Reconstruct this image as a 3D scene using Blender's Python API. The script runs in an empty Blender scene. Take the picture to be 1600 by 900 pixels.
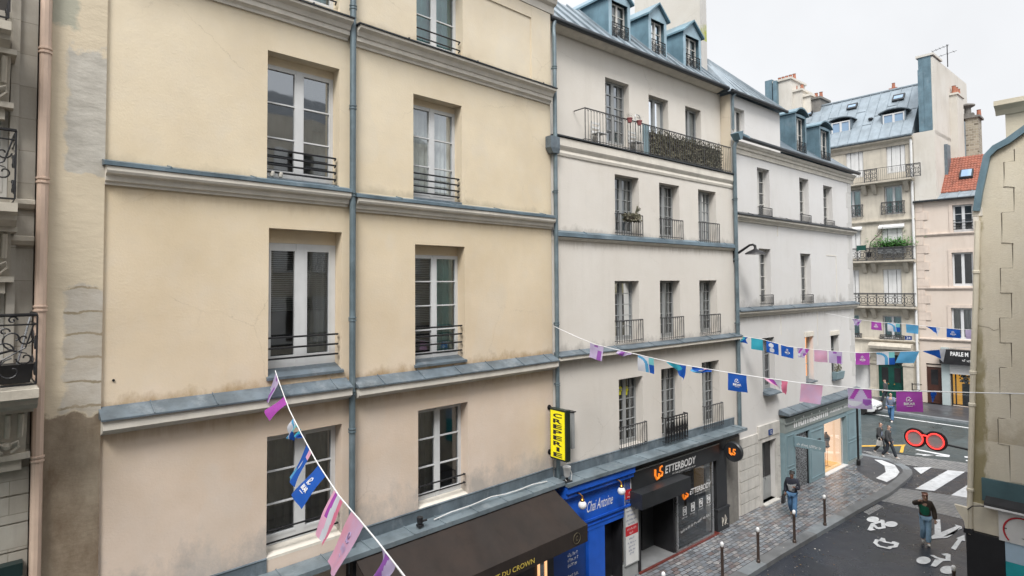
import bpy, bmesh, math, random
from mathutils import Matrix, Vector
R = math.radians
rnd = random.Random(7)
sc = bpy.context.scene
COL = sc.collection
# ------------------------------------------------------------------ camera model (measured from the photo's ledges)
F = 920.0; PX0 = 800.0; PY0 = 414.0; PITCH = R(2.0); ROLL = R(-0.4); H = 9.0
cp, sp = math.cos(PITCH), math.sin(PITCH); cr, sr = math.cos(ROLL), math.sin(ROLL)
def ray(px, py):
    x = (px-PX0)/F; y = -(py-PY0)/F
    x, y = x*cr-y*sr, x*sr+y*cr
    return Vector((x, cp-y*sp, y*cp+sp))
def g(px, py, z=0.0):
    r = ray(px, py); t = (z-H)/r.z
    return Vector((r.x*t, r.y*t, z))
def at(px, py, depth):
    r = ray(px, py); return Vector((0, 0, H)) + r*(depth/r.y)
def vpdir(xv):
    lo, hi = 300.0, 600.0
    for _ in range(50):
        m = (lo+hi)/2
        if ray(xv, m).z > 0: lo = m
        else: hi = m
    r = ray(xv, lo); n = math.hypot(r.x, r.y); return Vector((r.x/n, r.y/n))
class Fac:                                    # a vertical plane: local x along it, local y into the building, z up
    def __init__(s, O, d, z=0.0):
        s.O = Vector((O[0], O[1])); s.d = Vector((d[0], d[1])).normalized(); s.i = Vector((-s.d.y, s.d.x))
        s.M = Matrix.Translation((O[0], O[1], z)) @ Matrix.Rotation(math.atan2(s.d.y, s.d.x), 4, 'Z')
    def uz(s, px, py, o=0.0):                 # point on the plane standing o metres in front of the facade
        r = ray(px, py); P = s.O - s.i*o; r2 = Vector((r.x, r.y))
        t = P.dot(s.i)/r2.dot(s.i); q = r2*t - s.O
        return q.dot(s.d), H + r.z*t
    def oz(s, px, py, u):                     # (distance in front of the facade, z) on the plane u = const
        r = ray(px, py); P = s.O + s.d*u; r2 = Vector((r.x, r.y))
        t = P.dot(s.d)/r2.dot(s.d); q = r2*t - s.O
        return -q.dot(s.i), H + r.z*t
    def loc(s, p):                            # world point -> local
        return s.M.inverted() @ Vector(p)
    def w(s, u, o, z): return s.M @ Vector((u, -o, z))
# ------------------------------------------------------------------ mesh helpers
class MB:
    def __init__(s): s.v = []; s.f = []; s.m = []
    def quad(s, a, b, c, d, m=0): s.poly((a, b, c, d), m)
    def poly(s, pts, m=0):
        n = len(s.v); s.v += [tuple(p) for p in pts]; s.f.append(tuple(range(n, n+len(pts)))); s.m.append(m); return s
    def box(s, x0, x1, y0, y1, z0, z1, m=0):
        if x0 > x1: x0, x1 = x1, x0
        if y0 > y1: y0, y1 = y1, y0
        if z0 > z1: z0, z1 = z1, z0
        n = len(s.v)
        s.v += [(x0,y0,z0),(x1,y0,z0),(x1,y1,z0),(x0,y1,z0),(x0,y0,z1),(x1,y0,z1),(x1,y1,z1),(x0,y1,z1)]
        for f in ((0,3,2,1),(4,5,6,7),(0,1,5,4),(1,2,6,5),(2,3,7,6),(3,0,4,7)):
            s.f.append(tuple(n+i for i in f)); s.m.append(m)
        return s
    def hexa(s, p, m=0):                      # eight corners: bottom ring, top ring
        n = len(s.v); s.v += [tuple(q) for q in p]
        for f in ((0,3,2,1),(4,5,6,7),(0,1,5,4),(1,2,6,5),(2,3,7,6),(3,0,4,7)):
            s.f.append(tuple(n+i for i in f)); s.m.append(m)
        return s
    def sweep(s, prof, u0, u1, du=(0, 0), m=0, n=1, jit=0.0, closed=True):   # prof of (out, z) swept along x; out -> -y
        k = len(prof); base = len(s.v)
        for i in range(n+1):
            t = i/n; u = u0+(u1-u0)*t; dz = du[0]+(du[1]-du[0])*t
            jo = rnd.uniform(-jit, jit) if 0 < i < n else 0; jz = rnd.uniform(-jit, jit) if 0 < i < n else 0
            for (o, z) in prof: s.v.append((u, -o-(jo if o > .02 else 0), z+dz+jz))
        for i in range(n):
            for j in range(k if closed else k-1):
                a = base+i*k+j; b = base+i*k+(j+1) % k
                s.f.append((a, b, b+k, a+k)); s.m.append(m)
        if closed:
            s.f.append(tuple(base+j for j in range(k))[::-1]); s.m.append(m)
            s.f.append(tuple(base+n*k+j for j in range(k))); s.m.append(m)
        return s
    def tube(s, pts, r, n=6, m=0, cap=True, closed=False):
        pts = [Vector(p) for p in pts]; k = len(pts); base = len(s.v)
        rr = r if isinstance(r, (list, tuple)) else [r]*k
        up = None
        for i, p in enumerate(pts):
            if closed: t = pts[(i+1) % k]-pts[i-1]
            else: t = pts[min(i+1, k-1)]-pts[max(i-1, 0)]
            t = t.normalized() if t.length > 1e-9 else Vector((0, 0, 1))
            if up is None: up = Vector((0, 0, 1)) if abs(t.z) < .9 else Vector((1, 0, 0))
            a = t.cross(up)
            if a.length < 1e-4: a = t.cross(Vector((0.3, 1, 0.2)))
            a.normalize(); b = a.cross(t).normalized(); up = b
            for j in range(n):
                q = 2*math.pi*j/n+math.pi/n; s.v.append(tuple(p+a*(math.cos(q)*rr[i])+b*(math.sin(q)*rr[i])))
        for i in range(k if closed else k-1):
            for j in range(n):
                a0 = base+i*n+j; b0 = base+i*n+(j+1) % n; c0 = base+((i+1) % k)*n+(j+1) % n; d0 = base+((i+1) % k)*n+j
                s.f.append((a0, b0, c0, d0)); s.m.append(m)
        if cap and not closed:
            s.f.append(tuple(base+j for j in range(n))[::-1]); s.m.append(m)
            s.f.append(tuple(base+(k-1)*n+j for j in range(n))); s.m.append(m)
        return s
    def lathe(s, prof, c=(0, 0, 0), n=16, m=0, axis='z', M=None):   # prof of (r, h)
        base = len(s.v); k = len(prof)
        for (r, h) in prof:
            for j in range(n):
                q = 2*math.pi*j/n; p = (r*math.cos(q), r*math.sin(q), h)
                if axis == 'y': p = (p[0], p[2], p[1])
                if axis == 'x': p = (p[2], p[0], p[1])
                p = Vector(p)
                if M is not None: p = M @ p
                s.v.append((p.x+c[0], p.y+c[1], p.z+c[2]))
        for i in range(k-1):
            for j in range(n):
                s.f.append((base+i*n+j, base+i*n+(j+1) % n, base+(i+1)*n+(j+1) % n, base+(i+1)*n+j)); s.m.append(m)
        if prof[0][0] > 1e-4: s.f.append(tuple(base+j for j in range(n))[::-1]); s.m.append(m)
        if prof[-1][0] > 1e-4: s.f.append(tuple(base+(k-1)*n+j for j in range(n))); s.m.append(m)
        return s
    def ball(s, c, r, n=12, m=0, sx=1, sy=1, sz=1):
        prof = [(math.sin(math.pi*i/(n//2))*1.0, -math.cos(math.pi*i/(n//2))) for i in range(n//2+1)]
        M = Matrix.Diagonal((r*sx, r*sy, r*sz))
        return s.lathe([(max(a, 1e-5), b) for a, b in prof], c, n, m, 'z', M)
    def prism(s, pts, z0, z1, m=0, ms=None):         # horizontal polygon (x,y) extruded in z
        n = len(pts)
        s.poly([(p[0], p[1], z1) for p in pts], m); s.poly([(p[0], p[1], z0) for p in pts][::-1], m)
        for i in range(n):
            a, b = pts[i], pts[(i+1) % n]
            s.poly([(a[0], a[1], z0), (b[0], b[1], z0), (b[0], b[1], z1), (a[0], a[1], z1)], m if ms is None else ms)
        return s
    def slab(s, pts, y0, y1, m=0):                   # vertical polygon (x,z) extruded in y
        n = len(pts)
        s.poly([(p[0], y0, p[1]) for p in pts], m); s.poly([(p[0], y1, p[1]) for p in pts][::-1], m)
        for i in range(n):
            a, b = pts[i], pts[(i+1) % n]
            s.poly([(a[0], y0, a[1]), (a[0], y1, a[1]), (b[0], y1, b[1]), (b[0], y0, b[1])], m)
        return s
    def build(s, name, mats, parent=None, smooth=False, label=None, M=None, fix=True):
        me = bpy.data.meshes.new(name); me.from_pydata(s.v, [], s.f)
        if not isinstance(mats, (list, tuple)): mats = [mats]
        for q in mats: me.materials.append(q)
        me.polygons.foreach_set('material_index', [min(i, len(mats)-1) for i in s.m])
        if fix:
            bm = bmesh.new(); bm.from_mesh(me); bmesh.ops.remove_doubles(bm, verts=bm.verts, dist=1e-5)
            bmesh.ops.recalc_face_normals(bm, faces=bm.faces); bm.to_mesh(me); bm.free()
        if smooth:
            me.polygons.foreach_set('use_smooth', [True]*len(me.polygons))
            try: me.set_sharp_from_angle(angle=R(35))
            except Exception: pass
        me.update()
        o = bpy.data.objects.new(name, me); COL.objects.link(o)
        if parent is not None: o.parent = parent
        if M is not None: o.matrix_local = M
        if label: o['label'] = label
        return o
def tag(o, label=None, cat=None, group=None, kind=None):
    if label: o['label'] = label
    if cat: o['category'] = cat
    if group: o['group'] = group
    if kind: o['kind'] = kind
    return o
def thing(name, label, cat, M=None, group=None):
    o = bpy.data.objects.new(name, None); COL.objects.link(o); o.empty_display_size = .3
    if M is not None: o.matrix_world = M if isinstance(M, Matrix) else Matrix.Translation(M)
    return tag(o, label, cat, group)
def copy_tree(o, parent=None):
    c = o.copy(); COL.objects.link(c)
    if parent is not None: c.parent = parent
    for ch in list(o.children): copy_tree(ch, c)
    return c
_txt = {}
def text_mesh(body, shear=0.0, bold=0.0):
    key = (body, shear, bold)
    if key not in _txt:
        cu = bpy.data.curves.new('lettering', 'FONT'); cu.body = body; cu.shear = shear; cu.offset = bold; cu.resolution_u = 3
        o = bpy.data.objects.new('lettering', cu); COL.objects.link(o)
        dg = bpy.context.evaluated_depsgraph_get(); dg.update()
        me = bpy.data.meshes.new_from_object(o.evaluated_get(dg))
        vs = [tuple(v.co) for v in me.vertices]; fs = [tuple(p.vertices) for p in me.polygons]
        bpy.data.objects.remove(o); bpy.data.curves.remove(cu); bpy.data.meshes.remove(me)
        x0 = min(v[0] for v in vs); x1 = max(v[0] for v in vs); y0 = min(v[1] for v in vs); y1 = max(v[1] for v in vs)
        _txt[key] = ([((v[0]-x0)/(x1-x0), (v[1]-y0)/(y1-y0)) for v in vs], fs)
    return _txt[key]
def put_text(mb, body, A, ex, ez, m=0, shear=0.0, bold=0.0, lift=None):    # lower-left corner A, full width vector ex, full height vector ez
    vs, fs = text_mesh(body, shear, bold); A, ex, ez = Vector(A), Vector(ex), Vector(ez)
    n = len(mb.v)
    for (x, y) in vs: mb.v.append(tuple(A+ex*x+ez*y))
    for f in fs: mb.f.append(tuple(n+i for i in f)); mb.m.append(m)
# ------------------------------------------------------------------ materials
def nt(name):
    m = bpy.data.materials.new(name); m.use_nodes = True
    t = m.node_tree; b = t.nodes['Principled BSDF']; return m, t, b
class NB:                                     # tiny node builder
    def __init__(s, t): s.t = t
    def n(s, typ, **kw):
        o = s.t.nodes.new(typ)
        for k, v in kw.items():
            if k.startswith('i_'):
                key = k[2:]; key = int(key) if key.isdigit() else key.replace('_', ' ')
                o.inputs[key].default_value = v
            else: setattr(o, k, v)
        return o
    def l(s, a, b): s.t.links.new(a, b)
    def coord(s, scale=(1, 1, 1), kind='Object'):
        c = s.n('ShaderNodeTexCoord'); mp = s.n('ShaderNodeMapping'); mp.inputs['Scale'].default_value = scale
        s.l(c.outputs[kind], mp.inputs['Vector']); return mp.outputs['Vector']
    def noise(s, scale, detail=4, rough=.55, vec=None):
        o = s.n('ShaderNodeTexNoise'); o.inputs['Scale'].default_value = scale; o.inputs['Detail'].default_value = detail; o.inputs['Roughness'].default_value = rough
        if vec is not None: s.l(vec, o.inputs['Vector'])
        return o.outputs['Fac']
    def rng(s, v, a, b, c=0.0, d=1.0):
        o = s.n('ShaderNodeMapRange'); o.inputs[1].default_value = a; o.inputs[2].default_value = b; o.inputs[3].default_value = c; o.inputs[4].default_value = d
        s.l(v, o.inputs[0]); return o.outputs[0]
    def math(s, op, a, b=None):
        o = s.n('ShaderNodeMath'); o.operation = op
        for i, q in enumerate((a, b)):
            if q is None: continue
            if isinstance(q, (int, float)): o.inputs[i].default_value = q
            else: s.l(q, o.inputs[i])
        return o.outputs[0]
    def mix(s, f, a, b, mode='MIX'):
        o = s.n('ShaderNodeMix', data_type='RGBA', blend_type=mode)
        for i, q in ((0, f), (6, a), (7, b)):
            if isinstance(q, (int, float)): o.inputs[i].default_value = q
            elif isinstance(q, tuple): o.inputs[i].default_value = (*q[:3], 1)
            else: s.l(q, o.inputs[i])
        return o.outputs[2]
    def ramp(s, v, stops, interp='LINEAR'):
        o = s.n('ShaderNodeValToRGB'); e = o.color_ramp; e.interpolation = interp
        while len(e.elements) < len(stops): e.elements.new(.5)
        for el, (p, c) in zip(e.elements, stops):
            el.position = p; el.color = (*c[:3], 1)
        s.l(v, o.inputs[0]); return o.outputs[0]
    def z(s):
        c = s.n('ShaderNodeTexCoord'); x = s.n('ShaderNodeSeparateXYZ'); s.l(c.outputs['Object'], x.inputs[0]); return x.outputs
def scrib(mb, A, ex, h, m=0, seed=1):             # a printed line too small to read: words as runs of little strokes
    r_ = random.Random(seed); A, ex = Vector(A), Vector(ex); L = ex.length; d = ex/L; nrm = d.cross(Vector((0, 0, 1))); x = 0.0
    while x < L:
        for k in range(r_.randint(2, 6)):
            w = h*r_.uniform(.35, .6)
            if x+w > L: return
            z0 = h*(.0 if r_.random() < .8 else -.2); z1 = h*r_.choice((.7, .7, 1.0)); p = A+d*x
            for (a, b, c, e) in ((0, w*.28, z0, z1), (w*.28, w*.8, z1-h*.22, z1)) if r_.random() < .7 else ((0, w*.3, z0, z1), (w*.3, w*.8, z0, z0+h*.2)):
                mb.quad(p+d*a+Vector((0, 0, c)), p+d*b+Vector((0, 0, c)), p+d*b+Vector((0, 0, e)), p+d*a+Vector((0, 0, e)), m)
            x += w*1.05
        x += h*.5
def simple(name, col, rough=.6, metal=0.0, var=.12, scale=6.0, bump=0.0, spec=None, emit=None, estr=0.0, streak=0.0, alt=None, oxide=0.0, worn=None):
    m, t, b = nt(name); n = NB(t)
    b.inputs['Roughness'].default_value = rough; b.inputs['Metallic'].default_value = metal
    if spec is not None: b.inputs['Specular IOR Level'].default_value = spec
    if var > 0:
        f = n.noise(scale, 5, .6, n.coord()); f2 = n.rng(f, .3, .7)
        lo = tuple(c*(1-var) for c in col); hi = tuple(min(1, c*(1+var)) for c in col)
        c = n.mix(f2, lo, alt or hi)
        if streak > 0:
            q = n.rng(n.noise(1.0, 5, .65, n.coord((5, 5, .45))), .48, .75, 0, streak)
            c = n.mix(q, c, tuple(v*.45 for v in col))
        if oxide > 0: c = n.mix(n.rng(n.noise(2.4, 7, .7, n.coord((1, 1, .6))), .54, .72, 0, oxide), c, (.42, .45, .47)); c = n.mix(n.rng(n.noise(5.5, 5, .7, n.coord()), .62, .70, 0, oxide*.8), c, (.035, .04, .045))
        if worn: c = n.mix(n.rng(n.noise(7.0, 8, .75, n.coord()), .60, .66, 0, .7), c, worn); c = n.mix(n.rng(n.noise(1.2, 5, .7, n.coord()), .5, .72, 0, .5), c, tuple(v*.45 for v in col))
        n.l(c, b.inputs['Base Color'])
        n.l(n.rng(f, .25, .75, max(.02, rough-.12), min(1, rough+.12)), b.inputs['Roughness'])
        if bump > 0:
            bp = n.n('ShaderNodeBump'); bp.inputs['Strength'].default_value = bump; bp.inputs['Distance'].default_value = .02
            n.l(n.noise(scale*6, 4, .6, n.coord()), bp.inputs['Height']); n.l(bp.outputs[0], b.inputs['Normal'])
    else: b.inputs['Base Color'].default_value = (*col, 1)
    if emit: b.inputs['Emission Color'].default_value = (*emit, 1); b.inputs['Emission Strength'].default_value = estr
    return m
def plaster(name, z0, z1, stops, stains=(), streak=.25, blotch=.10, bump=.22, rough=.9, edge=None):
    """render coat: colour by height, cloudy blotches, run-off streaks, grime lying along given ledge heights"""
    m, t, b = nt(name); n = NB(t); b.inputs['Roughness'].default_value = rough; b.inputs['Specular IOR Level'].default_value = .2
    X = n.z(); zz = X[2]; oc = n.coord()
    wob = n.rng(n.noise(.9, 4, .6, oc), .3, .7, -.5, .5)
    c = n.ramp(n.rng(n.math('ADD', zz, wob), z0, z1), stops)
    big = n.rng(n.noise(.45, 5, .6, oc), .3, .72); c = n.mix(n.math('MULTIPLY', big, .8), c, n.mix(1.0, c, (1-blotch*1.6, 1-blotch*1.9, 1-blotch*2.3), 'MULTIPLY'))
    mid = n.rng(n.noise(2.2, 6, .65, oc), .45, .75); c = n.mix(n.math('MULTIPLY', mid, blotch*2.2), c, n.mix(.5, c, (.62, .60, .58)))
    st = n.rng(n.math('ADD', n.noise(1.0, 6, .7, n.coord((1.7, 1.7, .3))), n.math('MULTIPLY', n.noise(.5, 3, .5, oc), .3)), .66, .95, 0, streak*1.3)
    c = n.mix(st, c, n.mix(1.0, c, (.55, .52, .47), 'MULTIPLY'))
    dr = n.noise(1.0, 5, .75, n.coord((6.5, 6.5, .35))); sn = n.noise(1.6, 6, .7, n.coord((1, 1, .7)))
    for (zl, h, col, k) in stains:
        if h > 0: a = n.rng(zz, zl+h, zl, 0, 1)
        else: a = n.rng(zz, zl+h, zl, 0, 1)
        inside = n.math('MULTIPLY', a, n.math('GREATER_THAN' if h > 0 else 'LESS_THAN', zz, zl))
        q = n.rng(n.math('ADD', sn if h > 0 else dr, n.math('MULTIPLY', inside, .45)), .72, .98, 0, k)
        q = n.math('MULTIPLY', q, n.rng(inside, 0, .15))
        c = n.mix(q, c, col)
    if edge:                                       # damp stain down one edge of the wall
        q = n.rng(n.math('ADD', n.rng(X[0], edge[0], edge[1], 0, .8), n.noise(2.6, 6, .7, n.coord((2.5, 2.5, .8)))), .72, .95, 0, edge[3]); c = n.mix(n.math('MULTIPLY', q, n.rng(n.noise(.8, 3, .5, oc), .30, .5)), c, edge[2])
    fine = n.noise(26, 3, .6, oc); c = n.mix(n.rng(fine, .3, .7, 0, .10), c, n.mix(1.0, c, (.8, .8, .8), 'MULTIPLY'))
    vo = n.n('ShaderNodeTexVoronoi', feature='DISTANCE_TO_EDGE', i_Scale=.42); nz = n.n('ShaderNodeTexNoise', i_Scale=1.1, i_Detail=8.0, i_Roughness=.7); n.l(oc, nz.inputs['Vector']); n.l(n.mix(.55, oc, nz.outputs['Color'], 'ADD'), vo.inputs['Vector'])
    ck = n.math('MULTIPLY', n.rng(vo.outputs['Distance'], .0035, .0012), n.rng(n.noise(.55, 3, .5, oc), .52, .62)); c = n.mix(n.math('MULTIPLY', ck, .28), c, n.mix(1.0, c, (.45, .42, .38), 'MULTIPLY'))
    pt_ = n.math('MULTIPLY', n.rng(n.noise(.62, 2, .4, n.coord((1, 1, .8))), .60, .615), .10); c = n.mix(pt_, c, (.60, .585, .55))
    n.l(c, b.inputs['Base Color'])
    bp = n.n('ShaderNodeBump'); bp.inputs['Strength'].default_value = bump; bp.inputs['Distance'].default_value = .03
    n.l(n.math('ADD', n.math('MULTIPLY', n.noise(3.0, 9, .72, n.coord((1, 1, 1.6))), .75), n.math('MULTIPLY', fine, .45)), bp.inputs['Height']); n.l(bp.outputs[0], b.inputs['Normal'])
    return m
def glass(name, tint=(.75, .8, .8), mirror=.10):
    m = bpy.data.materials.new(name); m.use_nodes = True; t = m.node_tree; t.nodes.clear(); n = NB(t)
    out = n.n('ShaderNodeOutputMaterial'); tr = n.n('ShaderNodeBsdfTransparent'); tr.inputs[0].default_value = (*tint, 1)
    gl = n.n('ShaderNodeBsdfGlossy'); gl.inputs['Roughness'].default_value = .03; gl.inputs[0].default_value = (.9, .95, 1, 1)
    bp = n.n('ShaderNodeBump'); bp.inputs['Strength'].default_value = .12; bp.inputs['Distance'].default_value = .02
    n.l(n.noise(1.3, 2, .5, n.coord()), bp.inputs['Height']); n.l(bp.outputs[0], gl.inputs['Normal'])
    fr = n.n('ShaderNodeFresnel'); fr.inputs[0].default_value = 1.5
    mx = n.n('ShaderNodeMixShader'); n.l(n.math('ADD', fr.outputs[0], mirror), mx.inputs[0]); n.l(tr.outputs[0], mx.inputs[1]); n.l(gl.outputs[0], mx.inputs[2]); n.l(mx.outputs[0], out.inputs[0])
    return m
def paving(name, cols, bw, bh, mortar=(.03, .03, .032), ms=.008, rough=.4, ang=0.0, bump=.5, wet=.5, rnd_scale=3.0):
    m, t, b = nt(name); n = NB(t)
    c0 = n.n('ShaderNodeTexCoord'); mp = n.n('ShaderNodeMapping'); mp.inputs['Rotation'].default_value = (0, 0, ang); n.l(c0.outputs['Object'], mp.inputs['Vector'])
    wv = n.mix(.012, mp.outputs[0], n.n('ShaderNodeTexNoise', i_Scale=2.0).outputs['Color'])
    br = n.n('ShaderNodeTexBrick'); br.offset = .5; n.l(wv, br.inputs['Vector'])
    br.inputs['Scale'].default_value = 1.0; br.inputs['Brick Width'].default_value = bw; br.inputs['Row Height'].default_value = bh; br.inputs['Mortar Size'].default_value = ms; br.inputs['Mortar Smooth'].default_value = .3
    br.inputs['Color1'].default_value = (0, 0, 0, 1); br.inputs['Color2'].default_value = (1, 1, 1, 1); br.inputs['Mortar'].default_value = (.5, .5, .5, 1)
    stone = n.ramp(br.outputs['Color'], [(i/(len(cols)-1), c) for i, c in enumerate(cols)])
    blot = n.rng(n.noise(rnd_scale*.25, 5, .65, n.coord()), .3, .7)
    stone = n.mix(n.math('MULTIPLY', blot, .55), stone, n.mix(1.0, stone, (.5, .5, .52), 'MULTIPLY'))
    stone = n.mix(n.rng(n.noise(14, 4, .6, n.coord()), .35, .7, 0, .35), stone, n.mix(1.0, stone, (1.5, 1.45, 1.4), 'MULTIPLY'))
    c = n.mix(br.outputs['Fac'], stone, mortar); n.l(c, b.inputs['Base Color'])
    n.l(n.rng(n.noise(.8, 5, .6, n.coord()), .35, .65, rough-.15*wet*2, rough+.2), b.inputs['Roughness'])
    bp = n.n('ShaderNodeBump'); bp.inputs['Strength'].default_value = bump; bp.inputs['Distance'].default_value = .015
    n.l(n.math('SUBTRACT', n.math('MULTIPLY', n.noise(9, 4, .6, n.coord()), .5), br.outputs['Fac']), bp.inputs['Height']); n.l(bp.outputs[0], b.inputs['Normal'])
    return m
def stone_blocks(name, cols, bw, bh, z_axis=True, mortar=(.16, .14, .11), ms=.012, bump=.4, streak=.35):
    m, t, b = nt(name); n = NB(t); b.inputs['Roughness'].default_value = .9; b.inputs['Specular IOR Level'].default_value = .2
    X = n.z(); cb = n.n('ShaderNodeCombineXYZ'); n.l(n.math('ADD', X[0], X[1]), cb.inputs[0]); n.l(X[2], cb.inputs[1])
    br = n.n('ShaderNodeTexBrick'); br.offset = .5; n.l(cb.outputs[0], br.inputs['Vector'])
    br.inputs['Scale'].default_value = 1.0; br.inputs['Brick Width'].default_value = bw; br.inputs['Row Height'].default_value = bh; br.inputs['Mortar Size'].default_value = ms; br.inputs['Mortar Smooth'].default_value = .2
    br.inputs['Color1'].default_value = (0, 0, 0, 1); br.inputs['Color2'].default_value = (1, 1, 1, 1); br.inputs['Mortar'].default_value = (.5, .5, .5, 1)
    c = n.ramp(br.outputs['Color'], [(i/(len(cols)-1), q) for i, q in enumerate(cols)])
    c = n.mix(n.rng(n.noise(1.1, 6, .65, n.coord()), .35, .7, 0, .7), c, n.mix(1.0, c, (.72, .69, .64), 'MULTIPLY'))
    st = n.rng(n.noise(1.0, 6, .7, n.coord((3, 3, .25))), .5, .8, 0, streak); c = n.mix(st, c, n.mix(1.0, c, (.45, .42, .38), 'MULTIPLY'))
    c = n.mix(br.outputs['Fac'], c, mortar); n.l(c, b.inputs['Base Color'])
    bp = n.n('ShaderNodeBump'); bp.inputs['Strength'].default_value = bump; bp.inputs['Distance'].default_value = .03
    n.l(n.math('SUBTRACT', n.math('MULTIPLY', n.noise(5, 6, .65, n.coord()), .6), br.outputs['Fac']), bp.inputs['Height']); n.l(bp.outputs[0], b.inputs['Normal'])
    return m
M = {}
GR = (.20, .175, .13)
OCH = (.33, .21, .095)
M['ywall'] = plaster('yellow_render', 0, 17.5, [(0, (.71, .615, .545)), (.22, (.735, .62, .53)), (.355, (.735, .61, .495)), (.42, (.75, .63, .475)), (.6, (.77, .66, .485)), (.8, (.765, .675, .52)), (1, (.755, .685, .56))],
    [(7.08, .40, OCH, .8), (11.0, .28, (.42, .35, .25), .6), (4.0, 1.2, (.36, .34, .32), .75), (14.65, .2, (.35, .29, .2), .4), (6.70, -.35, (.45, .30, .16), .4), (10.6, -.3, (.45, .33, .19), .25)], streak=.05, blotch=.14)
M['wwall'] = plaster('pale_render', 3, 17, [(0, (.66, .625, .58)), (.3, (.70, .665, .615)), (.6, (.70, .665, .615)), (1, (.70, .665, .61))],
    [(10.5, .4, (.27, .25, .225), .7), (7.05, .55, (.30, .275, .25), .7), (6.85, -.4, (.40, .36, .30), .5), (10.28, -.4, (.42, .37, .30), .5), (3.9, .3, (.34, .32, .30), .4)], streak=.13, blotch=.07)
M['wreturn'] = plaster('shaded_return_render', 3, 17, [(0, (.62, .55, .44)), (1, (.63, .56, .45))], streak=.2, blotch=.08)  # side face of the attic; its turn from the light painted yellower and darker
M['twall'] = plaster('grey_white_render', 2, 15, [(0, (.63, .615, .60)), (.35, (.66, .65, .64)), (1, (.68, .672, .665))],
    [(7.95, .9, (.27, .255, .235), .7), (11.7, .35, (.30, .28, .26), .6), (7.7, -.4, (.36, .33, .29), .5)], streak=.12, blotch=.06)
M['zinc'] = simple('weathered_zinc', (.135, .168, .195), .45, .3, .30, 2.2, .05, streak=.35, oxide=.42)
M['zincl'] = simple('pale_zinc', (.245, .29, .325), .55, .3, .2, 1.4, .12, streak=.25, oxide=.25)
M['zincd'] = simple('dark_gutter_zinc', (.035, .04, .045), .45, .4, .3, 3, .1)
M['zincteal'] = simple('blue_painted_zinc', (.135, .215, .26), .4, .3, .25, 1.5, .05, streak=.4, oxide=.25)
M['pipe'] = simple('blue_grey_pipe_paint', (.125, .168, .19), .45, .2, .25, 3, .1, streak=.4, oxide=.2)
M['zincdorm'] = simple('blue_dormer_zinc', (.15, .25, .305), .42, .3, .3, 1.3, .05, streak=.3)
M['zincstrip'] = simple('blue_grey_zinc_strip', (.14, .195, .235), .42, .3, .3, 1.3, .05, streak=.3, oxide=.3)
M['zincroof'] = simple('wet_zinc_roof', (.195, .24, .268), .4, .3, .28, 1.6, .05, streak=.2, oxide=.4)
M['pink'] = simple('pink_pipe_paint', (.56, .42, .33), .5, 0, .12, 2, .1, streak=.3)
M['cream'] = simple('cream_cornice', (.66, .62, .55), .85, 0, .10, 2.5, .2, streak=.12)
M['creamw'] = simple('pale_cornice', (.62, .58, .51), .85, 0, .12, 2.5, .2, streak=.25)
M['white'] = simple('white_window_paint', (.61, .62, .625), .45, 0, .05, 3, 0, streak=.12)
M['greyp'] = simple('grey_window_paint', (.29, .30, .30), .5, 0, .1, 3)
M['offw'] = simple('off_white_window_paint', (.55, .54, .51), .5, 0, .08, 3)
M['iron'] = simple('black_wrought_iron', (.018, .018, .02), .45, .3, .3, 8)
M['irong'] = simple('grey_wrought_iron', (.07, .07, .072), .5, .2, .3, 8)
M['room'] = simple('dark_room', (.10, .092, .085), .9, 0, .3, 1.2)
M['curtain'] = simple('white_net_curtain', (.62, .62, .60), .9, 0, .08, 2)
M['curtaing'] = simple('grey_curtain', (.46, .42, .37), .9, 0, .15, 2)
M['teal_sky_curtain'] = simple('pale_teal_sky_curtain', (.36, .70, .68), .9, 0, .12, 2)  # teal puts the sky's reflection in the panes into the cloth colour
M['blind'] = simple('grey_slat_blind', (.38, .38, .37), .6, 0, .1, 2)
M['glass'] = glass('window_glass', (.80, .84, .84), .12)
M['tealboard'] = simple('dark_teal_board', (.06, .115, .13), .45, 0, .2, 2)
M['glassd'] = glass('shop_window_glass', (.78, .84, .84), .13)
M['zincfront'] = simple('lit_front_zinc', (.30, .42, .49), .5, .1, .2, 2, .05, streak=.2)  # lighter copy of the dormer zinc; brighter light on the fronts put in colour
M['glassm'] = glass('mirroring_window_glass', (.55, .62, .65), .30)
M['lit'] = simple('lit_room', (.75, .5, .3), .8, 0, .2, 1.5, emit=(1.0, .52, .24), estr=.55)
M['shutter'] = simple('white_shutter_paint', (.66, .66, .65), .6, 0, .06, 3, streak=.15)
M['black'] = simple('black_paint', (.014, .014, .016), .45, 0, .3, 4)
M['blackm'] = simple('charcoal_panel', (.025, .027, .03), .4, 0, .25, 3)
M['wtext'] = simple('white_lettering', (.75, .75, .75), .5, 0, 0)
M['gold'] = simple('gold_lettering', (.55, .42, .08), .5, 0, 0)
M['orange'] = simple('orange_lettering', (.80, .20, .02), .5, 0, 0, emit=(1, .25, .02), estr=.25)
M['blue'] = simple('royal_blue_paint', (.013, .095, .50), .35, 0, .15, 2)
M['blued'] = simple('deep_blue_board', (.006, .04, .19), .4, 0, .15, 2)
M['brown'] = simple('brown_awning_canvas', (.021, .014, .011), .8, 0, .45, 1.1, .1, streak=.5)
M['sage'] = simple('blue_grey_shop_paint', (.20, .285, .315), .45, 0, .1, 2)
M['saged'] = simple('dark_sage_fascia', (.25, .28, .27), .5, 0, .1, 2)
M['red'] = simple('red_print', (.50, .02, .03), .5, 0, 0)
M['stone'] = stone_blocks('grey_facing_stone', [(.36, .335, .29), (.43, .405, .36), (.39, .365, .32)], 1.1, .48, mortar=(.26, .24, .20), ms=.006, streak=.35)
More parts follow.
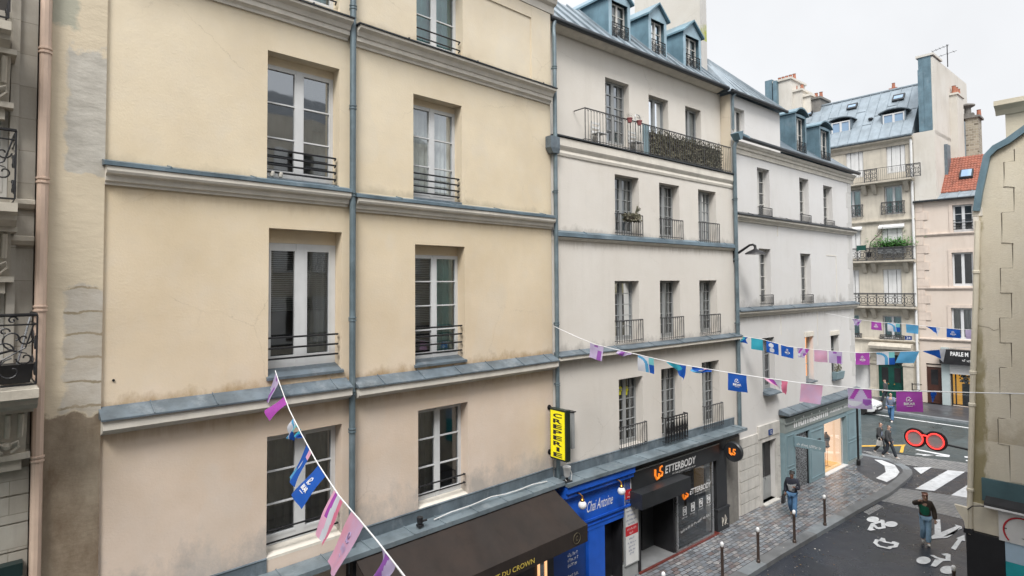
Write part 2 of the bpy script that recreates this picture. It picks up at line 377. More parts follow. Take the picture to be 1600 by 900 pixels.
M['rustic'] = simple('rusticated_stone', (.52, .50, .465), .9, 0, .14, 2.2, .4, streak=.4)
M['stoneH'] = simple('far_limestone', (.55, .505, .425), .9, 0, .14, .9, .3, streak=.4)
M['stoneHd'] = simple('limestone_carving', (.47, .43, .36), .9, 0, .18, 2, .3, streak=.4)
M['pinkw'] = plaster('pink_beige_render', 0, 16, [(0, (.61, .525, .455)), (1, (.66, .575, .505))], streak=.2, blotch=.06)
M['gable'] = plaster('stained_gable_render', 2, 15, [(0, (.68, .635, .53)), (.5, (.66, .61, .50)), (1, (.64, .59, .475))], [(5.2, 1.2, (.30, .24, .15), .5)], streak=.30, blotch=.12, bump=.4, edge=(.42, .08, (.27, .23, .12), .9))
M['moss'] = plaster('lichen_stained_plaster', 10, 24, [(0, (.55, .54, .52)), (1, (.55, .54, .52))], [(18.9, 1.7, (.33, .36, .05), .95)], streak=.5)
M['white_pl'] = plaster('white_chimney_plaster', 10, 24, [(0, (.64, .615, .565)), (1, (.64, .615, .565))], streak=.3)
M['tile'] = simple('red_roof_tile', (.26, .09, .058), .75, 0, .35, 3, .2)
M['pot'] = simple('terracotta_pot', (.34, .13, .08), .8, 0, .2, 5)
M['rubble'] = stone_blocks('rubble_chimney_stone', [(.16, .14, .11), (.46, .42, .34), (.28, .25, .2)], .32, .2, mortar=(.40, .37, .31), ms=.03, bump=.8)
M['quoin'] = simple('pale_quoin_stone', (.52, .51, .49), .9, 0, .1, 2, .2)
M['joint'] = simple('dark_joint', (.10, .085, .065), .95, 0, .2, 4)
M['green'] = simple('dark_green_door_paint', (.004, .06, .045), .35, 0, .2, 2)
M['brownd'] = simple('brown_door_paint', (.06, .024, .017), .4, 0, .2, 2)
M['tealfl'] = simple('teal_awning_canvas', (.012, .10, .10), .7, 0, .2, 2)
M['skin'] = simple('skin', (.50, .31, .23), .55, 0, .06, 8)
M['skind'] = simple('brown_skin', (.17, .085, .055), .55, 0, .06, 8)
M['leaf'] = simple('hedge_leaf', (.05, .06, .035), .7, 0, .5, 5, alt=(.20, .18, .12))
M['leafg'] = simple('bright_leaf', (.05, .16, .03), .6, 0, .4, 9)
M['wood'] = simple('twig_bark', (.06, .045, .035), .8, 0, .2, 5)
M['galv'] = simple('brushed_steel', (.45, .46, .47), .3, .8, .1, 6)
M['rubber'] = simple('black_rubber', (.012, .012, .012), .7, 0, 0)
M['asphalt'] = None
# ------------------------------------------------------------------ facade pieces
def wall(bld, name, u0, u1, z0, z1, ops, mats, w0=0.0, r=.30, deep=.9, back=8.0, lit=(), sides=True, top=True):
    """front face with real openings, reveals and a dark room box behind each; mats = [render, room, lit room]"""
    mb = MB(); us = sorted({u0, u1, *[o[0] for o in ops], *[o[1] for o in ops]}); zs = sorted({z0, z1, *[o[2] for o in ops], *[o[3] for o in ops]})
    us = [u for u in us if u0-1e-6 <= u <= u1+1e-6]; zs = [z for z in zs if z0-1e-6 <= z <= z1+1e-6]
    for i in range(len(us)-1):
        for j in range(len(zs)-1):
            cu, cz = (us[i]+us[i+1])/2, (zs[j]+zs[j+1])/2
            if any(o[0] < cu < o[1] and o[2] < cz < o[3] for o in ops): continue
            mb.quad((us[i], w0, zs[j]), (us[i+1], w0, zs[j]), (us[i+1], w0, zs[j+1]), (us[i], w0, zs[j+1]))
    for k, (a, b, c, d) in enumerate([o[:4] for o in ops]):
        c2, d2 = max(c, z0), min(d, z1)
        for (w1, w2, m) in ((w0, w0+r+.03, 0), (w0+r+.03, w0+r+deep, 2 if k in lit else 1)):
            mb.quad((a, w1, c2), (a, w2, c2), (a, w2, d2), (a, w1, d2), m); mb.quad((b, w1, c2), (b, w2, c2), (b, w2, d2), (b, w1, d2), m)
            mb.quad((a, w1, c2), (b, w1, c2), (b, w2, c2), (a, w2, c2), m); mb.quad((a, w1, d2), (b, w1, d2), (b, w2, d2), (a, w2, d2), m)
        mb.quad((a, w0+r+deep, c2), (b, w0+r+deep, c2), (b, w0+r+deep, d2), (a, w0+r+deep, d2), 2 if k in lit else 1)
    if sides:
        for u in (u0, u1): mb.quad((u, w0, z0), (u, w0+back, z0), (u, w0+back, z1), (u, w0, z1))
        mb.quad((u0, w0+back, z0), (u1, w0+back, z0), (u1, w0+back, z1), (u0, w0+back, z1))
    if top: mb.quad((u0, w0, z1), (u1, w0, z1), (u1, w0+back, z1), (u0, w0+back, z1))
    return mb.build(name, mats, bld)
def rail_bars(mb, u0, u1, z, o, n, r=.011, ret=None, wl=0):    # plain horizontal bars across an opening, ends turned back to the reveal
    for i in range(n):
        zz = z[i]; mb.tube([(u0, -o+.0, zz), (u1, -o, zz)], r, 6)
        if ret: mb.tube([(u1, -o, zz), (u1+.03, -o+ret, zz-.02)], r*.9, 6)
def rail_arch(mb, u0, u1, z0, z1, o, pitch=.12, r=.010, sidew=0.1, arch=True):
    n = max(2, round((u1-u0)/pitch)); p = (u1-u0)/n
    mb.tube([(u0, -o, z1), (u1, -o, z1)], r*1.7, 6); mb.tube([(u0, -o, z0+.06), (u1, -o, z0+.06)], r*1.1, 6)
    for i in range(n+1):
        u = u0+p*i; mb.tube([(u, -o, z0), (u, -o, z1-(.0 if i in (0, n) else p*.6))], r*(1.5 if i in (0, n) else 1), 5)
    if arch:
        for i in range(n):
            c = u0+p*(i+.5); mb.tube([(c-math.cos(math.pi*t/6)*p/2, -o, z1-p*.6+math.sin(math.pi*t/6)*p*.55) for t in range(7)], r*.85, 4)
    for u in (u0, u1):
        for zz in (z0+.06, z1): mb.tube([(u, -o, zz), (u, -o+sidew, zz)], r*1.3, 5)
def rail_scroll(mb, u0, u1, z0, z1, o, pitch=.35, r=.012, sidew=.1):
    mb.tube([(u0, -o, z1), (u1, -o, z1)], r*1.8, 6); mb.tube([(u0, -o, z0+.05), (u1, -o, z0+.05)], r*1.2, 6); mb.tube([(u0, -o, z1-.09), (u1, -o, z1-.09)], r, 5)
    n = max(1, round((u1-u0)/pitch)); p = (u1-u0)/n; h = (z1-.09-z0-.05)
    for i in range(n+1):
        u = u0+p*i; mb.tube([(u, -o, z0), (u, -o, z1)], r*1.2, 5)
    for i in range(n):
        c = u0+p*(i+.5); zc = z0+.05+h/2; rr = min(p, h)*.48
        mb.tube([(c+math.cos(q*math.pi/6)*rr, -o, zc+math.sin(q*math.pi/6)*rr) for q in range(12)], r, 4, closed=True)
        mb.tube([(c+math.cos(q*math.pi/4)*rr*.45, -o, zc+math.sin(q*math.pi/4)*rr*.45) for q in range(8)], r, 4, closed=True)
        for sx in (-1, 1):
            for sz in (-1, 1): mb.tube([(c+sx*rr*.32, -o, zc+sz*rr*.32), (c+sx*p*.46, -o, zc+sz*h*.46)], r*.9, 4)
    for u in (u0, u1):
        for zz in (z0+.05, z1): mb.tube([(u, -o, zz), (u, -o+sidew, zz)], r*1.3, 5)
def window(bld, u0, u1, z0, z1, w0=0.0, r=.28, rows=3, fb=.055, mull=.10, mun=.028, header=0.0, mat='white', curtain=None, glassm='glass', label=None,
           bars=None, arch=None, scroll=None, sill=None, leafs=2, cols=1, foot=.05, hdr='ywall', bot=0.0, slats=None):
    """one window as a part of its building: frame with pane, curtain, railing, sill as sub-parts"""
    a, b, c, d = u0+.004, u1-.004, z0+bot, z1-header; wf = w0+r
    mb = MB()
    if header > 0: pass
    D0, D1 = wf, wf+.07
    mb.box(a, a+fb, D0, D1, c, d); mb.box(b-fb, b, D0, D1, c, d); mb.box(a+fb, b-fb, D0+.002, D1, d-fb, d); mb.box(a+fb, b-fb, D0+.002, D1, c, c+fb+foot)
    mu = (a+b)/2; ins = []
    if leafs == 2:
        mb.box(mu-mull/2, mu+mull/2, D0-.012, D1, c+.01, d-.01)
        ins = [(a+fb, mu-mull/2), (mu+mull/2, b-fb)]
    else: ins = [(a+fb, b-fb)]
    zb, zt = c+fb+foot, d-fb
    for (x0, x1) in ins:
        lb = .028; mb.box(x0, x0+lb, D0-.008, D1-.01, zb, zt); mb.box(x1-lb, x1, D0-.008, D1-.01, zb, zt)
        mb.box(x0+lb, x1-lb, D0-.006, D1-.01, zt-lb, zt); mb.box(x0+lb, x1-lb, D0-.006, D1-.01, zb, zb+lb+.02)
        for k in range(1, rows):
            zz = zb+(zt-zb)*k/rows; mb.box(x0+lb, x1-lb, D0, D1-.02, zz-mun/2, zz+mun/2)
        for k in range(1, cols):
            xx = x0+lb+(x1-x0-2*lb)*k/cols; mb.box(xx-mun/2, xx+mun/2, D0+.002, D1-.022, zb+lb, zt-lb)
    win = mb.build('window', M[mat], bld, label=label)
    p = MB(); p.quad((a, wf+.035, c), (b, wf+.035, c), (b, wf+.035, d), (a, wf+.035, d)); p.build('pane', M[glassm], win)
    if header > 0:
        h = MB(); h.box(u0+.003, u1-.003, wf+.004, wf+.09, d+.003, z1-.002); h.build('header_box', M[hdr], win)
    if curtain:
        kind, cm = curtain; q = MB(); spans = {'full': [(0, 1)], 'right': [(.55, .98)], 'left': [(.02, .42)], 'sides': [(.02, .33), (.68, .98)], 'cleft': [(.0, .5)]}[kind]
        for (s0, s1) in spans:
            n = max(8, int((s1-s0)*(b-a)/.03)); xs = [a+(b-a)*(s0+(s1-s0)*i/n) for i in range(n+1)]
            ph = rnd.uniform(0, 6); ww = [wf+.16+.028*math.sin(i*1.25+ph)+.018*math.sin(i*.47+ph) for i in range(n+1)]
            for i in range(n): q.quad((xs[i], ww[i], c+.03), (xs[i+1], ww[i+1], c+.03), (xs[i+1], ww[i+1], d), (xs[i], ww[i], d))
        q.build('curtain', M[cm], win, smooth=True)
    if slats:
        q = MB(); s0, s1, zb_, k = slats; x0, x1 = a+(b-a)*s0, a+(b-a)*s1; z = d-.02
        while z > c+(d-c)*zb_: q.hexa([(x0, wf+.11, z-.012), (x1, wf+.11, z-.012), (x1, wf+.14, z+.012), (x0, wf+.14, z+.012), (x0, wf+.112, z-.009), (x1, wf+.112, z-.009), (x1, wf+.142, z+.015), (x0, wf+.142, z+.015)]); z -= .042
        q.build('slat_blind', M['blind'], win)
    if bars:
        q = MB(); n, zt_, zb_, o = bars[:4]; zs = [zt_+(zb_-zt_)*i/(n-1) for i in range(n)]
        rail_bars(q, u0-.0, u1-.06, zs, o, n, .019, ret=.10)
        q.build('railing', M['iron'], win)
    if arch:
        q = MB(); rail_arch(q, *arch); q.build('railing', M['irong'], win)
    if scroll:
        q = MB(); rail_scroll(q, *scroll); q.build('railing', M['irong'], win)
    if sill:
        o, dz, smat = sill; q = MB(); q.sweep([(-r-w0+.005, z0+.002), (-r-w0+.005, z0+bot+.02), (o, z0+.05-dz), (o, z0-dz), (-w0+.003, z0-dz), (-w0+.003, z0+.002)], u0-.03 if o > 0 else u0+.003, u1+.03 if o > 0 else u1-.003)
        q.build('sill', M[smat], win)
    return win
def ledge(bld, u0, u1, zb, prof, mat, du=(0, 0), name='string_course'):
    n = max(2, int(abs(u1-u0)/.8)); return MB().sweep([(o, zb+z) for o, z in prof], u0, u1, du, 0, n, .004).build(name, M[mat], bld)
def zinc_cover(bld, u0, u1, prof, mat='zinc', du=(0, 0), step=1.05, name='zinc_flashing', seam=.016):
    n = max(2, int(abs(u1-u0)/.7)); mb = MB().sweep(prof, u0, u1, du, 0, n, .004)
    o0, z0 = prof[0]; o1, z1 = prof[1]            # first two points: upper edge of the slope, lower edge
    k = int(abs(u1-u0)/step)
    for i in range(1, k+1):
        u = u0+(u1-u0)*(i-.35+rnd.uniform(-.08, .08))/k; t = (u-u0)/(u1-u0); dz = du[0]+(du[1]-du[0])*t
        mb.hexa([(u-seam, -o0, z0+dz-.01), (u+seam, -o0, z0+dz-.01), (u+seam, -o1, z1+dz-.01), (u-seam, -o1, z1+dz-.01), (u-seam*.7, -o0, z0+dz+.02), (u+seam*.7, -o0, z0+dz+.02), (u+seam*.7, -o1-.004, z1+dz+.02), (u-seam*.7, -o1-.004, z1+dz+.02)])
    return mb.build(name, M[mat], bld)
def drainpipe(bld, u, z0, z1, o=.10, r=.055, mat='pipe', du=0.0, collars=(), top=None, name='drainpipe', lowpts=None):
    mb = MB(); pts = [(u+du, -o, z0), (u, -o, z1)]
    if lowpts: pts = lowpts+pts
    if top: pts += top
    mb.tube(pts, r, 10)
    p = mb.build(name, M[mat], bld, smooth=True)
    for zc in collars:
        q = MB(); t = (zc-z0)/(z1-z0); uu = u+du*(1-t)
        q.lathe([(r*1.0, -.05), (r*1.22, -.045), (r*1.22, -.02), (r*1.02, -.015), (r*1.02, .01), (r*1.22, .015), (r*1.22, .04), (r*1.0, .045)], (uu, -o, zc), 10)
        q.box(uu-.02, uu+.02, -o+r*.8, 0, zc-.02, zc+.02); q.build('pipe_collar', M[mat], p, smooth=True)
    return p
def dormer(bld, u0, u1, zb, zt, wfront, roof_apex, depth, curved=False, rows=3, mats=('zinc', 'zincl'), label=None, rail=True, flat=False):
    """zinc dormer: cheeks, gabled hood, a framed window of its own"""
    mb = MB(); e = .10
    for u in (u0, u1-.06): mb.box(u, u+.06, wfront+.003, wfront+depth, zb, zt)
    mb.box(u0+.06, u1-.06, wfront+.25, wfront+.28, zb, zb+.05)
    d = mb.build('dormer', M[mats[0]], bld, label=label)
    rf = MB(); um = (u0+u1)/2
    if curved:
        k = 9; arc = [(u0-e+(u1-u0+2*e)*i/(k-1), zt+(roof_apex-zt)*(1-((i-(k-1)/2)/((k-1)/2))**2)) for i in range(k)]
        for i in range(k-1):
            (x0, h0), (x1, h1) = arc[i], arc[i+1]
            rf.hexa([(x0, wfront-.14, h0), (x1, wfront-.14, h1), (x1, wfront+depth, h1), (x0, wfront+depth, h0), (x0, wfront-.14, h0+.07), (x1, wfront-.14, h1+.07), (x1, wfront+depth, h1+.07), (x0, wfront+depth, h0+.07)])
    else:
        for (xa, xb) in ((u0-e, um), (u1+e, um)):
            rf.hexa([(xa, wfront-.14, zt-.04), (xb, wfront-.14, roof_apex-.04), (xb, wfront+depth, roof_apex-.04), (xa, wfront+depth, zt-.04), (xa, wfront-.14, zt+.03), (xb, wfront-.14, roof_apex+.03), (xb, wfront+depth, roof_apex+.03), (xa, wfront+depth, zt+.03)])
    rf.build('dormer_roof', M[mats[0]], d)
    f = MB(); f.slab([(u0, zb), (u0+.13, zb), (u0+.13, zt-.1), (u1-.13, zt-.1), (u1-.13, zb), (u1, zb), (u1, zt), (um, roof_apex-.05 if not curved else zt+.03), (u0, zt)], wfront-.03, wfront+.0)
    f.build('dormer_front', M[mats[1]], d)
    a, b, c, t = u0+.13, u1-.13, zb+.05, zt-.1
    w = MB(); W0 = wfront+.12
    w.box(a, a+.05, W0, W0+.05, c, t); w.box(b-.05, b, W0, W0+.05, c, t); w.box(a+.05, b-.05, W0, W0+.05, t-.05, t); w.box(a+.05, b-.05, W0, W0+.05, c, c+.09); w.box(um-.04, um+.04, W0-.01, W0+.05, c, t)
    for (x0, x1) in ((a+.05, um-.04), (um+.04, b-.05)):
        for k in range(1, rows): w.box(x0, x1, W0+.005, W0+.04, c+.09+(t-.14-c)*k/rows-.012, c+.09+(t-.14-c)*k/rows+.012)
    w.build('dormer_window', M['offw'], d)
    p = MB(); p.quad((a, W0+.03, c), (b, W0+.03, c), (b, W0+.03, t), (a, W0+.03, t)); p.build('pane', M['glass'], d)
    q = MB(); n = 14
    for i in range(n): q.quad((a+(b-a)*i/n, W0+.12+.02*math.sin(i*1.7), c), (a+(b-a)*(i+1)/n, W0+.12+.02*math.sin(i*1.7+1.7), c), (a+(b-a)*(i+1)/n, W0+.12+.02*math.sin(i*1.7+1.7), t), (a+(b-a)*i/n, W0+.12+.02*math.sin(i*1.7), t))
    q.build('curtain', M['curtain'], d)
    bx = MB(); bx.quad((u0+.06, wfront+.3, zb), (u1-.06, wfront+.3, zb), (u1-.06, wfront+.3, zt), (u0+.06, wfront+.3, zt)); bx.build('dormer_back', M['room'], d)
    if rail:
        r_ = MB(); rail_scroll(r_, a, b, zb+.02, zb+.50, -wfront+.06, .22, .009, .05); r_.build('railing', M['iron'], d)
    return d
# ------------------------------------------------------------------ frames measured on the photograph
B = g(1159, 806, .12); DW = vpdir(1895)
def plan_hit(P, d, px, py=450):
    r = ray(px, py); t = (r.x*P[1]-r.y*P[0])/(r.y*d[0]-r.x*d[1]); return Vector((P[0]+d[0]*t, P[1]+d[1]*t))
J = plan_hit(B, DW, 863)
S = Fac(J, DW)                                   # street frame and pale building
Yf = Fac(J, vpdir(1775))                         # yellow building, u < 0
K = plan_hit(B, DW, 1148)
T = Fac(K, vpdir(1885))
UW = (Vector((K.x, K.y))-S.O).length
UT = T.uz(1333, 450)[0]
def op(fac, pl, pr, yt, yb, o=0.0):
    u0, z1 = fac.uz(pl, yt, o); _, z0 = fac.uz(pl, yb, o); u1, _ = fac.uz(pr, (yt+yb)/2, o); return (u0, u1, z0, z1)
SW = .14                                          # pavement height
# ================================================================== yellow building
yb = thing('yellow_building', 'yellow rendered building with large white windows and three long cornices', 'building', Yf.M)
UL = Yf.uz(70, 450)[0]; UP = Yf.uz(160, 450)[0]; UPI = Yf.uz(546, 450)[0]
YO = {'AL': op(Yf, 418.5, 530.3, 78, 281), 'AR': op(Yf, 645.8, 721.7, 146, 311), 'TR': op(Yf, 650.6, 722.8, -95, 66),
      'BL': op(Yf, 420.3, 534, 356, 592), 'BR': op(Yf, 648.5, 726.5, 381.6, 571), 'CL': op(Yf, 417.3, 534, 683, 876), 'CR': op(Yf, 653.3, 731.7, 641.7, 800)}
tl = Yf.uz(533, 19)[1]; YO['TL'] = (YO['AL'][0], YO['AL'][1], tl, tl+2.6)
YZT = 17.3
wall(yb, 'wall', UL, -.02, 0, YZT, list(YO.values()), [M['ywall'], M['room'], M['lit']], r=.30)
def pier_mat():
    m, t, b = nt('patched_corner_pier'); n = NB(t); b.inputs['Roughness'].default_value = .92; b.inputs['Specular IOR Level'].default_value = .2
    X = n.z(); oc = n.coord(); edge = n.rng(n.noise(2.2, 5, .6, oc), .3, .7, -.18, .18); zz = n.math('ADD', X[2], edge)
    def band(a, b): return n.math('MULTIPLY', n.rng(zz, a-.03, a+.03), n.rng(zz, b+.03, b-.03))
    ux = n.math('ADD', X[0], n.math('MULTIPLY', edge, .5)); right = n.rng(ux, UL+.20, UL+.25); left_strip = n.rng(ux, UL+.19, UL+.15)
    ren = n.mix(n.rng(n.noise(.8, 5, .6, oc), .3, .7), (.65, .56, .42), (.60, .52, .39))
    gpl = n.mix(n.rng(n.noise(3.0, 6, .7, n.coord((1, 1, 3))), .35, .65), (.56, .53, .47), (.42, .395, .345))
    br = n.n('ShaderNodeTexBrick'); br.offset = .3; cb = n.n('ShaderNodeCombineXYZ'); n.l(X[0], cb.inputs[0]); n.l(n.math('ADD', X[2], n.math('MULTIPLY', edge, .25)), cb.inputs[1]); n.l(cb.outputs[0], br.inputs[0])
    br.inputs['Scale'].default_value = 1; br.inputs['Brick Width'].default_value = 1.6; br.inputs['Row Height'].default_value = .36; br.inputs['Mortar Size'].default_value = .025; br.inputs['Mortar Smooth'].default_value = .6
    br.inputs['Color1'].default_value = (.56, .52, .455, 1); br.inputs['Color2'].default_value = (.47, .435, .375, 1); br.inputs['Mortar'].default_value = (.30, .25, .17, 1)
    st = n.mix(n.rng(n.noise(1.8, 6, .65, oc), .4, .7, 0, .7), br.outputs[0], (.40, .34, .26))
    dirt = n.mix(n.rng(n.noise(1.3, 6, .7, n.coord((1, 1, .5))), .35, .68), (.17, .125, .085), (.36, .30, .225))
    c = n.mix(n.math('MULTIPLY', band(10.75, 12.75), right), ren, gpl)
    c = n.mix(n.math('MULTIPLY', band(7.15, 9.0), right), c, st)
    c = n.mix(n.rng(zz, 7.15, 7.08), c, dirt)
    top = n.math('MULTIPLY', n.rng(zz, 12.9, 13.0), n.rng(ux, UL+.36, UL+.30)); c = n.mix(top, c, (.42, .41, .33))
    n.l(c, b.inputs['Base Color'])
    bp = n.n('ShaderNodeBump'); bp.inputs['Strength'].default_value = .3; bp.inputs['Distance'].default_value = .04
    n.l(n.noise(3.5, 7, .65, n.coord((1, 1, 2))), bp.inputs['Height']); n.l(bp.outputs[0], b.inputs['Normal']); return m
M['pier'] = pier_mat()
q = MB(); q.box(UL, UP, -.05, .0, 0, YZT-.3); q.build('corner_pier', M['pier'], yb)
# cornices and string courses
cor = [(0, .04), (.05, .04), (.06, .08), (.10, .10), (.12, .18), (.19, .21), (.21, .25), (.21, .32), (0, .34)]
ug = .07                                          # gap for the drainpipe
pl_, pr_ = UPI-ug, UPI+ug+.02
for (u0, u1, zb) in ((UP-.0, pl_, 10.61), (pr_, -.06, 10.53)):
    ledge(yb, u0, u1, zb, cor, 'cream'); zinc_cover(yb, u0-.04, u1, [(.0, zb+.45), (.235, zb+.39), (.235, zb+.325), (.0, zb+.345)], 'zincstrip', step=1.3)
l2 = [(0, 0), (.20, .07), (.235, .11), (.27, .12), (.27, .262), (0, .28)]
for (u0, u1, zb) in ((UP, pl_, 6.69), (pr_, -.06, 6.655)):
    ledge(yb, u0, u1, zb, l2, 'cream'); zinc_cover(yb, u0-.03, u1, [(.0, zb+.45), (.31, zb+.295), (.31, zb+.268), (.0, zb+.284)], 'zinc', step=1.0, seam=.011)
c0 = [(0, -.12), (.04, -.12), (.05, -.05), (.09, 0), (.12, .02), (.12, .15), (.15, .17), (.19, .30), (.27, .36), (.29, .38), (.29, .46), (0, .48)]; c0 = [(o, z*.66) for o, z in c0]
for (u0, u1, zb) in ((UP, pl_, 14.22), (pr_, -.06, 14.16)):
    ledge(yb, u0, u1, zb, c0, 'cream', name='cornice'); zinc_cover(yb, u0-.03, u1+.02, [(.0, zb+.36), (.32, zb+.335), (.32, zb+.307), (.0, zb+.32)], 'zincd', step=2)
mc = [(0, -.35), (.05, -.35), (.06, -.15), (.16, -.10), (.20, .05), (.42, .22), (.45, .25), (.45, .45), (0, .5)]
ledge(yb, UL, .12, YZT-.25, mc, 'cream', name='cornice'); zinc_cover(yb, UL, .14, [(0, YZT+.32), (.5, YZT+.24), (.5, YZT+.2), (0, YZT+.255)], 'zincd', step=2)
q = MB(); q.hexa([(UL, .0, YZT+.2), (.0, .0, YZT+.2), (.0, 8, YZT+.2), (UL, 8, YZT+.2), (UL, 1.2, YZT+2.6), (.0, 1.2, YZT+2.6), (.0, 8, YZT+3.2), (UL, 8, YZT+3.2)]); q.build('roof', M['zincl'], yb)
# raised panel border on the top storey, right of the window
q = MB(); e = Yf.uz(829, 60)[0]
q.box(e, -.02, -.035, 0, 14.54, YZT-.62); q.box(YO['TR'][1]+.55, e, -.03, 0, YZT-.95, YZT-.62); q.build('pilaster', M['ywall'], yb)
# windows
a = YO['AL']; window(yb, *a, rows=3, header=.16, fb=.06, mull=.13, slats=(.52, 1, .5, 0), curtain=('right', 'curtaing'), glassm='glassm', bars=(4, Yf.uz(418, 231)[1], Yf.uz(418, 267)[1], -.04), sill=(.0, 0, 'zinc'), bot=.10, label='large white window mirroring shutters')
a = YO['AR']; window(yb, *a, rows=3, header=.15, curtain=('full', 'curtain'), glassm='glass', bars=(4, Yf.uz(646, 269)[1], Yf.uz(646, 299)[1], -.04), sill=(.0, 0, 'zinc'), bot=.06)
a = YO['TR']; window(yb, *a, rows=3, header=.15, curtain=('full', 'teal_sky_curtain'), glassm='glass', bars=(2, Yf.uz(651, 41)[1], Yf.uz(651, 55)[1], -.04), bot=.04)
a = YO['TL']; window(yb, *a, rows=3, header=.16, curtain=('full', 'teal_sky_curtain'), glassm='glass', bars=(2, tl+.45, tl+.2, -.04), bot=.04)
a = YO['BL']; window(yb, *a, rows=1, header=.26, fb=.12, mull=.20, foot=.08, curtain=('right', 'curtain'), slats=(.0, 1, .45, 0), bars=(3, Yf.uz(421, 529)[1], Yf.uz(421, 562.5)[1], -.05), sill=(.05, .03, 'zinc'), bot=.13, label='large white window with undivided panes and thick frame')
a = YO['BR']; window(yb, *a, rows=4, header=.22, curtain=('right', 'teal_sky_curtain'), slats=(0, .48, .35, 0), bars=(4, Yf.uz(648.5, 513.7)[1], Yf.uz(648.5, 554.7)[1], -.05), sill=(.05, .05, 'zinc'), bot=.08)
a = YO['CL']; window(yb, *a, rows=3, header=.05, fb=.07, mull=.16, foot=.10, curtain=('full', 'curtaing'), bars=(2, Yf.uz(417, 833)[1], Yf.uz(417, 852)[1], -.05), sill=(.0, .0, 'cream'), bot=.12)
a = YO['CR']; window(yb, *a, rows=3, header=.05, curtain=('cleft', 'curtaing'), bars=(2, Yf.uz(653, 763)[1], Yf.uz(653, 777)[1], -.05), sill=(.0, .0, 'cream'), bot=.10)
drainpipe(yb, UPI, 3.2, YZT+.2, o=.13, r=.065, collars=[Yf.uz(548, y)[1] for y in (15, 170, 305, 498, 612, 670)])
drainpipe(yb, UL-.06, 0, 18.5, o=.14, r=.072, mat='pink', collars=[Yf.uz(72, y)[1] for y in (84, 284, 481, 711)])
# small things on the walls
q = MB(); u, z = Yf.uz(177, 594); q.lathe([(.02, 0), (.02, -.02), (.001, -.021)], (u, 0, z), 8, 0, 'y'); q.build('wall_anchor', M['black'], yb)
for k, (px, py) in enumerate(((424, 281), (437, 284))):
    u, z = Yf.uz(px, py, -.1); q = MB(); q.lathe([(.03, 0), (.045, .02), (.05, .09), (.046, .095), (.03, .03)], (0, 0, 0), 12)
    o = q.build('small_pot', M['cream'], None, smooth=True, M=Yf.M @ Matrix.Translation((u, .06, YO['AL'][2]+.085)))
    tag(o, ['small cream pot at the left end of the blue sill of the top left window', 'small cream pot beside the pot at the end of the blue sill'][k], 'pot', 'pots on the blue sill')
# zinc lean-to roof above the shops of the yellow building
zs, zf = 3.97, 3.5
FO = Yf.oz(886, 763, Yf.uz(884, 740)[0])
def shop_roof(bld, fac, u0, u1, zw, o, zfr, step=.9, skirt=.32, drop=.10, notch=()):
    zinc_cover(bld, u0, u1, [(.03, zw-skirt), (o, zfr), (o, zfr-drop), (.0, zfr-drop)], 'zincroof', step=step, name='shop_roof')
    segs = []; x = u0
    for (a, b) in sorted(notch):
        segs.append((x, a)); x = b
    segs.append((x, u1))
    for (a, b) in segs:
        if b-a > .02: MB().sweep([(.0, zw-skirt-.02), (.03, zw-skirt-.02), (.025, zw-.02), (.04, zw), (0, zw+.015)], a, b).build('zinc_flashing', M['zinc'], bld)
shop_roof(yb, Yf, UL+.15, -.05, 3.98, .45, 3.69, skirt=.25, notch=[(YO['CL'][0], YO['CL'][1])])
# ================================================================== pale building with the balcony
wb = thing('pale_building', 'off-white rendered building with a long iron balcony under its roof and two shops below', 'building', S.M)
WO = {}
for k, (a, b, c) in {'1a': ((966.7, 1005), 593.3, 702), '1b': ((1033, 1066), 577, 691), '1c': ((1096.5, 1124.5), 566.7, 670), '2a': ((960.4, 999), 439, 535), '2b': ((1031, 1063), 438.4, 530), '2c': ((1092.6, 1120.6), 438, 522),
                     '3a': ((960.4, 998.6), 271.7, 365), '3b': ((1029.7, 1061.8), 285, 371), '3c': ((1090.7, 1119), 295.4, 377)}.items(): WO[k] = op(S, a[0], a[1], b, c)
W4 = {k: op(S, *v, -.45) for k, v in {'4a': (945.4, 983, 119.9, 222), '4b': (1013.3, 1044.5, 147.3, 240), '4c': (1070.5, 1095.6, 165, 256)}.items()}
UE = UW-.02; ZB = 13.08
wall(wb, 'wall', .0, UE, 0, ZB-.1, [o for o in WO.values()]+[(.3, 2.65, .05, 2.55), (3.35, 7.5, .05, 2.9)], [M['wwall'], M['room'], M['lit']], r=.30, deep=.8, back=8)
wall(wb, 'attic_wall', .0, UE-.02, ZB-.11, 16.62, list(W4.values()), [M['wwall'], M['room'], M['lit']], w0=.45, r=.26, deep=.7, back=6)
for k, o in WO.items():
    lv = k[0]; side = .09
    zt = {'1a': 670.7, '1b': 655, '1c': 638, '2a': 502, '2b': 497, '2c': 492.8, '3a': 332.4, '3b': 341, '3c': 346.4}[k]
    zr = S.uz({'a': 961, 'b': 1031, 'c': 1092}[k[1]], zt, .1)[1]
    zfl = o[2]-.03
    ar = (o[0]-.02, o[1]+.06, zfl, zr, .09)
    cur = {'1': None, '2': ('sides', 'curtain'), '3': ('full', 'curtain')}[lv]
    wn = window(wb, *o, rows={'1': 6, '2': 5, '3': 5}[lv], cols=2 if k not in ('2a',) else 1, fb=.05, mull=.09, mun=.022, mat='greyp', curtain=cur, arch=None if k == '1b' else ar, hdr='wwall')
    if k == '1b':
        q = MB(); rail_scroll(q, ar[0], ar[1], zfl, zr, .16, .16, .014, .16); q.build('railing', M['iron'], wn, label='ornate cast iron window railing')
q = MB()                                           # two yellow stickers on the first-floor pane
for px in (968, 978):
    u, z = S.uz(px, 608, -.31); q.lathe([(.09, -.004), (.09, .0)], (u, .30-.012, z), 10, 0, 'y'); q.slab([(u-.05, z-.18), (u+.03, z-.18), (u+.05, z), (u-.06, z)], .284, .290)
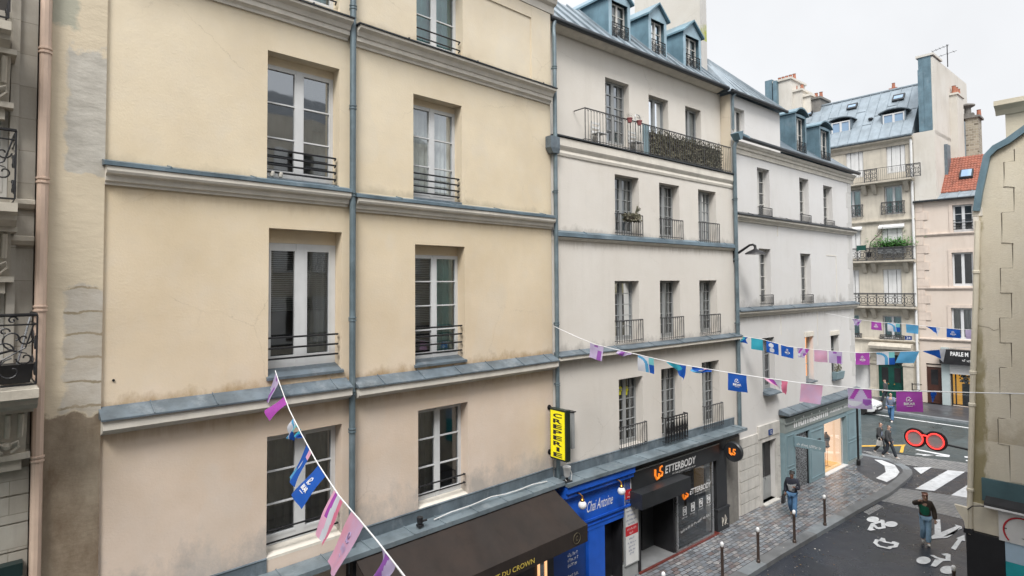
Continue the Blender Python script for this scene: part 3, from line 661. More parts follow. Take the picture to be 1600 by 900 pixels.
st_ = q.build('window_sticker', simple('yellow_sticker', (.62, .60, .02), .5, 0, 0), None, M=S.M); tag(st_, 'pair of yellow balloon stickers on the first-floor window pane', 'sticker')
for k, o in W4.items():
    window(wb, *o, w0=.45, r=.22, rows=5 if k == '4a' else 1, cols=2 if k == '4a' else 1, leafs=2, fb=.05, mull=.08, mat='greyp', glassm='glassm', curtain=('full', 'curtain' if k == '4a' else 'teal_sky_curtain'))
# string courses
bl = [(0, 0), (.05, .02), (.10, .07), (.10, .10), (0, .105)]
ledge(wb, .06, UE-.03, 10.27, bl, 'creamw'); zinc_cover(wb, .06, UE-.03, [(.0, 10.56), (.13, 10.49), (.14, 10.38), (.0, 10.378)], 'zincstrip', step=1.9)
b2 = [(0, 0), (.12, .02), (.14, .05), (.24, .065), (.24, .16), (0, .17)]
ledge(wb, .06, UE+.1, 6.84, b2, 'creamw'); zinc_cover(wb, .04, UE+.1, [(.0, 7.13), (.27, 7.035), (.27, 7.005), (.0, 7.015)], 'zinc', step=1.5)
bal = [(0, -.38), (.03, -.38), (.05, -.30), (.03, -.22), (.08, -.14), (.10, -.10), (.10, .12), (0, .14)]
ledge(wb, .04, UE-.0, ZB+.0, bal, 'cream', name='balcony_slab_moulding')
MB().sweep([(-.46, ZB+.15), (.14, ZB+.15), (.14, ZB+.19), (-.46, ZB+.195)], .04, UE).build('balcony_slab', M['zincd'], wb)
# balcony railing
bu0 = S.uz(914.5, 200, .02)[0]; bu1 = UE-.12; zb0 = ZB+.20; zb1 = zb0+1.0
q = MB(); n = 62; p = (bu1-bu0)/n; o_ = .02
q.tube([(bu0, .43, zb1), (bu0, -o_, zb1), (bu1, -o_, zb1)], .018, 6); q.tube([(bu0, -o_, zb0+.07), (bu1, -o_, zb0+.07)], .012, 6)
q.tube([(bu0, .43, zb0+.07), (bu0, -o_, zb0+.07)], .012, 6)
for i in range(n+1):
    u = bu0+p*i; big = i % 16 == 0
    q.tube([(u, -o_, zb0-.03), (u, -o_, zb1-(0 if big else .09))], .016 if big else .009, 5)
    if i < n: q.tube([(u+p/2-math.cos(math.pi*t/5)*p/2, -o_, zb1-.09+math.sin(math.pi*t/5)*.075) for t in range(6)], .008, 4)
q.build('balcony_railing', M['irong'], wb)
def pxu(px, py, o): return S.uz(px, py, o)[0]
# things on the balcony
hu0, hu1 = pxu(1016, 215, -.06), pxu(1128, 250, -.06); q = MB(); q.box(hu0, hu1, .105, .115, zb0+.03, zb1-.16, 1)
for i in range(3400):
    u, z = rnd.uniform(hu0, hu1), rnd.uniform(zb0, zb1-.05+rnd.uniform(-.05, .12)*(rnd.random() < .4)); s_ = rnd.uniform(.02, .05); a = rnd.uniform(0, 6.3); w = rnd.uniform(.02, .10)
    t1 = Vector((math.cos(a), rnd.uniform(-.6, .6), math.sin(a)))*s_; t2 = Vector((-math.sin(a), rnd.uniform(-.6, .6), math.cos(a)))*s_*.55; c_ = Vector((u, w, z)); q.quad(c_-t1, c_+t2, c_+t1, c_-t2)
hg = q.build('privacy_hedge', [M['leaf'], M['wood']], None, M=S.M, fix=False); tag(hg, 'dark leafy privacy screen filling the right half of the long balcony railing', 'hedge screen')
def chair(u, label):
    t = thing('garden_chair', label, 'chair', S.M @ Matrix.Translation((u, .22, ZB+.195)), 'white chairs on the balcony')
    q = MB(); q.box(-.2, .2, -.16, .16, .40, .43); q.build('seat', M['shutter'], t)
    q = MB(); q.box(-.2, .2, .14, .165, .46, .52); q.box(-.2, .2, .14, .165, .60, .66); q.box(-.2, .2, .14, .165, .74, .80); q.box(-.2, -.165, .14, .17, .4, .82); q.box(.165, .2, .14, .17, .4, .82); q.build('backrest', M['shutter'], t)
    for sx in (-1, 1):
        for sy in (-1, 1): MB().tube([(sx*.17, sy*.13, .40), (sx*.20, sy*.15, .0)], .016, 6).build('leg', M['shutter'], t)
chair(pxu(936, 210, -.22), 'white slatted garden chair at the left end of the balcony'); chair(pxu(994, 228, -.22), 'white slatted garden chair beside the hedge screen on the balcony')
for k, (px, py) in enumerate(((983, 181), (998, 186))):
    u = pxu(px, py, .10); t = thing('flower_pot', ['red flower pot hung left on the balcony rail', 'red flower pot hung on the balcony rail nearest the hedge screen'][k], 'flower pot', S.M @ Matrix.Translation((u, -.12, zb1-.16)), 'red pots on the balcony rail')
    q = MB(); q.lathe([(.06, .03), (.085, .15), (.095, .15), (.095, .18), (.08, .18), (.075, .14)], n=14); q.build('pot', simple('red_pot', (.28, .085, .085), .6, 0, .15), t, smooth=True)
    q = MB(); q.tube([(0, .0, .2), (0, .1, .2)], .008, 5); q.build('hook', M['iron'], t)
    q = MB()
    for i in range(60):
        a = rnd.uniform(0, 6.3); c_ = Vector((rnd.gauss(0, .07), rnd.gauss(0, .05), .22+abs(rnd.gauss(0, .06)))); s_ = .03; q.quad(c_+Vector((s_, 0, 0)), c_+Vector((0, s_, s_)), c_+Vector((-s_, 0, .01)), c_+Vector((0, -s_, -s_*.5)))
    q.build('foliage', M['leaf'], t, fix=False)
u = pxu(996, 165, -.1); t = tag(MB().tube([(u-.13, .1, zb1-.3), (u-.13, .1, zb1+.22), (u-.10, .1, zb1+.28), (u, .1, zb1+.30), (u+.10, .1, zb1+.28), (u+.13, .1, zb1+.22), (u+.13, .1, zb1-.3)], .014, 6).build('plant_hoop', M['galv'], None, M=S.M), 'thin steel hoop standing behind the balcony rail', 'hoop')
tag(MB().box(pxu(1004, 190, -.1), pxu(1014, 190, -.1), .10, .115, zb0+.05, zb1+.05).build('glass_screen', M['sage'], None, M=S.M), 'pale blue screen panel beside the hedge on the balcony', 'screen')
t = thing('window_box', 'mossy planter hanging from the railing of the third-floor left window', 'planter', S.M @ Matrix.Translation((pxu(988, 340, .2), -.18, S.uz(988, 345, .2)[1])))
q = MB(); q.box(-.28, .28, -.08, .08, 0, .13); q.build('trough', M['wood'], t)
q = MB()
for i in range(420):
    c_ = Vector((rnd.uniform(-.34, .34), rnd.gauss(0, .07), rnd.uniform(-.03, .22))); s_ = rnd.uniform(.02, .045); a = rnd.uniform(0, 6); q.quad(c_+Vector((s_*math.cos(a), 0, s_*math.sin(a))), c_+Vector((0, s_, .02)), c_-Vector((s_*math.cos(a), 0, s_*math.sin(a))), c_+Vector((0, -s_, -.02)))
for i in range(9):
    a = rnd.uniform(-.2, 1.2); q.tube([(.12, 0, .15), (.16+.1*math.cos(a), 0, .30+.08*math.sin(a)), (.18+.22*math.cos(a), rnd.uniform(-.05, .05), .36+.14*math.sin(a*2))], .012, 4)
q.build('foliage', M['leaf'], t, fix=False)
# roof, gutter, dormers
q = MB(); e0, e1 = .02, UE-.02
sl = 1.0
q.quad((e0, .02, 16.66), (e1, .02, 16.66), (e1, 1.75, 18.35), (e0, 1.75, 18.35)); q.quad((e0, 1.75, 18.35), (e1, 1.75, 18.35), (e1, 6, 19.3), (e0, 6, 19.3))
q.poly([(e0, .02, 16.66), (e0, 1.75, 18.35), (e0, 6, 19.3), (e0, 6, 16.66)]); q.poly([(e1, .02, 16.66), (e1, 1.75, 18.35), (e1, 6, 19.3), (e1, 6, 16.66)])
for i in range(17):
    u = e0+.12+i*.58
    if u < e1: q.hexa([(u-.018, .02, 16.67), (u+.018, .02, 16.67), (u+.018, 1.75, 18.36), (u-.018, 1.75, 18.36), (u-.014, -.01, 16.71), (u+.014, -.01, 16.71), (u+.014, 1.72, 18.40), (u-.014, 1.72, 18.40)])
rf = q.build('roof', M['zincl'], wb)
MB().sweep([(-.46, 16.60), (-.40, 16.48), (-.12, 16.56), (-.06, 16.60), (-.06, 16.645), (-.46, 16.65)], .04, UE-.3, n=6, jit=.003).build('eave_moulding', M['creamw'], wb)
MB().tube([(.0, -.0, 16.62), (UE-.18, -.0, 16.60)], .085, 10).build('gutter', M['zincd'], wb, smooth=True)
for (u0, u1) in ((3.25, 4.34), (5.37, 6.41), (7.48, 8.64)):
    dormer(wb, u0, u1, 17.15, 18.50, .60, 19.02, 2.2, mats=('zincdorm', 'zincfront'))
# chimney walls standing on the roof
ow = S.oz(1096, 20, 9.70)[0]; q = MB(); q.box(9.62, 9.96, -ow, -ow+3.3, 16.9, 24); pw = q.build('chimney_wall', M['white_pl'], wb, label='broad white chimney wall with lichen at its front edge'); MB().box(9.60, 9.98, -ow-.05, -ow-.002, 16.9, 24).build('chimney_edge', M['moss'], pw)
q = MB(); q.box(7.0, 7.5, 3.4, 3.9, 18.4, 20.9); q.box(6.94, 7.56, 3.34, 3.96, 20.9, 21.0); c = q.build('chimney_stack', M['cream'], wb)
for k in range(2): q = MB(); q.lathe([(.1, 0), (.08, .3), (.1, .32)], (7.12+.26*k, 3.65, 21.0), 10); q.build('chimney_pot', M['pot'], c, smooth=True)
# drainpipes
oy = .12
zz = [S.uz(864, y)[1] for y in (108, 300, 505, 600)]
drainpipe(wb, .05, 3.4, 16.0, o=oy, r=.06, collars=zz, top=[(.06, -oy+.03, 16.15), (.12, -.02, 16.35), (.18, .0, 16.52), (.18, .0, 16.6)])
q = MB(); u, z = S.uz(852, 222, .16); q.hexa([(-.13, -.22, z-.26), (.11, -.22, z-.26), (.11, -.04, z-.26), (-.13, -.04, z-.26), (-.24, -.24, z-.12), (.12, -.24, z-.12), (.12, -.03, z-.12), (-.24, -.03, z-.12)]); q.box(-.24, .12, -.24, -.03, z-.119, z+.20); q.build('rain_hopper', M['zinc'], wb)
us = UW-.06
drainpipe(wb, us, 3.5, 14.1, o=.13, r=.075, collars=[S.uz(1145, y)[1] for y in (312, 405, 505, 600)], lowpts=None, top=[(us, -.13, 14.25), (us+.03, -.16, 14.45), (us+.12, -.2, 14.55)])
shop_roof(wb, S, .0, UE-.25, 3.93, .55, 3.64, skirt=.27, notch=[])
# ---------------------------------------------------------------- third building
tb = thing('white_corner_building', 'plain grey-white rendered building with two zinc dormers on the street corner', 'building', T.M)
TO = {'1a': op(T, 1190.7, 1210.7, 528.8, 613), '1b': op(T, 1258, 1271, 526, 597), '1c': op(T, 1298, 1311, 524, 593), '2a': op(T, 1185.5, 1204.8, 388, 478), '2b': op(T, 1250.3, 1267.4, 395.8, 475),
      '3a': op(T, 1182.7, 1202.7, 261, 338), '3b': op(T, 1248.5, 1264, 277, 349), '3c': op(T, 1286, 1300.8, 289, 355)}
UT_ = UT
ks = list(TO.keys())
door = (T.uz(1188, 690)[0], T.uz(1210, 690)[0], .18, 2.62)
wall(tb, 'wall', .02, UT_, 0, 14.62, list(TO.values())+[door, (7.5, 9.78, .12, 2.40)], [M['twall'], M['room'], M['lit']], r=.26, deep=.55, back=9, lit=(ks.index('1b'),))
q = MB()
for z in range(13):                                # painted quoins on the corner
    zz = 4.3+z*.78; q.box(UT_-(.62 if z % 2 else .42), UT_+.012, -.012, .5, zz, zz+.765)
q.build('quoin', M['quoin'], tb)
for k, o in TO.items():
    if k[0] == '1':
        window(tb, *o, r=.22, rows=3, cols=1, leafs=2 if k == '1a' else 1, mat='greyp', glassm='glass', sill=(.28, .12, 'zinc') if k == '1a' else (.16, .06, 'zinc'), bot=.02)
        if k != '1a':
            q = MB(); q.box(o[0]-.08, o[1]+.08, -.03, 0, o[3]-.02, o[3]+.20)
            for i in range(6): q.box(o[0]+(o[1]-o[0])*(i+.15)/6, o[0]+(o[1]-o[0])*(i+.75)/6, -.04, -.03, o[3]+.0, o[3]+.17)
            q.build('lambrequin', M['cream'], tb)
    else:
        zr = {'2a': 661.4-200, '2b': 461, '3a': 323, '3b': 334.7, '3c': 343.5}[k]; px = {'2a': 1186, '2b': 1251, '3a': 1183, '3b': 1249, '3c': 1287}[k]
        window(tb, *o, r=.24, rows=4, cols=1, leafs=2, fb=.05, mull=.07, mat='offw', curtain=('full', 'curtaing'), arch=(o[0]-.01, o[1]+.05, o[2]+.02, T.uz(px, zr)[1], .06, .10, .011, .06, False))
tb_prof = [(0, 0), (.05, 0), (.06, .06), (.16, .12), (.2, .15), (.2, .22), (0, .24)]
for zb in (11.46, 7.70):
    ledge(tb, .05, UT_+.18, zb, tb_prof, 'creamw'); zinc_cover(tb, .03, UT_+.2, [(.0, zb+.38), (.24, zb+.27), (.24, zb+.23), (.0, zb+.245)], 'zincd' if zb > 9 else 'zinc', step=1.6)
ledge(tb, .05, UT_+.25, 14.30, [(0, -.16), (.04, -.16), (.05, 0), (.1, .03), (.1, .12), (.16, .16), (.22, .26), (0, .3)], 'creamw', name='cornice')
MB().tube([(-.1, -.30, 14.70), (UT_+.35, -.30, 14.68)], .085, 10).build('gutter', M['zincd'], tb, smooth=True)
q = MB(); q.hexa([(-.10, -.42, 14.52), (.06, -.42, 14.58), (.06, -.14, 14.58), (-.10, -.14, 14.52), (-.30, -.44, 14.76), (.06, -.46, 14.90), (.06, -.10, 14.90), (-.30, -.10, 14.76)]); q.tube([(.0, -.32, 14.78), (.7, -.31, 14.73)], .09, 8); q.build('rain_hopper', M['zincteal'], tb)
q = MB()                                            # mansard slope behind the dormers
q.quad((4.3, -.26, 14.70), (UT_+.3, -.26, 14.70), (UT_-.4, 1.7, 16.35), (4.3, 1.7, 16.35)); q.poly([(4.3, 1.7, 16.35), (UT_-.4, 1.7, 16.35), (UT_-1.2, 6, 17.0), (4.3, 6, 17.0)])
q.quad((UT_+.3, -.26, 14.70), (UT_+.3, 9, 14.70), (UT_-1.2, 6, 17.0), (UT_-.4, 1.7, 16.35))
q.build('roof', M['zinc'], tb)
dz = .30
dd = []
for (pl, pr, yt, yb_) in ((1241, 1259, 177, 236), (1279, 1296.5, 197, 251)):
    u0, zt = T.uz(pl, yt, -dz); _, zb = T.uz(pl, yb_, -dz); u1, _ = T.uz(pr, (yt+yb_)/2, -dz)
    dormer(tb, u0, u1, zb, zt, dz, zt+.28, 2.6, curved=True, mats=('zincteal', 'zincteal'), rows=2)
# attic storey over the left part
AU = T.uz(1219, 190)[0]
ao = [op(T, 1145, 1164, 166, 208)]
wall(tb, 'attic_wall', .0, AU, 14.6, 16.42, ao, [M['twall'], M['room'], M['lit']], w0=.02, r=.2, deep=.5, back=5)
MB().box(-.02, .0, .03, .48, 13.2, 16.42).build('return_wall', M['wreturn'], tb)
window(tb, *ao[0], w0=.02, r=.16, rows=1, leafs=2, mat='offw', curtain=('full', 'curtaing'))
ap = T.oz(1105, 93, .35); apw, apz = -ap[0], ap[1]
ap = Vector((.35, 2.2, T.oz(1105, 93, .35)[1])); r_ = ray(1105, 93); n_ = T.loc(Vector((0, 0, H))+r_*((T.O.y+.0)/r_.y))
def on_w(px, py, w):                               # point of the pixel's ray on the plane w behind facade T
    u, z = T.uz(px, py, -w); return Vector((u, w, z))
A1 = on_w(1105, 93, 1.6); A0 = on_w(1099, 95, 1.6); ER = Vector((AU+.2, -.2, 16.50)); EL = Vector((-.25, -.2, 16.46))
q = MB(); q.poly([EL, ER, A1, A0]); q.poly([ER, (AU+.2, 4.5, 16.5), (A1.x, 4.2, A1.z), A1]); q.poly([EL, A0, (A0.x, 4.2, A0.z), (-.25, 4.5, 16.46)]); q.poly([A0, A1, (A1.x, 4.2, A1.z), (A0.x, 4.2, A0.z)])
for i in range(1, 7):
    t = i/7; a_ = EL.lerp(ER, t); b_ = A0.lerp(A1, t); q.tube([a_+Vector((0, -.01, .02)), b_+Vector((0, -.01, .02))], .03, 4)
q.tube([ER, A1], .05, 6)
q.build('attic_roof', M['zincl'], tb)
MB().tube([(-.3, -.22, 16.45), (AU+.22, -.22, 16.47)], .07, 8).build('gutter', M['zincd'], tb, smooth=True)
drainpipe(tb, -.06, 15.0, 16.2, o=.10, r=.055, top=[(-.05, -.12, 16.3), (.06, -.2, 16.45)])
# cracks / conduit lines on the render and blind niche
q = MB(); u, z = T.uz(1214.5, 356); q.box(u-.012, u+.012, -.02, 0, z-.35, 11.5); u, z = T.uz(1220, 505); q.box(u-.008, u+.008, -.015, 0, z-.5, z+.45); u, z = T.uz(1277, 500); q.box(u-.008, u+.008, -.015, 0, z-1.2, z+.6); q.build('conduit', M['cream'], tb)
u0, z1 = T.uz(1291, 399); u1, _ = T.uz(1306, 399); _, z0 = T.uz(1306, 470)
q = MB(); q.box(u0, u1, -.012, 0, z1-.02, z1+.02); q.box(u1-.02, u1+.02, -.012, 0, z0, z1-.025); q.build('blind_niche', M['cream'], tb)
q = MB(); uu = T.uz(1315, 600)[0]
t = thing('window_box', 'grey planter with plants on the sill of the right first-floor window by the corner', 'planter', T.M @ Matrix.Translation(((TO['1c'][0]+TO['1c'][1])/2, -.12, TO['1c'][2]-.0)))
q = MB(); q.hexa([(-.40, -.10, 0), (.40, -.10, 0), (.40, .10, 0), (-.40, .10, 0), (-.46, -.14, .34), (.46, -.14, .34), (.46, .12, .34), (-.46, .12, .34)]); q.build('trough', M['sage'], t)
q = MB()
for i in range(110):
    c_ = Vector((rnd.gauss(0, .18), rnd.gauss(0, .05), .36+abs(rnd.gauss(0, .16)))); s_ = rnd.uniform(.03, .06); a = rnd.uniform(0, 6); q.quad(c_+Vector((s_*math.cos(a), 0, s_*math.sin(a))), c_+Vector((0, s_*.5, .02)), c_-Vector((s_*math.cos(a), 0, s_*math.sin(a))), c_+Vector((0, -s_*.5, -.02)))
q.build('foliage', M['leaf'], t, fix=False)
# rusticated ground floor between the two shops
rz = [.14+.42*i for i in range(8)]; rz[-1] = 3.05
for (a, b) in ((.05, door[0]-.22), (door[1]+.22, 3.34)):
    q = MB()
    for i in range(len(rz)-1):
        off = .45 if i % 2 else .0; x = a; k = 0
        edges = [a]+[e for e in (a+off+.2+.9*j for j in range(4)) if a+.2 < e < b-.15]+[b]
        for x0, x1 in zip(edges, edges[1:]): q.box(x0+.012, x1-.012, -.05, 0, rz[i]+.016, rz[i+1]-.016)
    q.build('rusticated_stone', M['rustic'], tb)
q = MB(); q.box(door[0]-.21, door[0]+.0, -.07, .0, .14, 2.80); q.box(door[1], door[1]+.21, -.07, 0, .14, 2.80); q.box(door[0]+.001, door[1]-.001, -.07, 0, 2.62, 2.80); q.box(door[0]-.26, door[1]+.26, -.10, 0, 2.80, 3.30); q.box(door[0]-.02, door[1]+.02, -.2, .25, .02, .18); q.build('door_surround', M['rustic'], tb)
q = MB(); q.box(door[0], door[1], .18, .24, .18, 2.62); dr = q.build('door', M['greyp'], tb)
q = MB(); um = (door[0]+door[1])/2
for (x0, x1) in ((door[0]+.07, um-.03), (um+.03, door[1]-.07)):
    q.box(x0, x1, .165, .18, .35, 1.0, 0); q.box(x0, x1, .160, .18, 1.1, 2.45, 1)
q.build('door_panel', [M['greyp'], M['black']], dr)
q = MB(); q.lathe([(.02, 0), (.03, -.02), (.03, -.05), (.001, -.06)], (um+.06, .165, 1.05), 8, 0, 'y'); q.build('handle', M['galv'], dr)
q = MB(); u, z = T.uz(1204, 675, .11); q.box(u-.16, u+.16, -.125, -.102, z-.11, z+.11, 0); put_text(q, '12', (u-.07, -.128, z-.07), (.14, 0, 0), (0, 0, .14), 1); q.build('house_number_plate', [M['blued'], M['wtext']], tb)
M['dimgold'] = simple('dull_gold_print', (.12, .10, .06), .6, 0, 0)
M['galvf'] = simple('grey_floor_tile', (.22, .225, .23), .4, 0, .15, 3)
M['darkred'] = simple('dark_red_step', (.13, .028, .022), .5, 0, .25, 4)
M['woodp'] = simple('lit_wood_panel', (.24, .15, .07), .6, 0, .2, 3, emit=(.8, .45, .15), estr=.04)
M['greyst'] = simple('dirty_grey_pier', (.19, .18, .165), .85, 0, .25, 3, .3, streak=.4)
M['blackg'] = simple('dark_green_sign_case', (.012, .022, .016), .4, 0, .2, 3)
M['litw'] = simple('lit_shop_wall', (.75, .62, .52), .8, 0, .06, 1, emit=(1.0, .70, .50), estr=.48)
M['litfloor'] = simple('lit_wooden_floor', (.62, .36, .10), .5, 0, .15, 3, emit=(1.0, .55, .14), estr=.45)
def lace():
    m, t, b = nt('lace_pattern_door'); n = NB(t); v = n.n('ShaderNodeTexVoronoi', feature='DISTANCE_TO_EDGE', i_Scale=9.0); n.l(n.coord(), v.inputs['Vector'])
    n.l(n.ramp(v.outputs['Distance'], [(.0, (.26, .27, .28)), (.10, (.22, .23, .24)), (.16, (.02, .022, .025)), (1, (.02, .022, .025))]), b.inputs['Base Color']); b.inputs['Roughness'].default_value = .4; return m
M['lace'] = lace()
# ================================================================== shops (street frame S, T)
def bxs(name, parent, mat, *b):                        # the same, one object for each box
    for k in b: bx(name, parent, mat, k)
def bx(name, parent, mat, *b):
    q = MB()
    for k in b: q.box(*k)
    return q.build(name, M[mat] if isinstance(mat, str) else mat, parent)
# brown awning
aw = thing('shop_awning', 'large dark brown canvas awning with gold lettering over the yellow building shop', 'awning', Yf.M)
au0, au1 = -6.25, -.44; of, zfa = Yf.oz(918, 820, au1); ov, zva = Yf.oz(917, 845, au1); ot, zt_ = .42, 3.56
q = MB(); na, nb = 48, 10
def awp(i, j):
    t = j/nb; sag = .05*math.sin(math.pi*t)*(.7+.3*math.sin(i*.9)) + .008*math.sin(i*2.1+j); rib = .02*math.cos(i/na*2*math.pi*5)*math.sin(math.pi*t)
    return (au0+(au1-au0)*i/na, -ot-(of-ot)*t, zt_+(zfa-zt_)*t-sag+rib)
for i in range(na):
    for j in range(nb): q.quad(awp(i, j), awp(i+1, j), awp(i+1, j+1), awp(i, j+1))
q.build('canopy', M['brown'], aw, smooth=True)
q = MB(); n = 40
for i in range(n):
    a, b = au0+(au1-au0)*i/n, au0+(au1-au0)*(i+1)/n; q.hexa([(a, -of, zva), (b, -of, zva), (b, -of+.015, zva), (a, -of+.015, zva), (a, -of-.005, zfa+.006), (b, -of-.005, zfa+.006), (b, -of+.02, zfa+.004), (a, -of+.02, zfa+.004)])
for u in (au0, au1-.02): q.slab([(-ot, zt_-.03), (-of, zfa-.03), (-of, zva), (-ot, zva+.25)], u, u+.02) if False else q.poly([(u, -ot, zt_-.03), (u, -of, zfa-.03), (u, -of, zva), (u, -ot, zva+.1)])
vl = q.build('valance', M['brown'], aw)
q = MB(); u1t = Yf.uz(835, 873, of+.01)[0]; u0t = u1t-1.50
put_text(q, 'PETIT DU CROWN', (u0t, -of-.016, zva+.09), (u1t-u0t, 0, 0), (0, 0, .115), 0, 0, .012)
q.build('lettering', M['gold'], vl); q = MB(); cu = Yf.uz(901, 841, of+.01)[0]
q.tube([(cu+.13*math.cos(a*math.pi/8), -of-.02, (zfa+zva)/2+.13*math.sin(a*math.pi/8)) for a in range(16)], .006, 4, closed=True); put_text(q, 'C', (cu-.04, -of-.02, (zfa+zva)/2-.06), (.08, 0, 0), (0, 0, .12), 0, 0, .01)
q.build('emblem', M['dimgold'], vl)
for u in (au0+.4, au1-.3): MB().tube([(u, -.30, 2.9), (u, -.95, 2.75), (u, -of+.05, zfa-.06)], .022, 6).build('awning_arm', M['black'], aw)
sf = thing('dark_shopfront', 'dark shopfront with a lit window edge under the brown awning', 'shopfront', Yf.M)
bx('front_panel', sf, 'black', (au0, -.35, -.28, -.003, .02, 3.5)); bxs('lit_window_frame', sf, 'lit', (-.98, -.93, -.33, -.285, .4, 2.4), (-.72, -.66, -.33, -.285, .4, 2.4)); bx('window_glass', sf, 'glassm', (-.925, -.725, -.30, -.285, .4, 2.4))
# blue shop
bs = thing('blue_shopfront', 'royal blue wine shop front with script lettering beside the brown awning', 'shopfront', S.M)
bx('fascia', bs, 'blue', (.02, 2.92, -.30, -.003, 2.36, 3.12), (.02, 2.92, -.34, -.003, 3.12, 3.20), (.02, 2.92, -.44, -.003, 3.20, 3.34), (.02, 2.92, -.50, -.003, 3.34, 3.53), (.02, 2.92, -.33, -.003, 2.30, 2.36))
bx('architrave', bs, 'blue', (.02, 2.62, -.28, -.003, 2.02, 2.295), (.02, 2.62, -.30, -.003, 2.16, 2.19))
bx('pilaster', bs, 'blue', (1.08, 1.76, -.27, -.003, .1, 2.015), (1.04, 1.80, -.30, -.003, .08, .42))
bx('menu_board', bs, 'blued', (-.33, 1.02, -.20, -.003, .1, 2.01)); bx('side_panel', bs, 'black', (1.80, 2.60, .18, .25, .08, 2.4), (2.60, 2.64, -.20, .25, .08, 2.6))
q = MB()
for i, (txt, z) in enumerate((('Vins', 1.78), ('Chais & Vins', 1.50), ('Bieres & Thes', 1.36), ('Cavistes', 1.22), ('Epicerie', .92), ('Cafes & Thes', .66), ('Miels', .5))): q = MB(); scrib(q, (.30, -.204, z), (.42 if len(txt) > 6 else .24, 0, 0), .08, 0, int(z*100)); q.build('printed_line', M['wtext'], bs)
q = MB(); put_text(q, 'Chai Antoine', (.98, -.306, 2.56), (1.12, 0, .0), (0, 0, .30), 0, .45, .0)
q.build('lettering', M['wtext'], bs)
globe = simple('opal_lamp_glass', (.72, .72, .72), .15, 0, .06, 10); brass = simple('brass', (.45, .22, .05), .3, .9, .1, 6)
proto = None
for k, (px, py) in enumerate(((910, 788), (971, 766))):
    u, z = S.uz(px, py, .62)
    Mx = S.M @ Matrix.Translation((u, -.31, z))
    if proto is None:
        t = thing('wall_lamp', '', 'lamp', Mx, 'globe lamps of the blue shop')
        MB().ball((0, -.31, -.02), .118, 16).build('globe', globe, t, smooth=True)
        q = MB(); q.lathe([(.06, 0), (.06, .04), (.03, .08), (.02, .14)], (0, -.31, .085), 12); q.tube([(0, -.31, .22), (0, -.22, .26), (0, -.0, .26)], .018, 8); q.lathe([(.06, 0), (.06, -.03), (.02, -.05)], (0, .0, .26), 12, 0, 'y'); q.build('bracket', brass, t, smooth=True)
        proto = t
    else:
        t = copy_tree(proto); t.matrix_world = Mx
    t['label'] = ['white globe wall lamp on brass bracket next to the brown awning corner', 'white globe wall lamp on brass bracket above the red and white price board'][k]
# price board
pb = thing('price_board', 'tall white price board with two red bands beside the black shop entrance', 'sign', S.M)
b0, b1, bz0, bz1, bo = 2.66, 3.26, .58, 3.10, .30
bx('board', pb, 'shutter', (b0, b1, -bo, -bo+.04, bz0, bz1)); bx('board_frame', pb, 'greyp', (b0-.03, b0-.001, -bo-.01, -bo+.05, bz0-.03, bz1+.03), (b1+.001, b1+.03, -bo-.01, -bo+.05, bz0-.03, bz1+.03), (b0, b1, -bo-.01, -bo+.05, bz0-.03, bz0-.001), (b0-.03, b1+.03, -bo+.04, -.01, .06, bz0-.03))
bxs('red_band', pb, 'red', (b0+.004, b1-.004, -bo-.004, -bo, 2.52, 2.80), (b0+.004, b1-.004, -bo-.004, -bo, 1.42, 1.70))
q = MB(); Tt = [('MINCIR', 2.67, 1), ('RAFFERMIR', 2.56, 1), ('CRYOLIPOLYSE', 2.38, 0), ('RADIOFREQUENCE', 2.25, 0), ('PRESSOTHERAPIE', 2.12, 0), ('ULTRASONS', 1.99, 0), ('MADEROTHERAPIE', 1.86, 0), ('DRAINAGE', 1.75, 0), ('NOS TARIFS', 1.58, 1), ('SOINS', 1.47, 1), ('VISAGE', 1.30, 0), ('EPILATION', 1.17, 0), ('MASSAGE', 1.06, 0), ('CONSEIL', .95, 0), ('BILAN', .85, 0)]
for s_, z, w in Tt:
    q = MB(); wd = .045*len(s_); wd = min(.5, wd); scrib(q, ((b0+b1)/2-wd/2, -bo-.007, z), (wd, 0, 0), .055, 0 if w else 1, int(z*100)); q.build('printed_line', [M['wtext'], M['blued']], pb)
# black shop
ks_ = thing('black_shopfront', 'black beauty shop front with white lettering, recessed doorway and tall display window', 'shopfront', S.M)
f0, f1, fo = 2.96, 7.86, .34
bx('fascia', ks_, 'blackm', (f0, f1, -fo, -.003, 2.74, 3.28)); bx('fascia_trim', ks_, 'greyp', (f0, f1, -fo-.02, -.01, 3.282, 3.31)); bx('roller_box', ks_, 'black', (f0, 9.3, -.30, -.003, 3.312, 3.53))
co = .75; cb0, cb1 = S.uz(1003, 770, co)[0], S.uz(1079, 745, co)[0]
bx('entrance_canopy', ks_, 'blackm', (cb0, cb1, -co, -fo+.05, 2.28, 2.735))
bxs('door_jamb', ks_, 'black', (3.30, 3.42, -.28, .9, .06, 2.74), (5.18, 5.28, -.25, .9, .06, 2.74)); bx('doorway_back', ks_, 'black', (3.3, 5.25, .85, .95, .06, 2.75)); bx('door', ks_, 'blackm', (4.55, 5.18, .55, .60, .08, 2.5))
bx('doorway_floor', ks_, 'galvf', (3.30, 5.25, -.28, .85, .02, .19)); bx('threshold', ks_, 'darkred', (3.28, 7.62, -.36, -.284, .02, .18))
bx('window_frame', ks_, 'galv', (5.30, 5.38, -.30, -.22, .15, 2.9), (7.44, 7.52, -.30, -.22, .15, 3.30), (5.38, 7.44, -.30, -.22, .15, .24))
bx('window_back', ks_, 'room', (5.3, 7.5, .5, .55, .1, 2.75)); bx('window_floor', ks_, 'galvf', (5.3, 7.5, -.215, .5, .1, .2)); bx('display_wood_panel', ks_, 'woodp', (6.85, 7.4, .0, .05, 1.7, 2.74))
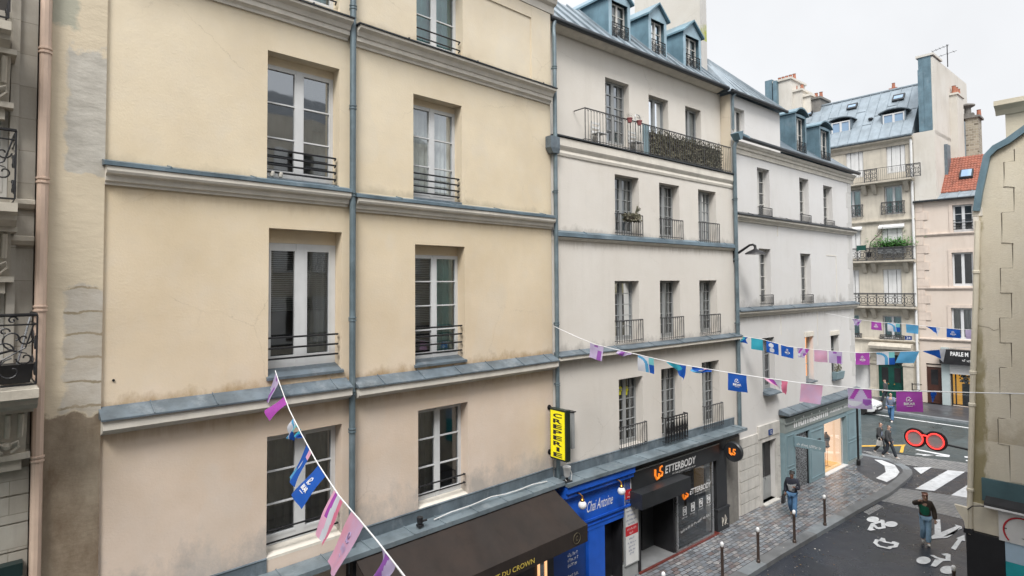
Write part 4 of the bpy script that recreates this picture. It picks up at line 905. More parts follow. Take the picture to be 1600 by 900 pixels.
q = MB(); q.quad((5.385, -.26, .24), (7.435, -.26, .24), (7.435, -.26, 2.735), (5.385, -.26, 2.735)); q.build('pane', M['glassd'], ks_)
def etter(u0, u1, o, z0, h):
    L = u1-u0; q = MB(); put_text(q, 'ETTERBODY', (u0+L*.25, -o, z0), (L*.75, 0, 0), (0, 0, h), 0, .12, .02); q.build('lettering', M['wtext'], ks_)
    q = MB(); scrib(q, (u0+L*.42, -o, z0-h*.40), (L*.58, 0, 0), h*.2, 0); q.build('printed_line', M['wtext'], ks_)
    c = u0+L*.10; w = L*.085; q = MB()                   # orange mark: two curved strokes
    q.tube([(c-w, -o-.01, z0+h*1.0), (c-w*1.0, -o-.01, z0+h*.25), (c-w*.6, -o-.01, z0-h*.25), (c-w*.05, -o-.01, z0-h*.15), (c, -o-.01, z0+h*.35)], h*.16, 6); q.tube([(c+w*.9, -o-.01, z0+h*1.15), (c+w*.35, -o-.01, z0+h*1.05), (c+w*.25, -o-.01, z0+h*.65), (c+w*.95, -o-.01, z0+h*.35), (c+w*.75, -o-.01, z0-h*.05), (c+w*.1, -o-.01, z0-h*.05)], h*.12, 6); q.build('emblem', M['orange'], ks_)
u0 = S.uz(1022, 742, fo)[0]; u1 = S.uz(1087, 712, fo)[0]; etter(u0, u1, fo+.006, 2.90, .25)
w0_, w1_ = S.uz(1066, 780, .26)[0], S.uz(1111, 766, .26)[0]; etter(w0_, w1_, .268, 1.86, .19)
for i in range(4):
    q = MB(); c = w0_+.12+(w1_-w0_-.2)*i/3.2; z = 1.28+.02*i; q.tube([(c-.09, -.266, z), (c-.09, -.266, z+.26), (c+.09, -.266, z+.26), (c+.09, -.266, z)], .014, 4, 0, closed=True)
    q.tube([(c+.05*math.cos(a), -.266, z+.14+.06*math.sin(a)) for a in (0, 1.05, 2.1, 3.14, 4.2, 5.25)], .012, 4, 0, closed=True); q.build('window_icon', M['wtext'], ks_)
    q = MB(); scrib(q, (c-.16, -.268, z-.10), (.32, 0, 0), .045, 0, i); q.build('printed_line', M['wtext'], ks_)
q = MB(); scrib(q, (w0_-.12, -.268, .74), (w1_-w0_+.1, 0, .16), .085, 0, 5); q.build('printed_line', M['wtext'], ks_)
bx('pillar', ks_, 'blackm', (7.86, 8.55, -.22, -.003, .02, 3.30), (7.82, 8.59, -.27, -.003, .02, .9), (7.80, 8.61, -.30, -.003, .88, .95)); bx('end_pier', ks_, 'greyst', (8.60, 9.45, -.16, -.003, .02, 3.31), (8.55, 9.5, -.22, -.003, 2.95, 3.30)); bx('red_step', ks_, 'darkred', (7.54, 7.85, -.34, -.003, .02, .16))
q = MB(); q.tube([(8.12, -.276, .30), (8.10, -.276, .62), (8.2, -.276, .55), (8.14, -.276, .42), (8.28, -.276, .30), (8.30, -.276, .66), (8.40, -.276, .5), (8.32, -.276, .36), (8.48, -.276, .28)], .012, 4); q.build('graffiti', M['cream'], ks_)
# round projecting sign
ru, rz_ = S.uz(1135, 710, .55)
rs = thing('round_sign', 'round black projecting sign with an orange mark at the end of the black shop', 'sign', S.M @ Matrix.Translation((8.35, -.62, 2.98)))
ux, _ = 0, 0
MB().lathe([(.001, -.08), (.33, -.08), (.35, -.06), (.35, .06), (.33, .08), (.001, .08)], (0, 0, 0), 28, 0, 'x').build('disc', M['blackm'], rs, smooth=True)
q = MB(); q.tube([(-.086, .10, .12), (-.086, .10, -.05), (-.086, .03, -.10), (-.086, -.01, -.03)], .035, 6); q.tube([(-.086, -.13, .10), (-.086, -.05, .10), (-.086, -.04, .03), (-.086, -.11, -.02), (-.086, -.08, -.08), (-.086, .0, -.08)], .028, 6); q.build('emblem', M['orange'], rs)
MB().box(-.03, .03, .3, .60, -.03, .03).build('bracket', M['black'], rs)
# creperie sign (perpendicular lightbox)
yel = simple('yellow_lightbox', (.80, .72, .01), .4, 0, .05, 2, emit=(1, .85, .0), estr=.10)
cu_ = -.28; oL, zT = S.oz(859, 637, cu_); oR, zR = S.oz(888, 640, cu_); _, zB = S.oz(862, 716, cu_)
cs = thing('projecting_sign', 'yellow vertical sign lettered in black hanging from the drainpipe corner', 'sign', S.M @ Matrix.Translation((cu_, 0, 0)))
o0, o1 = oL, S.oz(884, 680, cu_)[0]
bx('sign_box', cs, 'blackg', (0.01, .17, -o1, -o0, zB, zT)); q = MB(); q.box(-.004, .009, -o1+.045, -o0-.03, zB+.05, zT-.05); q.build('sign_face', yel, cs)
q = MB(); hh = (zT-zB-.16)/8
for i, ch in enumerate('CREPERIE'): put_text(q, ch, (-.010, -o0-(o1-o0)*.22-(0 if ch != 'I' else .12), zT-.09-hh*(i+1)+hh*.1), (0, -((o1-o0)*.56 if ch != 'I' else .12), 0), (0, 0, hh*.76), 0, 0, .032)
q.build('lettering', M['black'], cs)
q = MB()
for z in (zT-.02, zB+.12): q.tube([(.1, -o0-.05, z), (.1, .0, z)], .028, 6); q.lathe([(.07, 0), (.07, -.03), (.001, -.03)], (.1, .0, z), 10, 0, 'y')
q.build('bracket', M['iron'], cs)
c2 = thing('projecting_sign', 'narrow grey blank lightbox just behind the yellow vertical sign', 'sign', S.M @ Matrix.Translation((.42, 0, 0)))
oa, za = S.oz(899, 660, .55); bx('sign_box', c2, 'greyp', (0, .10, -oa, -oa+.38, zB+.14, zT-.22)); bx('sign_frame', c2, 'black', (-.01, .15, -oa-.012, -oa+.39, zT-.219, zT-.19)); MB().tube([(.07, -oa+.3, zB+.5), (.07, 0, zB+.5)], .025, 6).build('bracket', M['iron'], c2)
# little white lamp under the sign and cables on the zinc roof
fl = thing('floodlight', 'small white floodlight on the zinc roof under the yellow vertical sign', 'lamp', S.M @ Matrix.Translation((.12, -.38, 3.72)))
q = MB(); q.lathe([(.06, 0), (.09, .05), (.10, .22), (.115, .23), (.115, .28), (.05, .30)], (0, 0, .05), 14); q.build('housing', M['shutter'], fl, smooth=True)
q = MB(); q.tube([(.1, 0, .3), (.16, -.03, .1), (.1, -.05, -.08), (-.02, -.05, -.1), (-.08, -.02, .0)], .012, 5); q.build('cable', M['shutter'], fl)
q = MB(); q.box(-.12, .12, -.1, .1, -.10, -.05); q.tube([(0, 0, -.05), (0, 0, .06)], .03, 6); q.build('bracket', M['black'], fl)
q = MB(); pts = []
for (px, py) in ((678, 812), (705, 800), (735, 790), (768, 776), (790, 772), (812, 765), (832, 757), (855, 752)):
    u, z = Yf.uz(px, py, .22); pts.append((u, -.22, max(z, 3.745)))
tag(MB().tube(pts, .012, 5).build('cable', M['shutter'], None, M=Yf.M), 'loose white cable lying along the zinc roof above the brown awning', 'cable')
u, z = Yf.uz(657, 828, .3); q = MB(); q.box(-.06, .06, -.06, .06, 0, .05); q.lathe([(.05, .05), (.07, .1), (.07, .2), (.03, .22)], n=10); q.tube([(0, 0, .1), (.12, -.1, .14)], .025, 6)
tag(q.build('floodlight', M['black'], None, M=Yf.M @ Matrix.Translation((u, -.28, 3.74))), 'small black spotlight on the zinc roof at the top of the brown awning', 'lamp')
# street lamp on the downpipe
sl_ = thing('street_lamp', 'black wall street lamp with a saucer shade on a curved bracket', 'lamp', S.M @ Matrix.Translation((UW-.02, 0, 0)))
_, z0 = S.uz(1147, 395, .2); ox = .80; zc = S.oz(1178, 386, UW)[1]
q = MB(); q.tube([(0, -.10, z0), (0, -.22, z0+.02), (0, -.45, z0+.16), (0, -.66, z0+.28), (0, -.78, z0+.29), (0, -.86, z0+.24), (0, -.87, z0+.17)], [.05, .05, .045, .04, .04, .05, .055], 8); q.box(-.06, .06, -.12, -.0, z0-.35, z0+.22); q.build('bracket', M['iron'], sl_, smooth=True)
MB().lathe([(.37, -.11), (.36, -.08), (.30, -.03), (.18, .03), (.08, .07), (.05, .10), (.04, .14)], (0, -.87, z0+.04), 24).build('shade', M['iron'], sl_, smooth=True)
MB().lathe([(.001, -.125), (.34, -.12), (.36, -.108)], (0, -.87, z0+.04), 24).build('diffuser', M['wtext'], sl_, smooth=True)
# blue-grey lingerie shop on the corner
ls = thing('corner_shopfront', 'blue-grey corner shop front with a bright lit display window', 'shopfront', T.M)
l0, l1 = 3.42, UT_-.0
bx('fascia', ls, 'saged', (l0, l1, -.22, -.003, 2.74, 3.34), (l0, l1, -.28, -.003, 3.10, 3.14)); zinc_cover(ls, l0-.1, l1+.05, [(.03, 3.72), (.46, 3.58), (.46, 3.50), (.0, 3.50)], 'zinc', step=1.2, name='shop_roof')
bxs('pilaster', ls, 'sage', (l0, 4.40, -.20, -.003, .02, 2.735), (9.93, l1, -.20, -.003, .02, 2.735), (5.86, 7.42, -.16, -.003, .02, 2.50)); bx('rail', ls, 'sage', (4.405, 9.925, -.18, -.003, 2.505, 2.735))
q = MB()
def frame(u0, u1, z0, z1, o, t=.03):
    q.box(u0, u1, -o-.025, -o, z0, z0+t); q.box(u0, u1, -o-.025, -o, z1-t, z1); q.box(u0, u0+t, -o-.025, -o, z0+t, z1-t); q.box(u1-t, u1, -o-.025, -o, z0+t, z1-t)
for fr in ((3.62, 4.28, .32, 1.18, .20), (3.62, 4.28, 1.30, 2.60, .20), (10.1, 11.65, .32, 1.18, .20), (10.1, 11.65, 1.30, 2.60, .20), (5.98, 7.3, .30, 2.38, .16)): q = MB(); frame(*fr); q.build('panel_moulding', M['sage'], ls)
bx('plinth', ls, 'saged', (9.95, l1+.02, -.24, -.0, .02, .28)); bx('window_sill', ls, 'shutter', (7.42, 9.93, -.24, -.003, .10, .17))
bx('door', ls, 'lace', (4.46, 5.80, -.06, -.003, .12, 2.46)); bxs('door_frame', ls, 'black', (4.405, 4.455, -.10, -.003, .1, 2.5), (5.805, 5.855, -.10, -.003, .1, 2.5)); bx('notice_plate', ls, 'black', (6.35, 6.95, -.20, -.163, 1.55, 1.95))
q = MB(); q.quad((7.5, -.02, .17), (9.78, -.02, .17), (9.78, -.02, 2.40), (7.5, -.02, 2.40)); q.build('pane', M['glass'], ls)
bx('display_back', ls, 'litw', (7.45, 9.9, .78, .80, .1, 2.5)); bxs('display_side', ls, 'litw', (9.70, 9.76, .012, .78, .1, 2.5), (7.45, 7.49, .03, .78, .1, 2.5)); bx('display_floor', ls, 'litfloor', (7.50, 9.78, .03, .78, .12, .22))
mq = thing('mannequin_bust', 'bust mannequin in black lingerie on a thin stand in the lit window', 'mannequin', T.M @ Matrix.Translation((8.75, .30, .22)))
q = MB(); q.lathe([(.10, .86), (.15, .95), (.115, 1.10), (.15, 1.28), (.17, 1.40), (.10, 1.50), (.05, 1.54), (.05, 1.62), (.01, 1.63)], n=16); q.build('torso', simple('mannequin_skin', (.60, .42, .30), .5, 0, .05), mq, smooth=True)
q = MB(); q.lathe([(.155, 1.22), (.175, 1.30), (.176, 1.38), (.12, 1.42)], n=16); q.lathe([(.155, .93), (.158, .96), (.12, 1.02)], n=16); q.build('lingerie', M['black'], mq, smooth=True)
q = MB()
for x in (-.1, .1): q.tube([(x, 0, 0), (x, 0, .88)], .012, 6)
q.tube([(-.2, 0, .01), (.2, 0, .01)], .012, 6); q.tube([(0, -.2, .01), (0, .2, .01)], .012, 6); q.build('stand', brass, mq)
q = MB(); put_text(q, 'intimissimi', (T.uz(1241, 668, .24)[0], -.226, 2.84), (T.uz(1294, 640, .24)[0]-T.uz(1241, 668, .24)[0], 0, 0), (0, 0, .40), 0, 0, .03); q.build('lettering', M['wtext'], ls); q = MB(); put_text(q, 'italian lingerie', (T.uz(1297, 640, .24)[0], -.226, 2.88), (11.4-T.uz(1297, 640, .24)[0], 0, 0), (0, 0, .24), 0, 0, .02); q.build('lettering', M['wtext'], ls)
bsu = 4.25; oa_, zz1 = T.oz(1281, 668, bsu)
bl_ = thing('blade_sign', 'flat blue-grey projecting sign with small white words beside the lace door', 'sign', T.M @ Matrix.Translation((4.25, 0, 0)))
bo0, bo1, bz_0, bz_1 = .25, .25+1.22, 2.08, 2.52
bx('sign_panel', bl_, 'sage', (-.05, .05, -bo1, -bo0, bz_0, bz_1)); bx('bracket', bl_, 'sage', (-.03, .03, -bo0, -.2, bz_1-.06, bz_1-.02), (-.03, .03, -bo0, -.2, bz_0+.02, bz_0+.06))
q = MB(); scrib(q, (-.054, -bo0-.10, bz_0+.08), (0, -(bo1-bo0-.2), 0), .10, 0, 8); q.build('lettering', M['wtext'], bl_)
M['pinkt'] = simple('pink_beige_trim', (.60, .51, .44), .85, 0, .1, 2, .2, streak=.3)
M['creamp'] = simple('cream_pipe_paint', (.62, .57, .46), .5, 0, .12, 2, .1, streak=.25)
M['greend'] = simple('black_green_fascia', (.008, .02, .02), .4, 0, .2, 3)
# ================================================================== far street: limestone building and pink building
Hf = Fac((30.0, 44.5), -vpdir(20)); Pf = Fac((30.0, 44.5), -vpdir(-60))
hb = thing('limestone_building', 'tall limestone apartment building with iron balconies and a zinc mansard roof across the far street', 'building', Hf.M)
HR = Hf.uz(1434, 450)[0]; HL = -19.0; HZ = 20.1
HO = {}
for k, v in {'5a': (1321, 1349, 236, 279), '5b': (1384, 1414.7, 226, 272), '4a': (1322, 1345, 298, 339), '4b': (1381, 1410, 292, 336), '3a': (1325, 1345, 356, 404), '3b': (1377, 1410.7, 352, 403), '2a': (1329, 1343, 421, 475), '2b': (1379, 1409, 421, 475), '1a': (1332, 1343, 491, 528), '1b': (1379, 1409, 493, 530)}.items(): HO[k] = op(Hf, *v)
hd = op(Hf, 1371, 1412, 566, 626); hd = (hd[0], hd[1], .15, hd[3])
hl = op(Hf, 1335, 1360, 552, 626); hl = (hl[0]-1.5, hl[1], .5, hl[3])
for k in list(HO):
    if k[1] == 'a': a = HO[k]; w = HO[k[0]+'b'][1]-HO[k[0]+'b'][0]; HO[k] = (a[1]-w, a[1], HO[k[0]+'b'][2], HO[k[0]+'b'][3])
    HO[k[0]+'c'] = None
HO = {k: v for k, v in HO.items() if v}
for k in ('5', '4', '3', '2', '1'):
    a, b = HO[k+'a'], HO[k+'b']; s_ = b[0]-a[0]; HO[k+'c'] = (a[0]-s_, a[1]-s_, a[2], a[3])
wall(hb, 'wall', HL, HR, 0, HZ, list(HO.values())+[hd, hl], [M['stoneH'], M['room'], M['lit']], r=.25, deep=.6, back=11)
for k, o in HO.items():
    f, c = k[0], k[1]
    if f in '532':
        wn = window(hb, *o, r=.10, rows=1, leafs=2, fb=.05, mull=.05, mat='shutter'); q = MB(); n = 4; w = (o[1]-o[0]-.1)/n
        for i in range(n):
            q.box(o[0]+.05+i*w+.02, o[0]+.05+(i+1)*w-.02, .07, .095, o[2]+.05, o[3]-.06)
        q.build('shutter', M['shutter'], wn)
        if f == '3': q = MB(); q.hexa([(o[0]-.15, -.25, o[3]-.30), (o[1]+.15, -.25, o[3]-.30), (o[1]+.15, 0, o[3]-.2), (o[0]-.15, 0, o[3]-.2), (o[0]-.15, -.27, o[3]-.18), (o[1]+.15, -.27, o[3]-.18), (o[1]+.15, 0, o[3]+.05), (o[0]-.15, 0, o[3]+.05)]); q.build('lambrequin', M['shutter'], wn)
    else:
        zr = HO[f+'b'][2]
        window(hb, *o, r=.18, rows=1, leafs=2, fb=.06, mull=.10, mat='white', curtain=('full', 'teal_sky_curtain'), glassm='glass', scroll=(o[0]-.16, o[1]+.16, o[2]+.02, o[2]+(.95 if f == '4' else .35), .16, .42, .022, .16))
st = [(0, 0), (.06, 0), (.12, .08), (.2, .12), (.2, .2), (0, .24)]
def zH(px, py, o=0): return Hf.uz(px, py, o)[1]
for py, big in ((263+20, 1), (345, 0), (408, 1), (480, 1), (533, 0)):
    zb = zH(1400, py)
    if not big: ledge(hb, HL, HR, zb-.1, st, 'stoneHd')
    else:
        q = MB(); q.sweep([(0, zb-.34), (.10, zb-.30), (.16, zb-.16), (.62, zb-.10), (.70, zb-.06), (.70, zb+.06), (0, zb+.08)], HL, HR-.02); bsl = q.build('balcony_slab', M['stoneHd'], hb)
        for px in ((1352, 1367, 1417) if big else ()):
            uu = Hf.uz(px, py)[0]
            for off in (0, -5.6): q = MB(); q.hexa([(uu+off-.14, -.12, zb-.85), (uu+off+.14, -.12, zb-.85), (uu+off+.14, 0, zb-.85), (uu+off-.14, 0, zb-.85), (uu+off-.16, -.55, zb-.12), (uu+off+.16, -.55, zb-.12), (uu+off+.16, 0, zb-.12), (uu+off-.16, 0, zb-.12)]); q.build('corbel', M['stoneHd'], hb)
        q = MB()
        if py < 300:
            rail_arch(q, HL+.1, HR-.08, zb+.07, zb+1.08, .62, .14, .012, .6, False)
            for px in (1360, 1427): uu = Hf.uz(px, 260, .6)[0]; rail_scroll(q, uu-.45, uu+.45, zb+.08, zb+1.05, .63, .45, .022, .02)
        else: rail_scroll(q, HL+.1, HR-.08, zb+.07, zb+1.05, .62, .62, .024, .6)
        q.build('balcony_railing', M['irong'], hb)
ledge(hb, HL, HR, HZ-.25, [(0, -.3), (.08, -.3), (.12, -.1), (.3, .05), (.36, .1), (.36, .24), (0, .28)], 'stoneHd', name='cornice')
MB().tube([(HL, -.38, HZ+.06), (HR+.02, -.38, HZ+.06)], .10, 8).build('gutter', M['zinc'], hb)
# mansard: lower zinc slope up to the ridge line seen against the sky
def on_h(px, py, w): u, z = Hf.uz(px, py, -w); return Vector((u, w, z))
R1 = on_h(1431, 136, 3.2); R0 = on_h(1245, 172, 3.2); k_ = (R1.z-R0.z)/(R1.x-R0.x); RLz = R0.z
rz0 = (R0.z+R1.z)/2
q = MB(); q.quad((HL, -.30, HZ+.08), (HR-.02, -.30, HZ+.08), (HR-.02, 3.2, rz0), (HL, 3.2, rz0)); q.quad((HL, 3.2, rz0), (HR-.02, 3.2, rz0), (HR-.02, 10, rz0+.8), (HL, 10, rz0+.8)); q.poly([(HR-.02, -.30, HZ+.08), (HR-.02, 3.2, rz0), (HR-.02, 10, rz0+.8), (HR-.02, 10, HZ)])
P0, P1 = Vector((0, -.30, HZ+.09)), Vector((0, 3.2, rz0+.01)); nst = 26
for i in range(nst+1):
    u = HL+(HR-HL-.05)*i/nst; q.tube([(u, P0.y, P0.z+.02), (u, P1.y, P1.z+.02)], .035, 4)
for i in range(nst):
    u = HL+(HR-HL-.05)*i/nst; t = .35+.3*((i*7) % 3)/2
    a_ = P0.lerp(P1, t); q.box(u+.03, u+(HR-HL)/nst-.03, a_.y-.02, a_.y+.02, a_.z-.01, a_.z+.04)
q.tube([(HL, 3.2, rz0+.03), (HR, 3.2, rz0+.03)], .10, 6)
rfH = q.build('roof', M['zincl'], hb)
skyg = simple('sky_painted_glass', (.25, .36, .50), .06, 0, 0)  # blue base colour paints the sky's reflection into the panes
for (pl, pr, yt, yb_) in ((1299, 1328, 193, 217), (1379, 1413, 180, 205)):
    dw = .75; u0, zt = Hf.uz(pl, yt, -dw); u1 = Hf.uz(pr, yt, -dw)[0]; zb = Hf.uz(pl, yb_, -dw)[1]
    q = MB(); q.box(u0-.1, u0, dw, dw+2.2, zb-.1, zt+.08); q.box(u1, u1+.1, dw, dw+2.2, zb-.1, zt+.08); d = q.build('dormer', M['zinc'], hb)
    q = MB(); n = 8
    for i in range(n):
        x0, x1 = u0-.3+(u1-u0+.6)*i/n, u0-.3+(u1-u0+.6)*(i+1)/n; h = lambda x: zt+.08+.24*(1-((x-(u0+u1)/2)/((u1-u0)/2+.3))**2); q.hexa([(x0, dw-.12, h(x0)), (x1, dw-.12, h(x1)), (x1, dw+2.6, h(x1)), (x0, dw+2.6, h(x0)), (x0, dw-.12, h(x0)+.08), (x1, dw-.12, h(x1)+.08), (x1, dw+2.6, h(x1)+.08), (x0, dw+2.6, h(x0)+.08)])
    q.build('dormer_roof', M['zinc'], d)
    q = MB(); um = (u0+u1)/2
    for (a, b, c, e) in ((u0, u0+.09, zb, zt), (u1-.09, u1, zb, zt), (um-.08, um+.08, zb, zt)): q.box(a, b, dw, dw+.08, c, e)
    for (a, b) in ((u0+.09, um-.08), (um+.08, u1-.09)): q.box(a, b, dw+.003, dw+.08, zb, zb+.1); q.box(a, b, dw+.003, dw+.08, zt-.09, zt)
    q.build('dormer_window', M['white'], d); q = MB(); q.quad((u0, dw+.05, zb), (u1, dw+.05, zb), (u1, dw+.05, zt), (u0, dw+.05, zt)); q.build('pane', skyg, d)
def slope_pt(u, t, lift=.0): a_ = P0.lerp(P1, t); nrm = Vector((0, -(P1.z-P0.z), (P1.y-P0.y))).normalized(); return Vector((u, a_.y, a_.z))+nrm*lift
def slope_t(px, py):                                   # pixel -> (u, t) on the mansard slope
    lo = Hf
    for i in range(200):
        t = i/199; p = slope_pt(0, t); u, z = Hf.uz(px, py, -p.y)
        if z <= p.z: return u, t
    return u, 1
for (pl, pr, yt, yb_) in ((1323, 1341, 162, 173), (1394, 1415, 147, 160), (1256, 1271, 175, 184)):
    (u0, t0), (u1, t1) = slope_t(pl, yb_), slope_t(pr, yt); q = MB()
    c = [slope_pt(u0, t0, .02), slope_pt(u1, t0, .02), slope_pt(u1, t1, .02), slope_pt(u0, t1, .02)]; d_ = [slope_pt(u0, t0, .16), slope_pt(u1, t0, .16), slope_pt(u1, t1, .16), slope_pt(u0, t1, .16)]; q.hexa(c+d_)
    s_ = q.build('skylight', M['zincd'], hb); q = MB(); e = .1; q.quad(slope_pt(u0+e, t0+.03, .166), slope_pt(u1-e, t0+.03, .166), slope_pt(u1-e, t1-.03, .166), slope_pt(u0+e, t1-.03, .166)); q.build('pane', skyg, s_)
u, t = slope_t(1361, 187); q = MB(); q.ball(tuple(slope_pt(u, t, .08)), .2, 10, 0, 1, 1, .6); q.build('roof_vent', M['zincd'], hb)
# end chimney wall of the limestone building
cz = zH(1440, 90); c0u = Hf.uz(1436, 150)[0]; c1u = Hf.uz(1456, 150)[0]; cb = zH(1440, 206)
q = MB(); q.box(HR+.01, c1u+.12, -.06, 9.5, zH(1445, 316), cb-.02, 0); q.box(c0u, c1u, -.02, 9.5, cb, cz, 1); q.box(c1u, c1u+.12, .0, 9.5, cb-.3, cz-.1, 0); q.box(c0u-.14, c1u+.2, -.1, 2.2, cz, cz+.16, 0); q.box(c0u-.04, c0u+.3, -.06, .0, cb, cz-.9, 1)
ec = q.build('end_wall', [M['white_pl'], M['zincteal']], hb, label='tall end wall with a blue zinc clad chimney face')
q = MB(); q.box(c1u+.121, c1u+.6, 4.2, 6.0, 12, cz-2.2); q.box(c1u+.05, c1u+.68, 4.1, 6.1, cz-2.2, cz-2.05); fl_ = q.build('chimney_stack', M['white_pl'], ec)
for k in range(3): q = MB(); q.lathe([(.16, 0), (.13, .6), (.16, .62)], (c1u+.35, 4.5+.6*k, cz-2.05), 10); q.build('chimney_pot', M['pot'], ec, smooth=True)
q = MB(); q.box(c1u+.123, c1u+.32, 2.2, 3.1, 13.5, 19.5); q.build('flue_cladding', M['zinc'], ec)
an = thing('aerial', 'thin television aerial mast on the tall end chimney', 'aerial', Hf.M @ Matrix.Translation((c1u+.3, 3.2, cz-.2)))
az = 1.75; q = MB(); q.tube([(0, 0, 0), (0, 0, az)], .035, 5); q.build('mast', M['iron'], an)
q = MB(); q.tube([(-1.0, 0, az-.25), (.12, 0, az-.05)], .018, 4); q.tube([(-.9, 0, az-.8), (.6, 0, az-.65)], .016, 4)
for i in range(5): x = -.95+.24*i; q.tube([(x, -.25, az-.25+.18*(x+1)), (x, .25, az-.25+.18*(x+1))], .012, 4)
for i in range(4): x = -.8+.4*i; q.tube([(x, -.25, az-.8+.1*(x+.9)), (x, .25, az-.8+.1*(x+.9))], .012, 4)
q.build('antenna_element', M['iron'], an)
# white drainpipe
drainpipe(hb, HR-.12, .2, HZ-.1, o=.14, r=.09, mat='shutter', collars=())
# ground floor: door, hood, left shop
q = MB(); q.box(hd[0], hd[1], .20, .28, .15, hd[3]); dr = q.build('door', M['green'], hb, label='dark green double door')
q = MB(); um = (hd[0]+hd[1])/2
for (x0, x1) in ((hd[0]+.14, um-.12), (um+.12, hd[1]-.14)):
    q.box(x0+.08, x1-.08, .185, .199, 1.35, hd[3]-.35, 1); q.box(x0, x1, .175, .199, .3, 1.1, 0)
q.build('door_panel', [M['green'], M['black']], dr)
q = MB(); q.ball((um-.2, .16, 1.2), .05, 8); q.ball((um+.2, .16, 1.2), .05, 8); q.build('handle', brass, dr)
zk = hd[3]; q = MB(); k = 10
for i in range(k):                                    # arched dark fanlight
    a0, a1 = math.pi*i/k, math.pi*(i+1)/k; r0 = (hd[1]-hd[0])/2; q.poly([(um, -.01, zk), (um+r0*math.cos(a0), -.01, zk+.95*math.sin(a0)), (um+r0*math.cos(a1), -.01, zk+.95*math.sin(a1))])
q.build('fanlight', M['black'], hb)
q = MB()
for (x0, x1) in ((hd[0]-.5, hd[0]-.02), (hd[1]+.02, hd[1]+.7)): q = MB(); q.box(x0, x1, -.14, 0, .1, zk+1.1); q.box(x0-.05, x1+.05, -.22, 0, .1, .8); q.box(x0-.04, x1+.04, -.2, 0, zk-.1, zk+.05); q.build('door_jamb', M['stoneHd'], hb)
q = MB(); z = zH(1400, 548); q.sweep([(0, z-.35), (.2, z-.3), (.25, z-.05), (.7, z+.15), (.75, z+.35), (.55, z+.55), (0, z+.6)], Hf.uz(1362, 545)[0], Hf.uz(1428, 545)[0])
for i in range(13): a = math.pi*i/12; q.box(um-1.05*math.cos(a)-.12, um-1.05*math.cos(a)+.12, -.18, 0, zk+1.0*math.sin(a)-.08, zk+1.0*math.sin(a)+.10)
q.build('door_hood', M['stoneHd'], hb)
q = MB(); u, z = Hf.uz(1419.5, 528); q.box(u-.22, u+.22, -.03, -.002, z-.15, z+.15, 0); put_text(q, '24', (u-.13, -.034, z-.09), (.26, 0, 0), (0, 0, .18), 1); q.build('house_number_plate', [M['blued'], M['wtext']], hb)
q = MB(); z0 = hl[3]; q.hexa([(hl[0], -1.1, z0-.6), (hl[1]+.1, -1.1, z0-.6), (hl[1]+.1, 0, z0-.05), (hl[0], 0, z0-.05), (hl[0], -1.12, z0-.45), (hl[1]+.1, -1.12, z0-.45), (hl[1]+.1, 0, z0+.1), (hl[0], 0, z0+.1)]); q.build('shop_awning', M['shutter'], hb); bx('shop_panel', hb, 'shutter', (hl[0], hl[1], .1, .15, .3, hl[3]))
# plants on the third-floor balcony
t = thing('balcony_bush', 'bright green bush on the third-floor balcony of the limestone building', 'plant', Hf.M @ Matrix.Translation((Hf.uz(1393, 385, .4)[0], -.38, zH(1393, 385, .4)-.55)))
q = MB()
for i in range(900):
    c_ = Vector((rnd.gauss(0, .62), rnd.gauss(0, .15), .55+abs(rnd.gauss(0, .32)))); s_ = rnd.uniform(.05, .12); a = rnd.uniform(0, 6); q.quad(c_+Vector((s_*math.cos(a), 0, s_*math.sin(a))), c_+Vector((0, s_*.7, .03)), c_-Vector((s_*math.cos(a), 0, s_*math.sin(a))), c_+Vector((0, -s_*.7, -.03)))
q.build('foliage', M['leafg'], t, fix=False); MB().box(-.9, .9, -.2, .2, 0, .5).build('trough', M['greyp'], t)
t = thing('bare_plant', 'bare twig plant in a pot on the limestone balcony left of the bright green bush', 'plant', Hf.M @ Matrix.Translation((Hf.uz(1357, 400, .35)[0], -.35, zH(1357, 402, .35))))
q = MB(); q.tube([(0, 0, .1), (.1, 0, .7), (.2, 0, 1.2), (.75, 0, 1.7), (1.1, .05, 2.1)], [.05, .04, .035, .025, .012], 5)
for i in range(7): a = rnd.uniform(-.5, 1.2); p = Vector((.25+.11*i, 0, 1.25+.12*i)); q.tube([p, p+Vector((math.cos(a)*.4, rnd.uniform(-.2, .2), .35*math.sin(a)+.15))], .014, 4)
q.build('branches', M['wood'], t); MB().lathe([(.16, 0), (.22, .35), (.24, .35), (.24, .4), (.18, .4)], n=12).build('pot', M['black'], t)
MB_ = MB(); u0, z1 = Hf.uz(1340, 384, .5); u1, z0 = Hf.uz(1354, 391, .5); tag(MB_.box(u0, u1, -.72, -.60, z0, z1).build('window_box', M['green'], None, M=Hf.M), 'dark green planter box hung on the third-floor balcony railing', 'planter')
